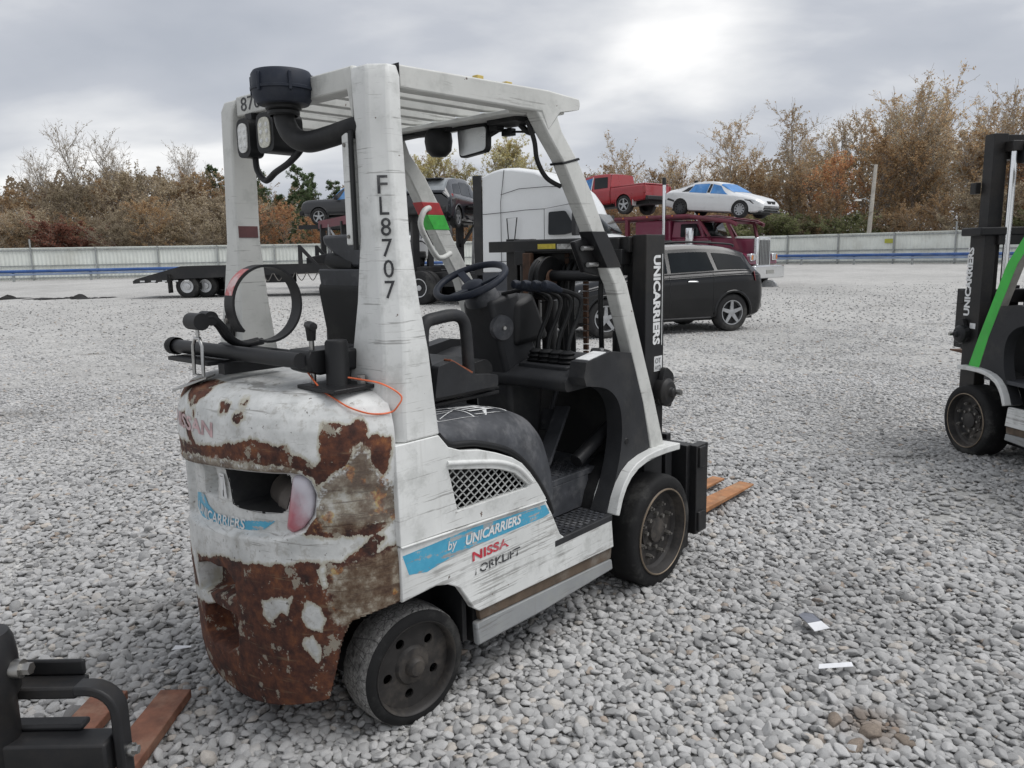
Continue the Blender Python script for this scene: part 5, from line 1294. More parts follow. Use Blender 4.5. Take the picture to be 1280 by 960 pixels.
class Shell:
    """car body lofted through stations: x -> bottom, shoulder, roof heights and half widths"""
    def __init__(s, st, tumble=.07):
        s.st = sorted(st); s.x = np.array([q[0] for q in s.st]); s.c = np.array([q[1:] for q in s.st], float); s.tumble = tumble
    def par(s, x):
        # smooth monotone interpolation
        i = int(np.clip(np.searchsorted(s.x, x) - 1, 0, len(s.x) - 2)); t = (x - s.x[i]) / (s.x[i + 1] - s.x[i])
        a, b = s.c[i], s.c[i + 1]
        a0 = s.c[max(i - 1, 0)]; b1 = s.c[min(i + 2, len(s.x) - 1)]
        m0 = np.where((b - a) * (a - a0) > 0, ((b - a) + (a - a0)) / 2, 0); m1 = np.where((b - a) * (b1 - b) > 0, ((b - a) + (b1 - b)) / 2, 0)
        m0 = np.clip(m0, -abs(b - a) * 1.5, abs(b - a) * 1.5); m1 = np.clip(m1, -abs(b - a) * 1.5, abs(b - a) * 1.5)
        return (2 * t**3 - 3 * t**2 + 1) * a + (t**3 - 2 * t**2 + t) * m0 + (-2 * t**3 + 3 * t**2) * b + (t**3 - t**2) * m1
    def sec(s, x):
        zb, zs, zr, hw, hr = s.par(x)
        mid = (zb + zs) / 2
        return [(hw * .86, zb), (hw * .965, zb + .05), (hw * .99, zb + .16), (hw, mid), (hw * .995, zs - .10), (hw * .975, zs - .03), (hw * .945, zs), (hr + (hw * .945 - hr) * .07, zr - .09 * min(1, (zr - zs) / .3) - .005), (hr * .94, zr - .03 * min(1, (zr - zs) / .3)), (hr * .72, zr - .008), (0, zr)]
    def pt(s, x, v, side, off=0.0):
        q = s.sec(x); i = min(int(v), len(q) - 2); t = v - i
        y = q[i][0] + (q[i + 1][0] - q[i][0]) * t; z = q[i][1] + (q[i + 1][1] - q[i][1]) * t
        dy, dz = q[i + 1][0] - q[i][0], q[i + 1][1] - q[i][1]; L = math.hypot(dy, dz) + 1e-6
        return (x, side * (y + off * dz / L), z - off * dy / L)
    def body(s, mat, root, arches, n=110, name='body'):
        xs = np.linspace(s.x[0], s.x[-1], n + 1); secs = [s.sec(x) for x in xs]; K = len(secs[0]); m = MB()
        for sd in (-1, 1):
            def ok(i, j):
                xc = (xs[i] + xs[i + 1]) / 2; zc = (secs[i][j][1] + secs[i][j + 1][1]) / 2
                if j > 4: return True
                return all(math.hypot(xc - ax, zc - az) > ar for ax, az, ar in arches)
            # rows in the arch zone are cut finer
            vv = [k / 4 for k in range(4 * 5)] + list(range(5, K)); vv = [v for v in vv if v <= 5] + [v for v in vv if v > 5]
            P = [[s.pt(x, min(v, K - 1 - 1e-6), sd) for v in vv] for x in xs]
            def ok2(i, j):
                if vv[j] >= 5: return True
                c = [(P[i][j][k] + P[i + 1][j + 1][k]) / 2 for k in (0, 2)]
                return all(math.hypot(c[0] - ax, c[1] - az) > ar for ax, az, ar in arches)
            m.grid(lambda i, j: P[i][j], n, len(vv) - 1, ok2)
        for xi in (0, n):
            q = secs[xi]; vs = [(xs[xi], y, z) for y, z in q] + [(xs[xi], -y, z) for y, z in q[::-1]]
            m.add(vs, [tuple(range(len(vs)))])
        o = m.build(name, mat, root, smooth=38)
        bm = bmesh.new(); bm.from_mesh(o.data); bmesh.ops.remove_doubles(bm, verts=bm.verts, dist=.0008); bm.to_mesh(o.data); bm.free()
        for ax, az, ar in arches:
            for sd in (-1, 1):
                pts = []
                for a_ in range(-8, 189, 7):
                    x = ax + ar * math.cos(math.radians(a_)); z = az + ar * math.sin(math.radians(a_))
                    zb, zs, zr, hw, hr = s.par(x)
                    pts.append((x, sd * hw * (.985 if z > zb + .08 else .95), z))
                part('arch_lip', mat, o, lambda m: m.tube(pts, .028, 8), smooth=60)
                part('arch_liner', TRIM, o, lambda m: m.grid(lambda i, j: (ax + ar * 1.02 * math.cos(PI * i / 14), sd * (.95 * hw - .30 * j), az + ar * 1.02 * math.sin(PI * i / 14)), 14, 1))
        return o
    def patch(s, name, mat, root, side, x0b, x1b, x0t, x1t, v0, v1, off=.006, nu=10, nv=5):
        m = MB()
        def P(i, j):
            v = v0 + (v1 - v0) * j / nv; f = j / nv; a = x0b + (x0t - x0b) * f; b = x1b + (x1t - x1b) * f
            return s.pt(a + (b - a) * i / nu, v, side, off)
        m.grid(P, nu, nv)
        return m.build(name, mat, root, smooth=50)
    def screen(s, name, mat, root, x0, x1, v0=7.6, off=.006, nu=8):
        """glass lying across the roofline, from x0 to x1"""
        m = MB(); vs = np.linspace(v0, 10 - 1e-6, 5)
        row = lambda x: [s.pt(x, v, -1, off) for v in vs] + [s.pt(x, v, 1, off) for v in vs[::-1]][1:]
        R = [row(x0 + (x1 - x0) * i / nu) for i in range(nu + 1)]
        m.grid(lambda i, j: (R[i][j][0], R[i][j][1], R[i][j][2] + .004), nu, len(R[0]) - 1)
        return m.build(name, mat, root, smooth=50)
    def line(s, name, mat, root, side, x0, x1, v, r=.006, off=.002):
        return part(name, mat, root, lambda m: m.tube([s.pt(x0 + (x1 - x0) * i / 12, v, side, off) for i in range(13)], r, 6), smooth=60)

def place(root_fn, corner, local, ang):
    """location so that the vehicle's local (x, y) comes to rest on the ground point `corner`"""
    c, s_ = math.cos(ang), math.sin(ang)
    return (corner[0] - c * local[0] + s_ * local[1], corner[1] - s_ * local[0] - c * local[1])

# ---------------------------------------------------------------- black crossover behind the mast
A = math.radians(200)
lx, ly = place(None, (4.19, 14.72), (-1.325, .90), A)
suv = thing('car', 'black crossover with roof rails parked behind the forklift mast', 'car', (lx, ly, 0), A)
BLKP = carpaint('black metallic paint', (.006, .0065, .0075), .16, .25, dirt=(.016, .0155, .015), dirt_amt=.25, spec=.35)
sh = Shell([(-2.06, 0.44, 0.84, 0.9, 0.8, 0.66), (-2, 0.36, 1.04, 1.1, 0.86, 0.68), (-1.9, 0.28, 1.1, 1.26, 0.9, 0.66), (-1.66, 0.24, 1.12, 1.49, 0.925, 0.732), (-1.2, 0.24, 1.11, 1.605, 0.935, 0.737), (-0.5, 0.24, 1.085, 1.645, 0.935, 0.749), (0.2, 0.24, 1.06, 1.62, 0.935, 0.743), (0.62, 0.24, 1.04, 1.5, 0.93, 0.743), (1, 0.24, 1.01, 1.27, 0.925, 0.779), (1.3, 0.24, 0.97, 1.08, 0.92, 0.72), (1.75, 0.25, 0.88, 0.985, 0.9, 0.72), (2.1, 0.27, 0.8, 0.9, 0.86, 0.66), (2.3, 0.32, 0.7, 0.78, 0.76, 0.58), (2.36, 0.36, 0.62, 0.66, 0.7, 0.5)])
sb = sh.body(BLKP, suv, [(-1.325, .36, .40), (1.325, .36, .40)])
for sd in (-1, 1):
    sh.patch('side_window', CGLASS2, suv, sd, .08, .98, .10, .56, 6.12, 6.88)
    sh.patch('side_window', CGLASS2, suv, sd, -.92, 0.0, -.80, .02, 6.12, 6.88)
    sh.patch('quarter_window', CGLASS, suv, sd, -1.74, -1.00, -1.56, -.90, 6.14, 6.86)
    sh.line('window_trim', TRIM, suv, sd, -1.75, 1.05, 6.06, .012)
    sh.line('sill_trim', CHROME if False else TRIM, suv, sd, -.85, .85, .9, .022)
    sh.line('body_crease', BLKP, suv, sd, -1.9, 1.8, 4.6, .010)
    for x in (-.42, .46): part('door_handle', CHROME, suv, lambda m: m.bar((x - .11, sd * .945, .955), (x + .11, sd * .945, .96), .03, .028), bevel=.008)
    for x in (.05, -.88): sh_ = part('door_gap', TRIM, suv, lambda m: m.tube([sh.pt(x, v, sd, .0005) for v in (.8, 2, 3, 4, 5, 6)], .005, 5))
    mr = part('wing_mirror', BLKP, suv, lambda m: m.hexa([(.66, sd * .93, 1.06), (.86, sd * .95, 1.06), (.84, sd * 1.13, 1.07), (.70, sd * 1.13, 1.07)], [(.66, sd * .94, 1.17), (.82, sd * .96, 1.18), (.80, sd * 1.12, 1.20), (.70, sd * 1.12, 1.20)]), bevel=.03)
    part('mirror_cap', CHROME, mr, lambda m: m.hexa([(.72, sd * .97, 1.145), (.845, sd * .98, 1.145), (.83, sd * 1.125, 1.15), (.73, sd * 1.125, 1.15)], [(.71, sd * .97, 1.195), (.825, sd * .98, 1.195), (.81, sd * 1.128, 1.21), (.72, sd * 1.128, 1.21)]), bevel=.02)
    part('roof_rail', TRIM, suv, lambda m: m.tube(spline([(-1.45, sd * .68, 1.575), (-1.35, sd * .675, 1.63), (-.5, sd * .675, 1.68), (.1, sd * .675, 1.665), (.3, sd * .68, 1.59)], 6), .019, 8), smooth=60)
    part('tail_lamp', REDL, suv, lambda m: m.hexa([(-2.09, sd * .70, .90), (-1.80, sd * .935, .94), (-1.84, sd * .88, .94), (-2.04, sd * .66, .90)], [(-2.04, sd * .66, 1.10), (-1.76, sd * .925, 1.12), (-1.80, sd * .87, 1.12), (-1.98, sd * .60, 1.10)]), bevel=.01)
    part('head_lamp', CLEARL, suv, lambda m: m.hexa([(2.30, sd * .52, .66), (1.95, sd * .87, .74), (1.90, sd * .82, .74), (2.20, sd * .48, .66)], [(2.21, sd * .50, .80), (1.80, sd * .87, .875), (1.80, sd * .80, .875), (2.10, sd * .46, .80)]), bevel=.015)
    part('fog_lamp', CLEARL, suv, lambda m: m.lathe([(.05, -.02), (.055, .0), (.045, .012), (0, .016)], (2.25, sd * .62, .44), (.8, sd * .5, 0), 16))
    for x in (-1.325, 1.325): car_wheel(suv, x, sd * .905, .355, .235, sd)
sh.screen('windshield', CGLASS2, suv, .64, 1.26)
sh.screen('rear_window', CGLASS, suv, -1.97, -1.68)
part('roof_crossbar', TRIM, suv, lambda m: m.bar((-.95, -.67, 1.685), (-.95, .67, 1.685), .05, .03), bevel=.01)
part('roof_crossbar', TRIM, suv, lambda m: m.bar((-.1, -.67, 1.70), (-.1, .67, 1.70), .05, .03), bevel=.01)
part('grille', TRIM, suv, lambda m: m.hexa([(2.36, -.42, .50), (2.36, .42, .50), (2.30, .42, .50), (2.30, -.42, .50)], [(2.315, -.46, .70), (2.315, .46, .70), (2.25, .46, .70), (2.25, -.46, .70)]), bevel=.01)
part('grille_bar', CHROME, suv, lambda m: m.hexa([(2.34, -.50, .68), (2.34, .50, .68), (2.25, .50, .68), (2.25, -.50, .68)], [(2.29, -.46, .78), (2.29, .46, .78), (2.22, .46, .78), (2.22, -.46, .78)]), bevel=.01)
part('front_bumper', TRIM, suv, lambda m: m.hexa([(2.36, -.66, .30), (2.36, .66, .30), (2.2, .80, .28), (2.2, -.80, .28)], [(2.37, -.62, .42), (2.37, .62, .42), (2.2, .80, .42), (2.2, -.80, .42)]), bevel=.03)
part('rear_bumper', BLKP, suv, lambda m: m.hexa([(-2.16, -.70, .40), (-2.16, .70, .40), (-1.88, .90, .36), (-1.88, -.90, .36)], [(-2.13, -.68, .66), (-2.13, .68, .66), (-1.88, .90, .70), (-1.88, -.90, .70)]), bevel=.05)
part('underbody', TRIM, suv, lambda m: m.box(-1.9, 2.1, -.72, .72, .22, .42))
part('cabin', TRIM, suv, lambda m: m.box(-1.5, .7, -.55, .55, .5, 1.2))

# ---------------------------------------------------------------- trucks
ALLOYT = paint('polished truck wheel', (.62, .63, .64), .3, .35, var=.15, scale=8, dirt=(.25, .24, .23), dirt_amt=.3)
def truck_wheel(root, x, y, side, dual=False, R=.52):
    car_wheel(root, x, y, R, .28, side, ALLOYT, 0, .56)
    w = root.children[-1]
    part('hub', ALLOYT, w, lambda m: m.lathe([(R * .54, .13), (R * .48, .085), (R * .30, .075), (R * .27, .125), (R * .16, .135), (0, .135)], (0, 0, 0), (0, side, 0), 20), smooth=40)
    if dual: car_wheel(root, x, y - side * .33, R, .28, side, ALLOYD, 0, .56)
WTRUCK = carpaint('white truck paint', (.70, .715, .72), .35, .3, var=.05, dirt=(.5, .5, .48), dirt_amt=.3, scale=.8)
SKIRT = carpaint('dark blue grey skirt', (.035, .040, .052), .45, .2, dirt=(.08, .08, .085))
FRAMEK = paint('truck frame black', (.014, .0145, .016), .6, var=.25, scale=2, dirt=(.07, .066, .06), dirt_amt=.4)
A = math.radians(-25)
lx, ly = place(None, (-.80, 23.3), (0, -1.22), A)
wt = thing('truck', 'white sleeper-cab truck with tall roof fairing behind the forklift', 'truck', (lx, ly, 0), A)
SIDE = [(0.0, .98), (0.0, 3.80), (.35, 3.93), (.62, 3.99), (1.0, 3.98), (1.7, 3.86), (2.3, 3.62), (2.75, 3.30), (3.0, 2.95), (3.18, 2.62), (3.62, 1.98), (3.62, .98)]
def cabf(m):
    # cab loft: full width below, narrower and rounded above
    ring = []
    for x, z in SIDE:
        w = 1.22 - .035 * max(0, z - 2.2) ** 1.5 - (.10 if x > 3.1 else 0) - .10 * max(0, x - 2.9)
        ring.append((x, z, w))
    n = len(ring)
    for k in (-1, -.93, -.6, 0, .6, .93, 1):
        for x, z, w in ring:
            cr_ = (1 - abs(k) ** 6)
            m.v.append((x - (0.0 if x < .1 else .05 * (abs(k) ** 4)), k * w, z - (.10 * abs(k) ** 8 if z > 2.5 else 0)))
    m.f += [(j * n + i, (j + 1) * n + i, (j + 1) * n + (i + 1) % n, j * n + (i + 1) % n) for j in range(6) for i in range(n)]
    m.f += [tuple(range(n)), tuple(6 * n + i for i in range(n))]
cab = part('cab', WTRUCK, wt, cabf, smooth=35, bevel=.03)
part('rear_fairing', FRAMEK, wt, lambda m: m.box(-.28, -.01, -1.20, -1.12, .9, 3.78).box(-.28, -.01, 1.12, 1.20, .9, 3.78), bevel=.01)
part('hood', WTRUCK, wt, lambda m: m.hexa([(3.58, -1.0, .75), (5.0, -.85, .70), (5.0, .85, .70), (3.58, 1.0, .75)], [(3.58, -.90, 2.02), (4.85, -.68, 1.62), (4.85, .68, 1.62), (3.58, .90, 2.02)]), bevel=.10)
part('skirt', SKIRT, wt, lambda m: m.box(-.02, 3.3, -1.215, -1.13, .36, .975).box(-.02, 3.3, 1.13, 1.215, .36, .975), bevel=.02)
YF = -1.224
for pts in ([(1.98, 1.05), (1.98, 2.75), (2.75, 2.86), (3.0, 2.75)], [(.02, 2.66), (.80, 2.70), (1.4, 2.74), (2.0, 2.75)], [(.62, 1.05), (.62, 3.0), (.72, 3.9)], [(.62, 3.20), (1.2, 3.34), (2.0, 3.36), (2.65, 3.33)], [(.3, 1.30), (1.1, 1.30)]):
    part('panel_gap', TRIM, cab, lambda m: m.tube([(x, YF + .035 * max(0, z - 2.2) ** 1.5 + .10 * max(0, x - 2.9), z) for x, z in pts], .009, 5))
for sd in (-1, 1):
    part('door_window', CGLASS, wt, lambda m: m.prism(round_poly([(2.10, 2.02), (2.12, 2.66), (2.62, 2.68), (2.86, 2.30), (2.86, 2.08), (2.6, 2.02)], .06), 'y', sd * 1.195, sd * 1.228))
    mi = part('wing_mirror', FRAMEK, wt, lambda m: m.prism(round_poly([(-1.75 if sd < 0 else 1.45, 1.98), (-1.72 if sd < 0 else 1.42, 2.60), (-1.45 if sd < 0 else 1.72, 2.62), (-1.42 if sd < 0 else 1.75, 1.98)], .06), 'x', 3.00, 3.12), bevel=.02)
    part('mirror_arm', FRAMEK, mi, lambda m: m.tube([(3.06, sd * 1.16, 2.5), (3.06, sd * 1.6, 2.5)], .025, 6).tube([(3.06, sd * 1.16, 2.05), (3.06, sd * 1.6, 2.05)], .025, 6))
    part('grab_rail', STEELK, wt, lambda m: m.tube([(.92, sd * 1.27, 1.35), (.84, sd * 1.27, 2.52), (1.16, sd * 1.27, 2.54), (1.0, sd * 1.27, 1.35)], .018, 6))
    truck_wheel(wt, -2.25, sd * 1.22, sd, True); truck_wheel(wt, -3.50, sd * 1.22, sd, True); truck_wheel(wt, 4.2, sd * 1.15, sd)
part('windshield', CGLASS2, wt, lambda m: m.add([(3.205, -.98, 2.60), (3.205, .98, 2.60), (3.60, 1.02, 2.04), (3.60, -1.02, 2.04)], [(0, 1, 2, 3)]), thick=.03)
part('frame', FRAMEK, wt, lambda m: m.box(-4.3, 4.6, -.45, .45, .70, .98).box(-1.5, -.3, -1.0, 1.0, .55, .95), bevel=.01)
part('fifth_wheel', FRAMEK, wt, lambda m: m.box(-3.4, -2.4, -.5, .5, .98, 1.15), bevel=.02)

# maroon car hauler truck at right
MAROON = carpaint('maroon truck paint', (.17, .020, .052), .35, .3, var=.12, dirt=(.19, .06, .085), dirt_amt=.4, scale=1.0)
MAROOND = carpaint('maroon frame paint', (.14, .018, .036), .5, .1, var=.2, dirt=(.09, .05, .045), dirt_amt=.4)
A = math.radians(-46)
mt = thing('truck', 'maroon car-hauler truck with chrome grille and overhead car rack', 'truck', (10.45, 31.6, 0), A)
# local x = 0 at the bumper, body behind it
part('hood', MAROON, mt, lambda m: m.hexa([(-2.35, -.62, .85), (-.42, -.52, .85), (-.42, .52, .85), (-2.35, .62, .85)], [(-2.35, -.66, 2.02), (-.42, -.50, 1.90), (-.42, .50, 1.90), (-2.35, .66, 2.02)]), bevel=.07)
part('radiator_shell', CHROME, mt, lambda m: m.box(-.44, -.26, -.56, .56, .80, 1.98), bevel=.05)
part('grille', paint('grille mesh', (.10, .10, .10), .4, .5), mt, lambda m: m.box(-.262, -.245, -.40, .40, .88, 1.86), bevel=.01)
part('grille_bars', CHROME, mt, lambda m: [m.box(-.248, -.232, -.36 + k * .12, -.335 + k * .12, .9, 1.84) for k in range(7)])
part('hood_ornament', CHROME, mt, lambda m: m.tube([(-.34, 0, 1.97), (-.30, 0, 2.08), (-.42, 0, 2.14)], .02, 6))
part('bumper', CHROME, mt, lambda m: m.box(-.18, .02, -1.20, 1.20, .34, .86), bevel=.04)
part('bumper_plate', paint('bumper lamp', (.3, .3, .28), .4), mt, lambda m: m.box(.018, .03, -.3, .3, .52, .68))
part('cab', MAROON, mt, lambda m: m.hexa([(-4.05, -1.02, .95), (-2.30, -.92, .95), (-2.30, .92, .95), (-4.05, 1.02, .95)], [(-4.05, -1.0, 2.02), (-2.30, -.92, 2.02), (-2.30, .92, 2.02), (-4.05, 1.0, 2.02)]).hexa([(-4.05, -1.0, 2.02), (-2.45, -.92, 2.02), (-2.45, .92, 2.02), (-4.05, 1.0, 2.02)], [(-4.0, -.92, 2.72), (-2.70, -.86, 2.72), (-2.70, .86, 2.72), (-4.0, .92, 2.72)]), bevel=.05)
part('windshield', CGLASS2, mt, lambda m: m.add([(-2.43, -.86, 2.08), (-2.43, .86, 2.08), (-2.69, .80, 2.66), (-2.69, -.80, 2.66)], [(0, 1, 2, 3)]), thick=.02)
part('sleeper', MAROON, mt, lambda m: m.box(-5.9, -4.06, -1.08, 1.08, .95, 2.78), bevel=.06)
for sd in (-1, 1):
    part('front_fender', MAROON, mt, lambda m: m.prism([(-.30, .92), (-.36, 1.22), (-.62, 1.36), (-1.05, 1.38), (-1.55, 1.16), (-1.95, .80), (-2.1, .55), (-2.0, .55), (-1.5, 1.0), (-1.05, 1.22), (-.66, 1.2), (-.48, 1.05), (-.42, .85)], 'y', sd * .55, sd * 1.16), bevel=.03)
    hl = part('head_lamp', CHROME, mt, lambda m: m.box(-.46, -.24, sd * .68, sd * 1.06, 1.05, 1.34), bevel=.04)
    part('lamp_glass', CLEARL, hl, lambda m: m.box(-.242, -.232, sd * .72, sd * .90, 1.09, 1.29)); part('turn_lamp', paint('amber lens', (.6, .2, .03), .3), hl, lambda m: m.box(-.242, -.230, sd * .93, sd * 1.04, 1.09, 1.27))
    part('side_window', CGLASS, mt, lambda m: m.prism(round_poly([(-3.6, 2.06), (-3.58, 2.60), (-2.85, 2.60), (-2.62, 2.10)], .05), 'y', sd * .93, sd * .985))
    st_ = part('exhaust_stack', CHROME, mt, lambda m: m.cyl((-4.28, sd * 1.22, 1.0), (-4.28, sd * 1.22, 1.75), .13, n=16).cyl((-4.28, sd * 1.22, 1.75), (-4.28, sd * 1.22, 4.25), .075, n=14), smooth=40)
    part('stack_tip', TRIM, st_, lambda m: m.cyl((-4.28, sd * 1.22, 4.25), (-4.30, sd * 1.22, 4.55), .085, n=14))
    part('air_cleaner', CHROME, mt, lambda m: m.lathe([(0, 1.62), (.18, 1.65), (.19, 1.75), (.19, 2.35), (.18, 2.42), (0, 2.46)], (-3.05 - .0, sd * 1.12, 0), (0, 0, 1), 20), smooth=40)
    truck_wheel(mt, -1.12, sd * 1.18, sd); truck_wheel(mt, -7.2, sd * 1.2, sd, True); truck_wheel(mt, -8.5, sd * 1.2, sd, True)
    part('fuel_tank', CHROME, mt, lambda m: m.cyl((-5.6, sd * .85, .72), (-3.9, sd * .85, .72), .30, n=20), smooth=40)
    # overhead rack over the cab
    rk = part('rack_rail', MAROOND, mt, lambda m: m.tube([(-15.0, sd * 1.12, 2.95), (-9.6, sd * 1.12, 2.95), (-3.2, sd * 1.12, 2.92), (-1.2, sd * 1.10, 2.62), (-.9, sd * 1.08, 2.48)], .085, 8), smooth=40)
    for k in range(9): part('marker_lamp', paint('amber lens', (.6, .2, .03), .3), rk, lambda m: m.box(-13 + k * 1.3, -12.94 + k * 1.3, sd * 1.205, sd * 1.225, 2.93, 2.99))
    part('rack_post', MAROOND, mt, lambda m: m.bar((-2.15, sd * 1.05, 2.05), (-2.75, sd * 1.10, 2.9), .10, .10)); part('rack_post', MAROOND, mt, lambda m: m.bar((-.95, sd * .85, 1.5), (-1.35, sd * 1.08, 2.6), .10, .12))
    part('rack_post', MAROOND, mt, lambda m: m.bar((-6.3, sd * 1.1, .9), (-6.3, sd * 1.1, 2.9), .16, .16)); part('rack_post', MAROOND, mt, lambda m: m.bar((-10.5, sd * 1.1, .9), (-10.5, sd * 1.1, 2.9), .16, .16)); part('rack_post', MAROOND, mt, lambda m: m.bar((-14.5, sd * 1.1, .9), (-14.5, sd * 1.1, 2.9), .16, .16))
    part('track', MAROOND, mt, lambda m: m.bar((-14.8, sd * .75, 2.94), (-3.3, sd * .75, 2.94), .42, .05).bar((-3.3, sd * .75, 2.94), (-1.0, sd * .75, 2.58), .42, .05))
part('frame', FRAMEK, mt, lambda m: m.box(-15, -.4, -.45, .45, .62, .92), bevel=.01)
for x in (-14.5, -10.5, -6.3, -3.4, -1.3): part('rack_crossbar', MAROOND, mt, lambda m: m.bar((x, -1.1, 2.85 if x < -2 else 2.58), (x, 1.1, 2.85 if x < -2 else 2.58), .10, .10))

# white sedan nose-down on the rack, wheels turned, blue film on its glass
WCAR = carpaint('white car paint', (.72, .73, .735), .3, .5, var=.04, dirt=(.5, .5, .49), dirt_amt=.2)
def sedan_shell(): return Shell([(-2.31, 0.42, 0.72, 0.8, 0.7, 0.52), (-2.2, 0.34, 0.9, 1, 0.82, 0.6), (-1.75, 0.26, 0.95, 1.1, 0.88, 0.66), (-1.35, 0.22, 0.95, 1.22, 0.9, 0.707), (-0.9, 0.2, 0.94, 1.38, 0.905, 0.65), (-0.2, 0.2, 0.92, 1.43, 0.905, 0.65), (0.3, 0.2, 0.91, 1.36, 0.905, 0.65), (0.75, 0.2, 0.9, 1.16, 0.9, 0.707), (1.05, 0.2, 0.88, 1, 0.895, 0.68), (1.55, 0.22, 0.82, 0.9, 0.88, 0.7), (2, 0.25, 0.72, 0.8, 0.82, 0.64), (2.25, 0.3, 0.6, 0.67, 0.7, 0.54), (2.31, 0.36, 0.52, 0.56, 0.62, 0.48)])
def on_truck(root_ob, x, y, z, rz=0.0, pitch=0.0):
    """world matrix of a spot on a truck (so the car standing there stays a thing of its own)"""
    M = Matrix.Translation(root_ob.location) @ Matrix.Rotation(root_ob.rotation_euler.z, 4, 'Z')
    return M @ Matrix.Translation((x, y, z)) @ Matrix.Rotation(rz, 4, 'Z') @ Matrix.Rotation(pitch, 4, 'Y')
wc = thing('car', 'white damaged sedan with blue film on its windows atop the maroon truck', 'car')
wc.matrix_world = on_truck(mt, -2.35, 0, 2.86, 0, .085)
ss_ = sedan_shell(); ss_.body(WCAR, wc, [(-1.40, .33, .40), (1.40, .33, .40)], 90)
for sd in (-1, 1):
    ss_.patch('side_window', FILM, wc, sd, -.02, .80, 0.0, .38, 6.04, 6.97); ss_.patch('side_window', FILM, wc, sd, -1.04, -.20, -.88, -.15, 6.04, 6.97)
    ss_.patch('quarter_window', CGLASS, wc, sd, -1.40, -1.06, -1.16, -.92, 6.12, 6.8); ss_.patch('door_pillar', CGLASS, wc, sd, -.18, -.05, -.13, -.02, 6.1, 6.95)
    ss_.patch('head_lamp', CLEARL, wc, sd, 1.86, 2.16, 1.75, 2.12, 4.3, 5.6, .008)
    part('door_handle', WCAR, wc, lambda m: m.bar((.0, sd * .912, .80), (.2, sd * .912, .80), .03, .03))
    for x in (-1.4, 1.4): car_wheel(wc, x, sd * .905, .345, .22, sd, ALLOYD if x < 0 else ALLOY, 10)
    part('exposed_arch', TRIM, wc, lambda m: m.hexa([(1.70, sd * .80, .52), (1.98, sd * .84, .58), (1.98, sd * .70, .58), (1.70, sd * .66, .52)], [(1.55, sd * .89, .74), (1.80, sd * .86, .72), (1.80, sd * .72, .72), (1.55, sd * .75, .74)]), bevel=.02)
    part('torn_bumper', TRIM, wc, lambda m: m.hexa([(-2.1, sd * .84, .62), (-1.70, sd * .905, .55), (-1.70, sd * .8, .55), (-2.1, sd * .74, .62)], [(-2.12, sd * .83, .72), (-1.72, sd * .91, .62), (-1.72, sd * .8, .62), (-2.12, sd * .73, .72)]))
ss_.screen('windshield', FILM, wc, .36, 1.0, 7.3); ss_.screen('rear_window', CGLASS, wc, -1.75, -1.0)
part('kidney_grille', TRIM, wc, lambda m: m.box(2.20, 2.30, -.30, -.03, .56, .70).box(2.20, 2.30, .03, .30, .56, .70), bevel=.03)
part('lower_intake', TRIM, wc, lambda m: m.box(2.20, 2.315, -.62, .62, .36, .45).box(2.16, 2.30, -.78, .78, .24, .30), bevel=.02)
part('underbody', TRIM, wc, lambda m: m.box(-1.9, 1.9, -.7, .7, .17, .38)); part('cabin', TRIM, wc, lambda m: m.box(-1.2, .4, -.5, .5, .5, 1.05))

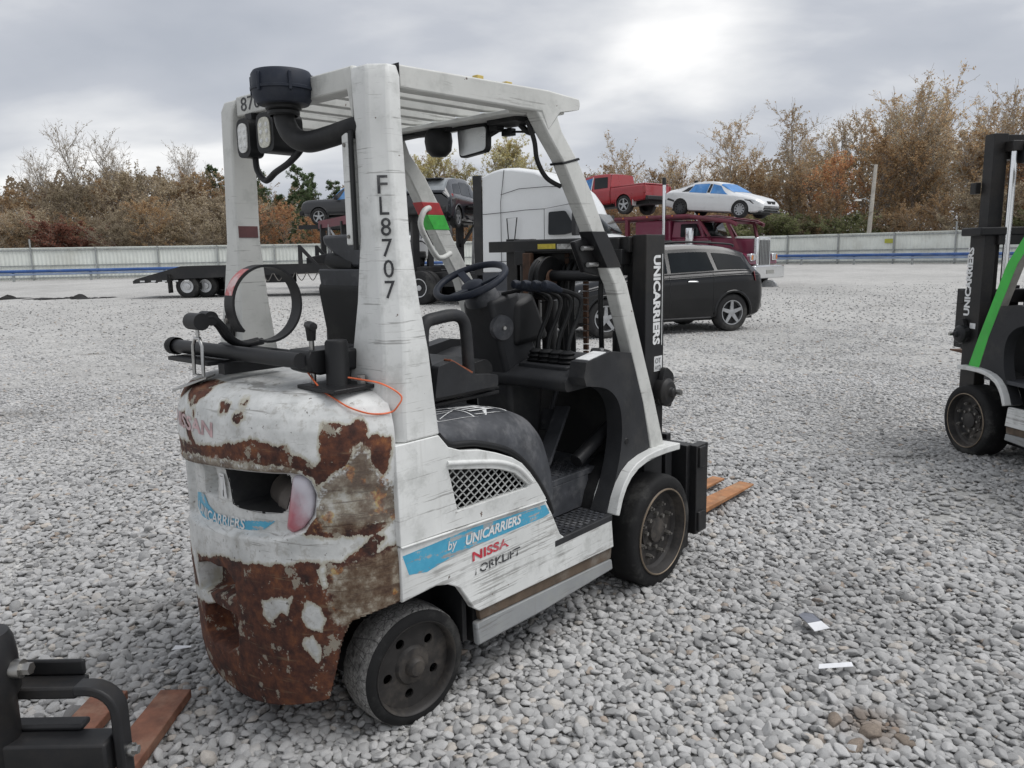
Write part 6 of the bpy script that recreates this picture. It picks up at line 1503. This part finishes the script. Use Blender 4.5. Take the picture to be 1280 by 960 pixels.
# red pickup behind it, facing the other way
REDP = carpaint('red pickup paint', (.33, .018, .026), .3, .5, var=.08, dirt=(.25, .05, .05), dirt_amt=.3)
def pickup(label, mat_, film=True, rim=ALLOY):
    t = thing('pickup_truck', label, 'pickup truck')
    ps = Shell([(-0.95, 0.52, 1.18, 1.86, 0.98, 0.784), (-0.75, 0.5, 1.18, 1.9, 0.985, 0.795), (0, 0.5, 1.17, 1.92, 0.985, 0.806), (0.55, 0.5, 1.17, 1.86, 0.985, 0.806), (0.95, 0.5, 1.17, 1.6, 0.98, 0.848), (1.32, 0.5, 1.16, 1.26, 0.975, 0.86), (2, 0.5, 1.15, 1.25, 0.96, 0.86), (2.6, 0.5, 1.12, 1.21, 0.94, 0.84), (2.8, 0.54, 1.06, 1.12, 0.9, 0.78), (2.86, 0.56, 0.92, 0.98, 0.86, 0.7)])
    ps.body(mat_, t, [(1.95, .45, .46)], 80, 'cab')
    bs_ = Shell([(-2.90, .60, 1.16, 1.20, .95, .90), (-2.8, .56, 1.20, 1.24, .985, .92), (-1.9, .52, 1.20, 1.24, .995, .93), (-1.0, .52, 1.19, 1.23, .99, .93)])
    bs_.body(mat_, t, [(-1.72, .45, .46)], 50, 'bed')
    for sd in (-1, 1):
        ps.patch('front_window', FILM if film else CGLASS, t, sd, .12, .98, .14, .60, 6.1, 6.9); ps.patch('rear_side_window', CGLASS, t, sd, -.80, .0, -.74, .04, 6.1, 6.88)
        part('window_post', carpaint('white tape', (.7, .7, .7)), t, lambda m: m.bar(ps.pt(.16, 5.4, sd, .01), ps.pt(.10, 6.95, sd, .01), .05, .014, (0, sd, 0)))
        part('tail_lamp', REDL, t, lambda m: m.box(-2.93, -2.78, sd * .90, sd * .985, .85, 1.18), bevel=.02)
        part('head_lamp', CLEARL, t, lambda m: m.box(2.62, 2.82, sd * .66, sd * .88, .86, 1.04), bevel=.04)
        part('door_handle', TRIM, t, lambda m: m.bar((-.1, sd * 1.0, 1.02), (.08, sd * 1.0, 1.02), .03, .04))
        part('door_gap', TRIM, t, lambda m: m.tube([ps.pt(.08, v, sd, .001) for v in (1, 3, 5, 6)], .006, 5)); part('mud_flap', INKW, t, lambda m: m.box(-2.24, -2.22, sd * .72, sd * .97, .35, .70))
        for x in (-1.72, 1.95): car_wheel(t, x, sd * .98, .42, .27, sd, rim, 5)
        part('wing_mirror', TRIM, t, lambda m: m.box(.92, 1.06, sd * 1.0, sd * 1.22, 1.2, 1.42), bevel=.03)
    ps.screen('windshield', FILM if film else CGLASS2, t, .62, 1.24, 7.3); ps.screen('rear_window', CGLASS, t, -.94, -.9, 7.2)
    part('tonneau', mat_, t, lambda m: m.hexa([(-2.88, -.93, 1.235), (-1.0, -.93, 1.235), (-1.0, .93, 1.235), (-2.88, .93, 1.235)], [(-2.86, -.90, 1.285), (-1.0, -.90, 1.30), (-1.0, .90, 1.30), (-2.86, .90, 1.285)]), bevel=.02)
    part('frame', FRAMEK, t, lambda m: m.box(-2.8, 2.6, -.55, .55, .40, .62)); part('rear_bumper', TRIM, t, lambda m: m.box(-3.02, -2.86, -.92, .92, .55, .74), bevel=.03)
    part('front_bumper', TRIM, t, lambda m: m.box(2.74, 2.96, -.92, .92, .50, .72), bevel=.05); part('grille', TRIM, t, lambda m: m.box(2.78, 2.88, -.62, .62, .76, 1.0), bevel=.03)
    return t
rp = pickup('red pickup with blue film on its front window, atop the car hauler', REDP)
rp.matrix_world = on_truck(mt, -8.35, 0, 3.12, PI, .02)

# ---------------------------------------------------------------- car trailer behind the white truck
A = math.radians(-62.6)
ct = thing('car_trailer', 'two-deck car trailer with dark maroon upper rails behind the white truck', 'trailer', (-1.75, 25.4, 0), A)
for sd in (-1, 1):
    part('upper_rail', MAROOND, ct, lambda m: m.bar((0, sd * 1.2, 3.02), (-12.5, sd * 1.2, 2.95), .12, .34)); part('lower_rail', FRAMEK, ct, lambda m: m.bar((-.5, sd * 1.2, .85), (-12, sd * 1.2, .80), .14, .30))
    for x in (-.4, -2.3, -5.2, -8.6, -12): part('deck_post', FRAMEK, ct, lambda m: m.bar((x, sd * 1.2, .9), (x, sd * 1.2, 2.95), .22, .20))
    for x in (-1.3, -3.4, -6.4, -11): part('lift_ram', ALLOY, ct, lambda m: m.cyl((x, sd * 1.22, 1.0), (x + .25, sd * 1.22, 2.9), .06, n=10))
    part('upper_track', FRAMEK, ct, lambda m: m.bar((-.1, sd * .78, 3.05), (-12.5, sd * .78, 2.97), .45, .05)); part('lower_track', FRAMEK, ct, lambda m: m.bar((-.5, sd * .78, .98), (-12, sd * .78, .92), .45, .05))
    part('brace', FRAMEK, ct, lambda m: m.bar((-.5, sd * 1.2, 2.8), (-3.6, sd * 1.2, 1.0), .08, .08)); truck_wheel(ct, -9.5, sd * 1.2, sd, True); truck_wheel(ct, -10.8, sd * 1.2, sd, True)
for x in (-.4, -2.3, -5.2, -8.6, -12): part('deck_crossbar', FRAMEK, ct, lambda m: m.bar((x, -1.15, 2.90), (x, 1.15, 2.90), .12, .12))
ct2 = thing('car_trailer', 'dark trailer deck carrying the grey pickup behind the forklift post', 'trailer', (-2.2, 38.6, 0), math.radians(-8))
for sd in (-1, 1):
    part('upper_rail', FRAMEK, ct2, lambda m: m.bar((0, sd * 1.2, 2.95), (-7.9, sd * 1.2, 2.95), .12, .20)); part('lower_rail', FRAMEK, ct2, lambda m: m.bar((0, sd * 1.2, .85), (-6.6, sd * 1.2, .85), .14, .30))
    for x in (-.4, -3.0, -6.4): part('deck_post', FRAMEK, ct2, lambda m: m.bar((x, sd * 1.2, .9), (x, sd * 1.2, 2.95), .16, .16))
    part('brace', ALLOY, ct2, lambda m: m.bar((-6.3, sd * 1.22, 2.8), (-5.2, sd * 1.22, 1.0), .08, .08)); part('upper_track', FRAMEK, ct2, lambda m: m.bar((0, sd * .78, 3.0), (-7.9, sd * .78, 3.0), .45, .05))
    for x in (-3.6, -4.8): truck_wheel(ct2, x, sd * 1.2, sd, False)
gp = pickup('dark grey pickup with blue film on its window, raised on a trailer deck', carpaint('dark grey pickup paint', (.030, .031, .034), .35, .4), True)
gp.matrix_world = on_truck(ct2, -5.0, 0, 3.02, PI, 0)
def hatch(label, mat_):
    t = thing('car', label, 'car')
    s_ = Shell([(-2.1, 0.45, 0.88, 1.02, 0.84, 0.66), (-2, 0.34, 0.98, 1.22, 0.89, 0.73), (-1.6, 0.26, 1.02, 1.5, 0.92, 0.684), (-0.8, 0.24, 1, 1.62, 0.925, 0.695), (0, 0.24, 0.98, 1.64, 0.925, 0.707), (0.55, 0.24, 0.96, 1.5, 0.92, 0.707), (1.1, 0.24, 0.94, 1.1, 0.915, 0.7), (1.7, 0.26, 0.86, 0.96, 0.89, 0.7), (2.2, 0.32, 0.72, 0.8, 0.78, 0.6), (2.26, 0.4, 0.6, 0.64, 0.7, 0.5)])
    s_.body(mat_, t, [(-1.32, .34, .39), (1.36, .34, .39)], 60)
    for sd in (-1, 1):
        s_.patch('side_window', CGLASS, t, sd, .05, .92, .08, .5, 6.1, 6.88); s_.patch('side_window', CGLASS, t, sd, -.9, -.02, -.8, .0, 6.1, 6.88); s_.patch('quarter_window', CGLASS, t, sd, -1.6, -.98, -1.4, -.88, 6.12, 6.8)
        part('tail_lamp', REDL, t, lambda m: m.hexa([(-2.10, sd * .45, .90), (-1.80, sd * .91, .94), (-1.80, sd * .86, .94), (-2.05, sd * .45, .90)], [(-2.05, sd * .45, 1.0), (-1.78, sd * .90, 1.04), (-1.80, sd * .85, 1.04), (-2.0, sd * .45, 1.0)]), bevel=.01)
        for x in (-1.32, 1.36): car_wheel(t, x, sd * .895, .34, .22, sd, ALLOY, 5)
    s_.screen('rear_window', paint('pale reflecting glass', (.30, .32, .33), .1, .2, scale=3), t, -2.03, -1.58); s_.screen('windshield', CGLASS2, t, .56, 1.08)
    part('rear_bumper', TRIM, t, lambda m: m.hexa([(-2.2, -.7, .42), (-2.2, .7, .42), (-1.9, .9, .4), (-1.9, -.9, .4)], [(-2.18, -.7, .66), (-2.18, .7, .66), (-1.9, .9, .68), (-1.9, -.9, .68)]), bevel=.04)
    part('number_plate', INKW, t, lambda m: m.box(-2.215, -2.2, -.18, .18, .70, .80)); part('underbody', TRIM, t, lambda m: m.box(-1.9, 2, -.7, .7, .2, .4)); part('spoiler', mat_, t, lambda m: m.box(-1.85, -1.55, -.55, .55, 1.50, 1.54), bevel=.015)
    return t
ds = hatch('dark hatchback on the upper trailer deck next to the white truck', carpaint('blue black car paint', (.014, .016, .021), .3, .6))
ds.matrix_world = on_truck(ct, -1.45, .35, 2.36, PI - .75, 0)
ws = hatch('white hatchback on the lower trailer deck behind the leaning handle', WCAR)
ws.matrix_world = on_truck(ct, -6.6, 0, 1.0, PI, 0)
bc_ = thing('car', 'dark blue sedan on the maroon hauler, mostly hidden behind the forklift mast', 'car')
b_ = sedan_shell(); BLUEC = carpaint('dark blue car paint', (.012, .035, .12), .25, .7); b_.body(BLUEC, bc_, [(-1.4, .33, .37), (1.4, .33, .37)], 60)
for sd in (-1, 1):
    b_.patch('side_window', CGLASS, bc_, sd, -.02, .72, 0, .36, 6.1, 6.9); b_.patch('side_window', CGLASS, bc_, sd, -1.0, -.1, -.86, -.08, 6.1, 6.9)
    for x in (-1.4, 1.4): car_wheel(bc_, x, sd * .9, .33, .22, sd)
b_.screen('windshield', CGLASS2, bc_, .36, 1.0, 7.3); b_.screen('rear_window', CGLASS2, bc_, -1.75, -1.0)
bc_.matrix_world = on_truck(mt, -9.6, 0, .95, 0, 0)

# ---------------------------------------------------------------- low black equipment trailer, left
lt = thing('flatbed_trailer', 'low black flatbed trailer with sloping tail ramp before the left fence', 'trailer', (-15.0, 32.6, 0), math.radians(-2))
for y in (-1.2, 1.2):
    part('side_beam', FRAMEK, lt, lambda m: m.prism([(0, .60), (0, .72), (1.95, 1.22), (8.6, 1.22), (8.6, .92), (2.6, .78), (1.2, .66)], 'y', y - .06, y + .06), bevel=.01)
    for k in range(4): part('beam_rib', FRAMEK, lt, lambda m: m.bar((.5 + k * .42, y, .62), (.5 + k * .42, y, .84 + k * .11), .06, .10))
    sd = -1 if y < 0 else 1
    truck_wheel(lt, 2.15, y + sd * .02, sd, True, .46); truck_wheel(lt, 2.75, y - sd * .30, sd, False, .46)
    part('mud_flap', RUBBER, lt, lambda m: m.box(1.52, 1.55, y - .3, y + .06, .22, .95))
    for k in range(5): part('marker_lamp', INKW, lt, lambda m: m.box(.3 + k * .45, .48 + k * .45, y + sd * .061, y + sd * .075, .66, .72))
    part('gusset', FRAMEK, lt, lambda m: m.prism([(6.7, 1.22), (6.72, 2.0), (6.82, 2.0), (7.5, 1.22)], 'y', y - .05, y + .05, [[(6.86, 1.28), (6.86, 1.75), (7.3, 1.28)]]))
part('deck', paint('dark deck planks', (.03, .028, .026), .8, scale=3), lt, lambda m: m.prism([(0, .72), (1.95, 1.222), (8.6, 1.222), (8.6, 1.26), (1.93, 1.26), (0, .76)], 'y', -1.14, 1.14))
part('tool_box', FRAMEK, lt, lambda m: m.box(5.3, 6.4, -1.1, -.6, .55, .92).box(3.6, 4.6, -1.1, 1.1, .62, .92), bevel=.02)
part('gooseneck', FRAMEK, lt, lambda m: m.prism([(6.8, .9), (6.8, 1.5), (8.2, 1.75), (10.6, 1.75), (10.6, 1.35), (8.8, 1.3), (8.4, .9)], 'y', -.5, .5), bevel=.03)
for k in range(7): part('chain', STEELD, lt, lambda m: m.tube(spline([(4.8 + k * .45, -1.27, .92), (5.0 + k * .45, -1.28, .62), (5.2 + k * .45, -1.27, .92)], 5), .02, 5))
# ================================================================== autumn wood behind the fence
def tree_meshes(seed, H, spread, n_br, leaf_n, leaf_s, start=.25, up=.9, droop=0.0, twig=3, trunk_r=.16, shape='round'):
    """tapered trunk with limbs and twigs, and a crown of small leaf faces spread along the twigs"""
    rng = random.Random(seed); npr = np.random.default_rng(seed)
    tm = MB(); tips = []
    def limb(p, d, L, r, depth):
        pts = [p.copy()]; q = p.copy(); dd = d.copy(); n = 4 if depth < 2 else 2
        for k in range(n):
            dd = (dd + Vector((rng.gauss(0, .16), rng.gauss(0, .16), rng.gauss(.05, .10) - droop * depth))).normalized()
            q = q + dd * L / n; pts.append(q.copy())
        tm.tube(pts, [max(.012, r * (1 - .75 * k / n)) for k in range(n + 1)], 6 if depth == 0 else (4 if depth == 1 else 3), caps=False)
        return pts
    lean = Vector((rng.gauss(0, .05), rng.gauss(0, .05), 1)).normalized()
    tr = limb(Vector((0, 0, -.2)), lean, H * .96, trunk_r, 0)
    for i in range(n_br):
        f = start + (1 - start) * (i + rng.random()) / n_br * .97
        k = f * 4; a = min(int(k), 3); p = tr[a].lerp(tr[a + 1], k - a)
        az = i * 2.4 + rng.uniform(-.5, .5)
        prof = {'round': math.sin(PI * min(1, .12 + .88 * (f - start) / (1 - start))) ** .6 * .9 + .15, 'cone': 1.05 - f * .92, 'vase': .5 + .5 * f * (1.4 - f)}[shape]
        L = spread * prof * rng.uniform(.75, 1.2)
        el = up * rng.uniform(.6, 1.25) + (.5 * f if shape != 'cone' else 0)
        d = Vector((math.cos(az), math.sin(az), el)).normalized()
        b = limb(p, d, L, trunk_r * .42 * (1.1 - f * .6), 1)
        for j in range(twig + 1):
            g = .30 + .7 * (j + rng.random() * .6) / (twig + 1); kk = min(g * 4, 3.99); p2 = b[int(kk)].lerp(b[int(kk) + 1], kk - int(kk))
            d2 = (d + Vector((rng.gauss(0, .7), rng.gauss(0, .7), rng.gauss(.15, .45)))).normalized()
            c = limb(p2, d2, L * rng.uniform(.25, .5), trunk_r * .12, 2)
            tips.append((c[0], c[-1], L))
            for _ in range(twig):
                d3 = (d2 + Vector((rng.gauss(0, .8), rng.gauss(0, .8), rng.gauss(.2, .5)))).normalized()
                e_ = limb(c[rng.randint(0, len(c) - 1)], d3, L * rng.uniform(.14, .3), trunk_r * .07, 2)
                tips.append((e_[0], e_[-1], L))
    me_t = bpy.data.meshes.new('trunk'); me_t.from_pydata([tuple(p) for p in tm.v], [], tm.f)
    # leaves
    A = np.array([t[0] for t in tips]); B = np.array([t[1] for t in tips])
    wgt = npr.random(len(tips)) ** 1.6; wgt /= wgt.sum()          # some twigs keep many leaves, some few
    k = npr.choice(len(tips), leaf_n, p=wgt); u = npr.random(leaf_n)[:, None]
    P = A[k] + (B[k] - A[k]) * (u * 1.1) + npr.normal(0, leaf_s * .9, (leaf_n, 3))
    n = npr.normal(0, 1, (leaf_n, 3)); n /= np.linalg.norm(n, axis=1)[:, None]
    a = np.cross(n, npr.normal(0, 1, (leaf_n, 3))); a /= np.linalg.norm(a, axis=1)[:, None]; b = np.cross(n, a)
    sz = leaf_s * npr.uniform(.5, 1.25, leaf_n)[:, None]
    V4 = np.stack([P - a * sz, P - b * sz * .55, P + a * sz, P + b * sz * .55], 1).reshape(-1, 3)
    me_c = bpy.data.meshes.new('crown')
    me_c.vertices.add(len(V4)); me_c.vertices.foreach_set('co', V4.astype(np.float32).ravel())
    me_c.loops.add(leaf_n * 4); me_c.loops.foreach_set('vertex_index', np.arange(leaf_n * 4, dtype=np.int32))
    me_c.polygons.add(leaf_n); me_c.polygons.foreach_set('loop_start', np.arange(0, leaf_n * 4, 4, dtype=np.int32))
    me_c.update(calc_edges=True)
    return me_t, me_c
def leaf_mat(name, c1, c2, c3):
    t = NT(name)
    oi = t.n('ShaderNodeObjectInfo').outputs['Random']
    n = t.noise(.55, 4, .6); g = t.n('ShaderNodeNewGeometry').outputs['Random Per Island']
    c = t.ramp(t.math('ADD', t.math('MULTIPLY', n, .6), t.math('MULTIPLY', g, .4)), [(.25, c1), (.5, c2), (.78, c3)])
    c = t.mix(1.0, c, t.ramp(oi, [(0, .78), (1, 1.22)]), 'MULTIPLY')
    t.fin(c, .8, 0.0, None, Specular_IOR_Level=.2)
    tl = t.n('ShaderNodeBsdfTranslucent'); t.l(c, tl.inputs['Color'])
    mx = t.n('ShaderNodeMixShader'); mx.inputs[0].default_value = .55
    t.l(t.b.outputs[0], mx.inputs[1]); t.l(tl.outputs[0], mx.inputs[2]); t.l(mx.outputs[0], t.out.inputs[0])
    return t.m
BARK = paint('grey brown bark', (.24, .20, .165), .9, var=.3, scale=2)
BARKG = paint('pale grey bark', (.38, .345, .30), .9, var=.3, scale=2)
LM = {
 'brown': leaf_mat('brown oak leaves', (0.206, 0.138, 0.080), (0.414, 0.274, 0.154), (0.600, 0.458, 0.271)),
 'tan': leaf_mat('tan autumn leaves', (0.320, 0.222, 0.138), (0.600, 0.433, 0.260), (0.600, 0.600, 0.467)),
 'rust': leaf_mat('rust orange leaves', (0.310, 0.155, 0.090), (0.600, 0.311, 0.166), (0.600, 0.490, 0.255)),
 'ochre': leaf_mat('ochre yellow leaves', (0.377, 0.270, 0.132), (0.600, 0.551, 0.268), (0.600, 0.600, 0.488)),
 'green': leaf_mat('dark pine needles', (0.052, 0.077, 0.039), (0.112, 0.161, 0.081), (0.201, 0.257, 0.132)),
 'olive': leaf_mat('olive shrub leaves', (0.113, 0.133, 0.065), (0.221, 0.244, 0.118), (0.377, 0.377, 0.204)),
 'red': leaf_mat('dark red leaves', (0.130, 0.063, 0.048), (0.261, 0.120, 0.086), (0.436, 0.210, 0.147)),
 'grey': leaf_mat('grey brown dry leaves', (0.232, 0.188, 0.134), (0.409, 0.336, 0.239), (0.600, 0.531, 0.383)),
}
KINDS = {   # name: (label words, leaf, list of mesh variants)
 'oak': ('dense brown-leaved tree', 'brown', [tree_meshes(11 + i, 10, 4.0, 26, 6200, .105, .12, .9, 0, 3, .17) for i in range(2)]),
 'tan': ('loose tan-leaved tree', 'tan', [tree_meshes(21 + i, 14, 4.4, 24, 3600, .11, .28, 1.7, 0, 4, .17, 'vase') for i in range(3)]),
 'rust': ('rust-orange leaved tree', 'rust', [tree_meshes(31 + i, 11, 3.6, 26, 6200, .105, .12, .85, 0, 3, .16) for i in range(2)]),
 'ochre': ('ochre-yellow leaved tree', 'ochre', [tree_meshes(41 + i, 12, 3.6, 22, 4600, .11, .22, 1.1, 0, 3, .15) for i in range(2)]),
 'bare': ('nearly bare grey tree', 'grey', [tree_meshes(51 + i, 14, 4.2, 24, 900, .09, .30, 1.3, 0, 5, .15, 'vase') for i in range(2)]),
 'pine': ('dark green pine', 'green', [tree_meshes(61 + i, 13, 3.2, 46, 10000, .10, .16, .30, .01, 4, .15, 'cone') for i in range(2)]),
 'brush': ('grey-brown brushy thicket tree', 'grey', [tree_meshes(71 + i, 7, 3.0, 26, 6500, .095, .06, .75, 0, 4, .09) for i in range(3)]),
 'redbush': ('dark red-leaved bush', 'red', [tree_meshes(81, 5, 2.6, 22, 7500, .10, .05, .6, 0, 4, .07)]),
 'olive': ('olive green bush', 'olive', [tree_meshes(91, 4, 2.8, 22, 8500, .10, .04, .4, 0, 4, .07)]),
}
for k, (lb, lf, ms_) in KINDS.items():
    for a_, b_ in ms_:
        a_.materials.append(BARKG if k in ('bare', 'tan') else BARK); b_.materials.append(LM[lf])
HT = {}
for ms_ in KINDS.values():
    for a_, b_ in ms_[2]:
        z_ = np.empty(len(b_.vertices) * 3, np.float32); b_.vertices.foreach_get('co', z_); HT[a_.name_full] = float(np.percentile(z_[2::3], 99.3))
def zone(x):
    for lim, w in ((90, 'at the left edge, behind the far-left fence'), (190, 'behind the fence left of the flatbed trailer'), (330, 'behind the flatbed trailer'), (520, 'seen between the forklift posts'), (610, 'just left of the white truck cab'), (735, 'above the white truck cab'), (850, 'above the red pickup'), (990, 'above the white sedan'), (1100, 'around the leaning utility pole'), (1210, 'left of the raised mast')):
        if x < lim: return w
    return 'at the right edge behind the raised mast'
trng = random.Random(77)
def plant(kind, x, D, top_h, wide=1.0, size='tall'):
    """a tree whose foot is D metres out, in the direction of image column x"""
    lb, lf, ms_ = KINDS[kind]
    a_, b_ = ms_[trng.randrange(len(ms_))]
    word = 'bush' if kind in ('redbush', 'olive') else 'tree'
    z = zone(x); lb = size + ' ' + lb
    t = thing({'pine': 'pine_tree', 'redbush': 'bush', 'olive': 'bush'}.get(kind, 'autumn_tree'), '%s %s' % (lb, z), word, ((x - 640) / 972.98 * D, D, 0), trng.uniform(0, 6.28), '%s %s' % (lb, z))
    s = top_h / HT[a_.name_full]; w = s * wide * trng.uniform(.85, 1.15)
    t.scale = (w, w, s)
    for nm, me_ in (('trunk', a_), ('crown', b_)):
        o = bpy.data.objects.new(nm, me_); C.objects.link(o); o.parent = t
    return t
def dfence(x): return float(np.interp(x, [-80, 0, 275, 450, 640, 800, 985, 1205, 1290, 1380], [62, 65, 69.5, 72.5, 75.5, 76.8, 75, 64.5, 60, 56]))
def sky_y(x): return float(np.interp(x, [-60, 0, 60, 130, 200, 270, 330, 400, 450, 520, 560, 620, 690, 740, 800, 850, 880, 930, 990, 1040, 1100, 1180, 1230, 1330], [236, 236, 230, 228, 226, 222, 216, 218, 224, 210, 205, 202, 206, 208, 208, 212, 194, 184, 172, 156, 140, 134, 142, 146]))
def hgt(x, y, D): return 1.54 + (316 - .0188 * (x - 640) - y) / 972.98 * D
def pick(x, row):
    r = trng.random()
    if row == 0:
        if x < 40: return 'ochre' if r < .5 else 'tan'
        if 85 < x < 135: return 'redbush'
        if x < 330: return 'brush' if r < .7 else ('oak' if r < .9 else 'tan')
        if x < 440: return 'redbush' if r < .35 else ('oak' if r < .7 else 'rust')
        if x < 860: return 'oak' if r < .4 else ('rust' if r < .75 else 'ochre')
        return 'olive' if r < .4 else ('oak' if r < .65 else 'brush')
    if row == 1:
        if x < 330: return 'oak' if r < .45 else ('brush' if r < .8 else 'tan')
        if x < 450: return 'pine' if r < .5 else 'oak'
        if x < 600: return 'rust' if r < .5 else ('ochre' if r < .75 else 'pine')
        if x < 730: return 'ochre' if r < .6 else 'tan'
        if x < 870: return 'oak' if r < .4 else ('rust' if r < .7 else 'tan')
        return 'tan' if r < .55 else ('oak' if r < .9 else 'rust')
    if x < 290: return 'bare' if r < .15 else ('oak' if r < .7 else 'brush')
    if x < 460: return 'pine' if r < .85 else 'oak'
    if x < 600: return 'rust' if r < .3 else ('pine' if r < .6 else 'ochre')
    if x < 760: return 'ochre' if r < .55 else 'tan'
    if x < 870: return 'oak' if r < .4 else 'tan'
    return 'tan' if r < .8 else 'bare'
x = -70
while x < 1370:
    D = dfence(x) + trng.uniform(3, 6); k = pick(x, 0)
    plant(k, x, D, trng.uniform(3.2, 5.4) if k in ('olive', 'redbush') else trng.uniform(4.6, 7.2), 1.25, 'low'); x += trng.uniform(17, 25)
x = -75
while x < 1370:
    D = dfence(x) + trng.uniform(9, 13); k = pick(x, 1); y = sky_y(x)
    plant(k, x, D, hgt(x, y + trng.uniform(22, 48), D), 1.1, 'middling'); x += trng.uniform(20, 28)
x = -72
while x < 1370:
    D = dfence(x) + trng.uniform(16, 24); k = pick(x, 2); y = sky_y(x)
    plant(k, x, D, hgt(x, y + trng.uniform(-8, 12), D)); x += trng.uniform(20, 30)
for x, y in ((18, 205), (78, 200), (128, 172), (148, 185), (205, 180), (236, 182), (258, 190)): plant('bare', x, dfence(x) + 27, hgt(x, y, dfence(x) + 27), .8, 'towering')
for x, y in ((620, 180), (655, 190), (768, 188), (826, 196), (905, 156), (985, 145), (1060, 122), (1095, 118), (1150, 112), (1192, 106), (1250, 124), (1275, 128)): plant('tan' if x > 700 else 'ochre', x, dfence(x) + 12, hgt(x, y, dfence(x) + 12), .95, 'towering')
# far thicket that reads as one brown mass behind the single trees
def thicket():
    npr = np.random.default_rng(5); n = 90000
    xi = npr.uniform(-110, 1400, n); D = np.interp(xi, [-80, 0, 275, 450, 640, 800, 985, 1205, 1290, 1380], [62, 65, 69.5, 72.5, 75.5, 76.8, 75, 64.5, 60, 56]) + npr.uniform(24, 33, n)
    ys = np.interp(xi, [-60, 0, 130, 270, 330, 450, 560, 690, 850, 930, 1040, 1180, 1330], [225, 225, 216, 214, 226, 238, 222, 226, 228, 205, 185, 170, 175]) + 14 + 10 * np.sin(xi * .11) + 6 * np.sin(xi * .31)
    H = 1.54 + (316 - .0188 * (xi - 640) - ys) / 972.98 * D
    P = np.stack([(xi - 640) / 972.98 * D, D, H * npr.random(n) ** .8], -1)
    nn = npr.normal(0, 1, (n, 3)); nn /= np.linalg.norm(nn, axis=1)[:, None]; a = np.cross(nn, npr.normal(0, 1, (n, 3))); a /= np.linalg.norm(a, axis=1)[:, None]; b = np.cross(nn, a); s = npr.uniform(.12, .30, n)[:, None]
    V4 = np.stack([P - a * s, P - b * s * .6, P + a * s, P + b * s * .6], 1).reshape(-1, 3)
    me_ = bpy.data.meshes.new('thicket'); me_.vertices.add(n * 4); me_.vertices.foreach_set('co', V4.astype(np.float32).ravel())
    me_.loops.add(n * 4); me_.loops.foreach_set('vertex_index', np.arange(n * 4, dtype=np.int32)); me_.polygons.add(n); me_.polygons.foreach_set('loop_start', np.arange(0, n * 4, 4, dtype=np.int32)); me_.update(calc_edges=True)
    me_.materials.append(leaf_mat('far brown thicket', (.15, .12, .085), (.25, .20, .14), (.36, .285, .20)))
    o = bpy.data.objects.new('thicket', me_); C.objects.link(o)
    tag(o, 'dense brown autumn thicket filling the wood behind the fence', 'thicket', kind='stuff')
thicket()
# ================================================================== litter on the gravel
PAPER = paint('white paper', (.72, .73, .75), .7, var=.06, scale=20)
PAPERG = paint('grey wet paper', (.16, .17, .20), .7, var=.2, scale=20)
def scrap(name, label, pts, mat, loc, rz, fold=None):
    m = MB(); n = len(pts)
    m.add([(x, y, z) for x, y, z in pts] + [(x, y, z - .0015) for x, y, z in pts], [tuple(range(n)), tuple(range(2 * n - 1, n - 1, -1))] + [(i, (i + 1) % n, n + (i + 1) % n, n + i) for i in range(n)])
    o = m.build(name, mat, None, smooth=0); o.location = loc; o.rotation_euler = (.0, 0, rz)
    return tag(o, label, 'paper scrap')
sp_ = scrap('paper_scrap', 'crumpled grey and white paper scrap lying beyond the other scrap', [(-.035, -.030, .004), (.030, -.024, .010), (.022, .030, .014), (-.040, .022, .012)], PAPER, (1.212, 2.905, .040), .1)
m = MB(); m.add([(-.040, .0225, .012), (.022, .0305, .014), (.012, .08, .022), (-.012, .115, .012), (-.048, .085, .018)], [(0, 1, 2, 3, 4)])
m.build('torn_corner', PAPERG, sp_, smooth=0, thick=.0015)
scrap('paper_scrap', 'long narrow white paper strip on the gravel at lower right', [(-.066, -.010, .002), (.060, -.012, .008), (.063, .012, .012), (-.055, .014, .006)], PAPER, (1.152, 2.605, .042), .02)
scrap('paper_scrap', 'small white paper bit on gravel left of the rusty counterweight', [(-.040, -.008, .002), (.035, -.010, .010), (.030, .010, .006), (-.03, .012, .010)], PAPER, (-1.305, 2.83, .042), .1)

# a few bigger brown rocks lying in the gravel, lower right
ROCKB = paint('brown sandstone', (.22, .18, .145), .9, var=.3, scale=9, bump=.4)
for i, (x, y, sz_, rz, lb) in enumerate(((1.115, 2.245, .095, .3, 'largest flat brown rock in the gravel at lower right'), (1.03, 2.315, .075, 1.2, 'small brown rock just behind the flat one at lower right'), (1.20, 2.205, .070, 2.2, 'small brown rock right of the flat one at lower right'), (1.04, 2.185, .080, .9, 'dark brown rock in front of the flat one at lower right'))):
    me_ = stone_mesh(310 + i).copy(); me_.materials.clear(); me_.materials.append(ROCKB)
    o = bpy.data.objects.new('rock', me_); C.objects.link(o); o.location = (x, y, .022); o.scale = (sz_ * .95, sz_ * .75, sz_ * .8); o.rotation_euler = (.08, -.06, rz)
    tag(o, lb, 'rock', 'brown rocks in the gravel')
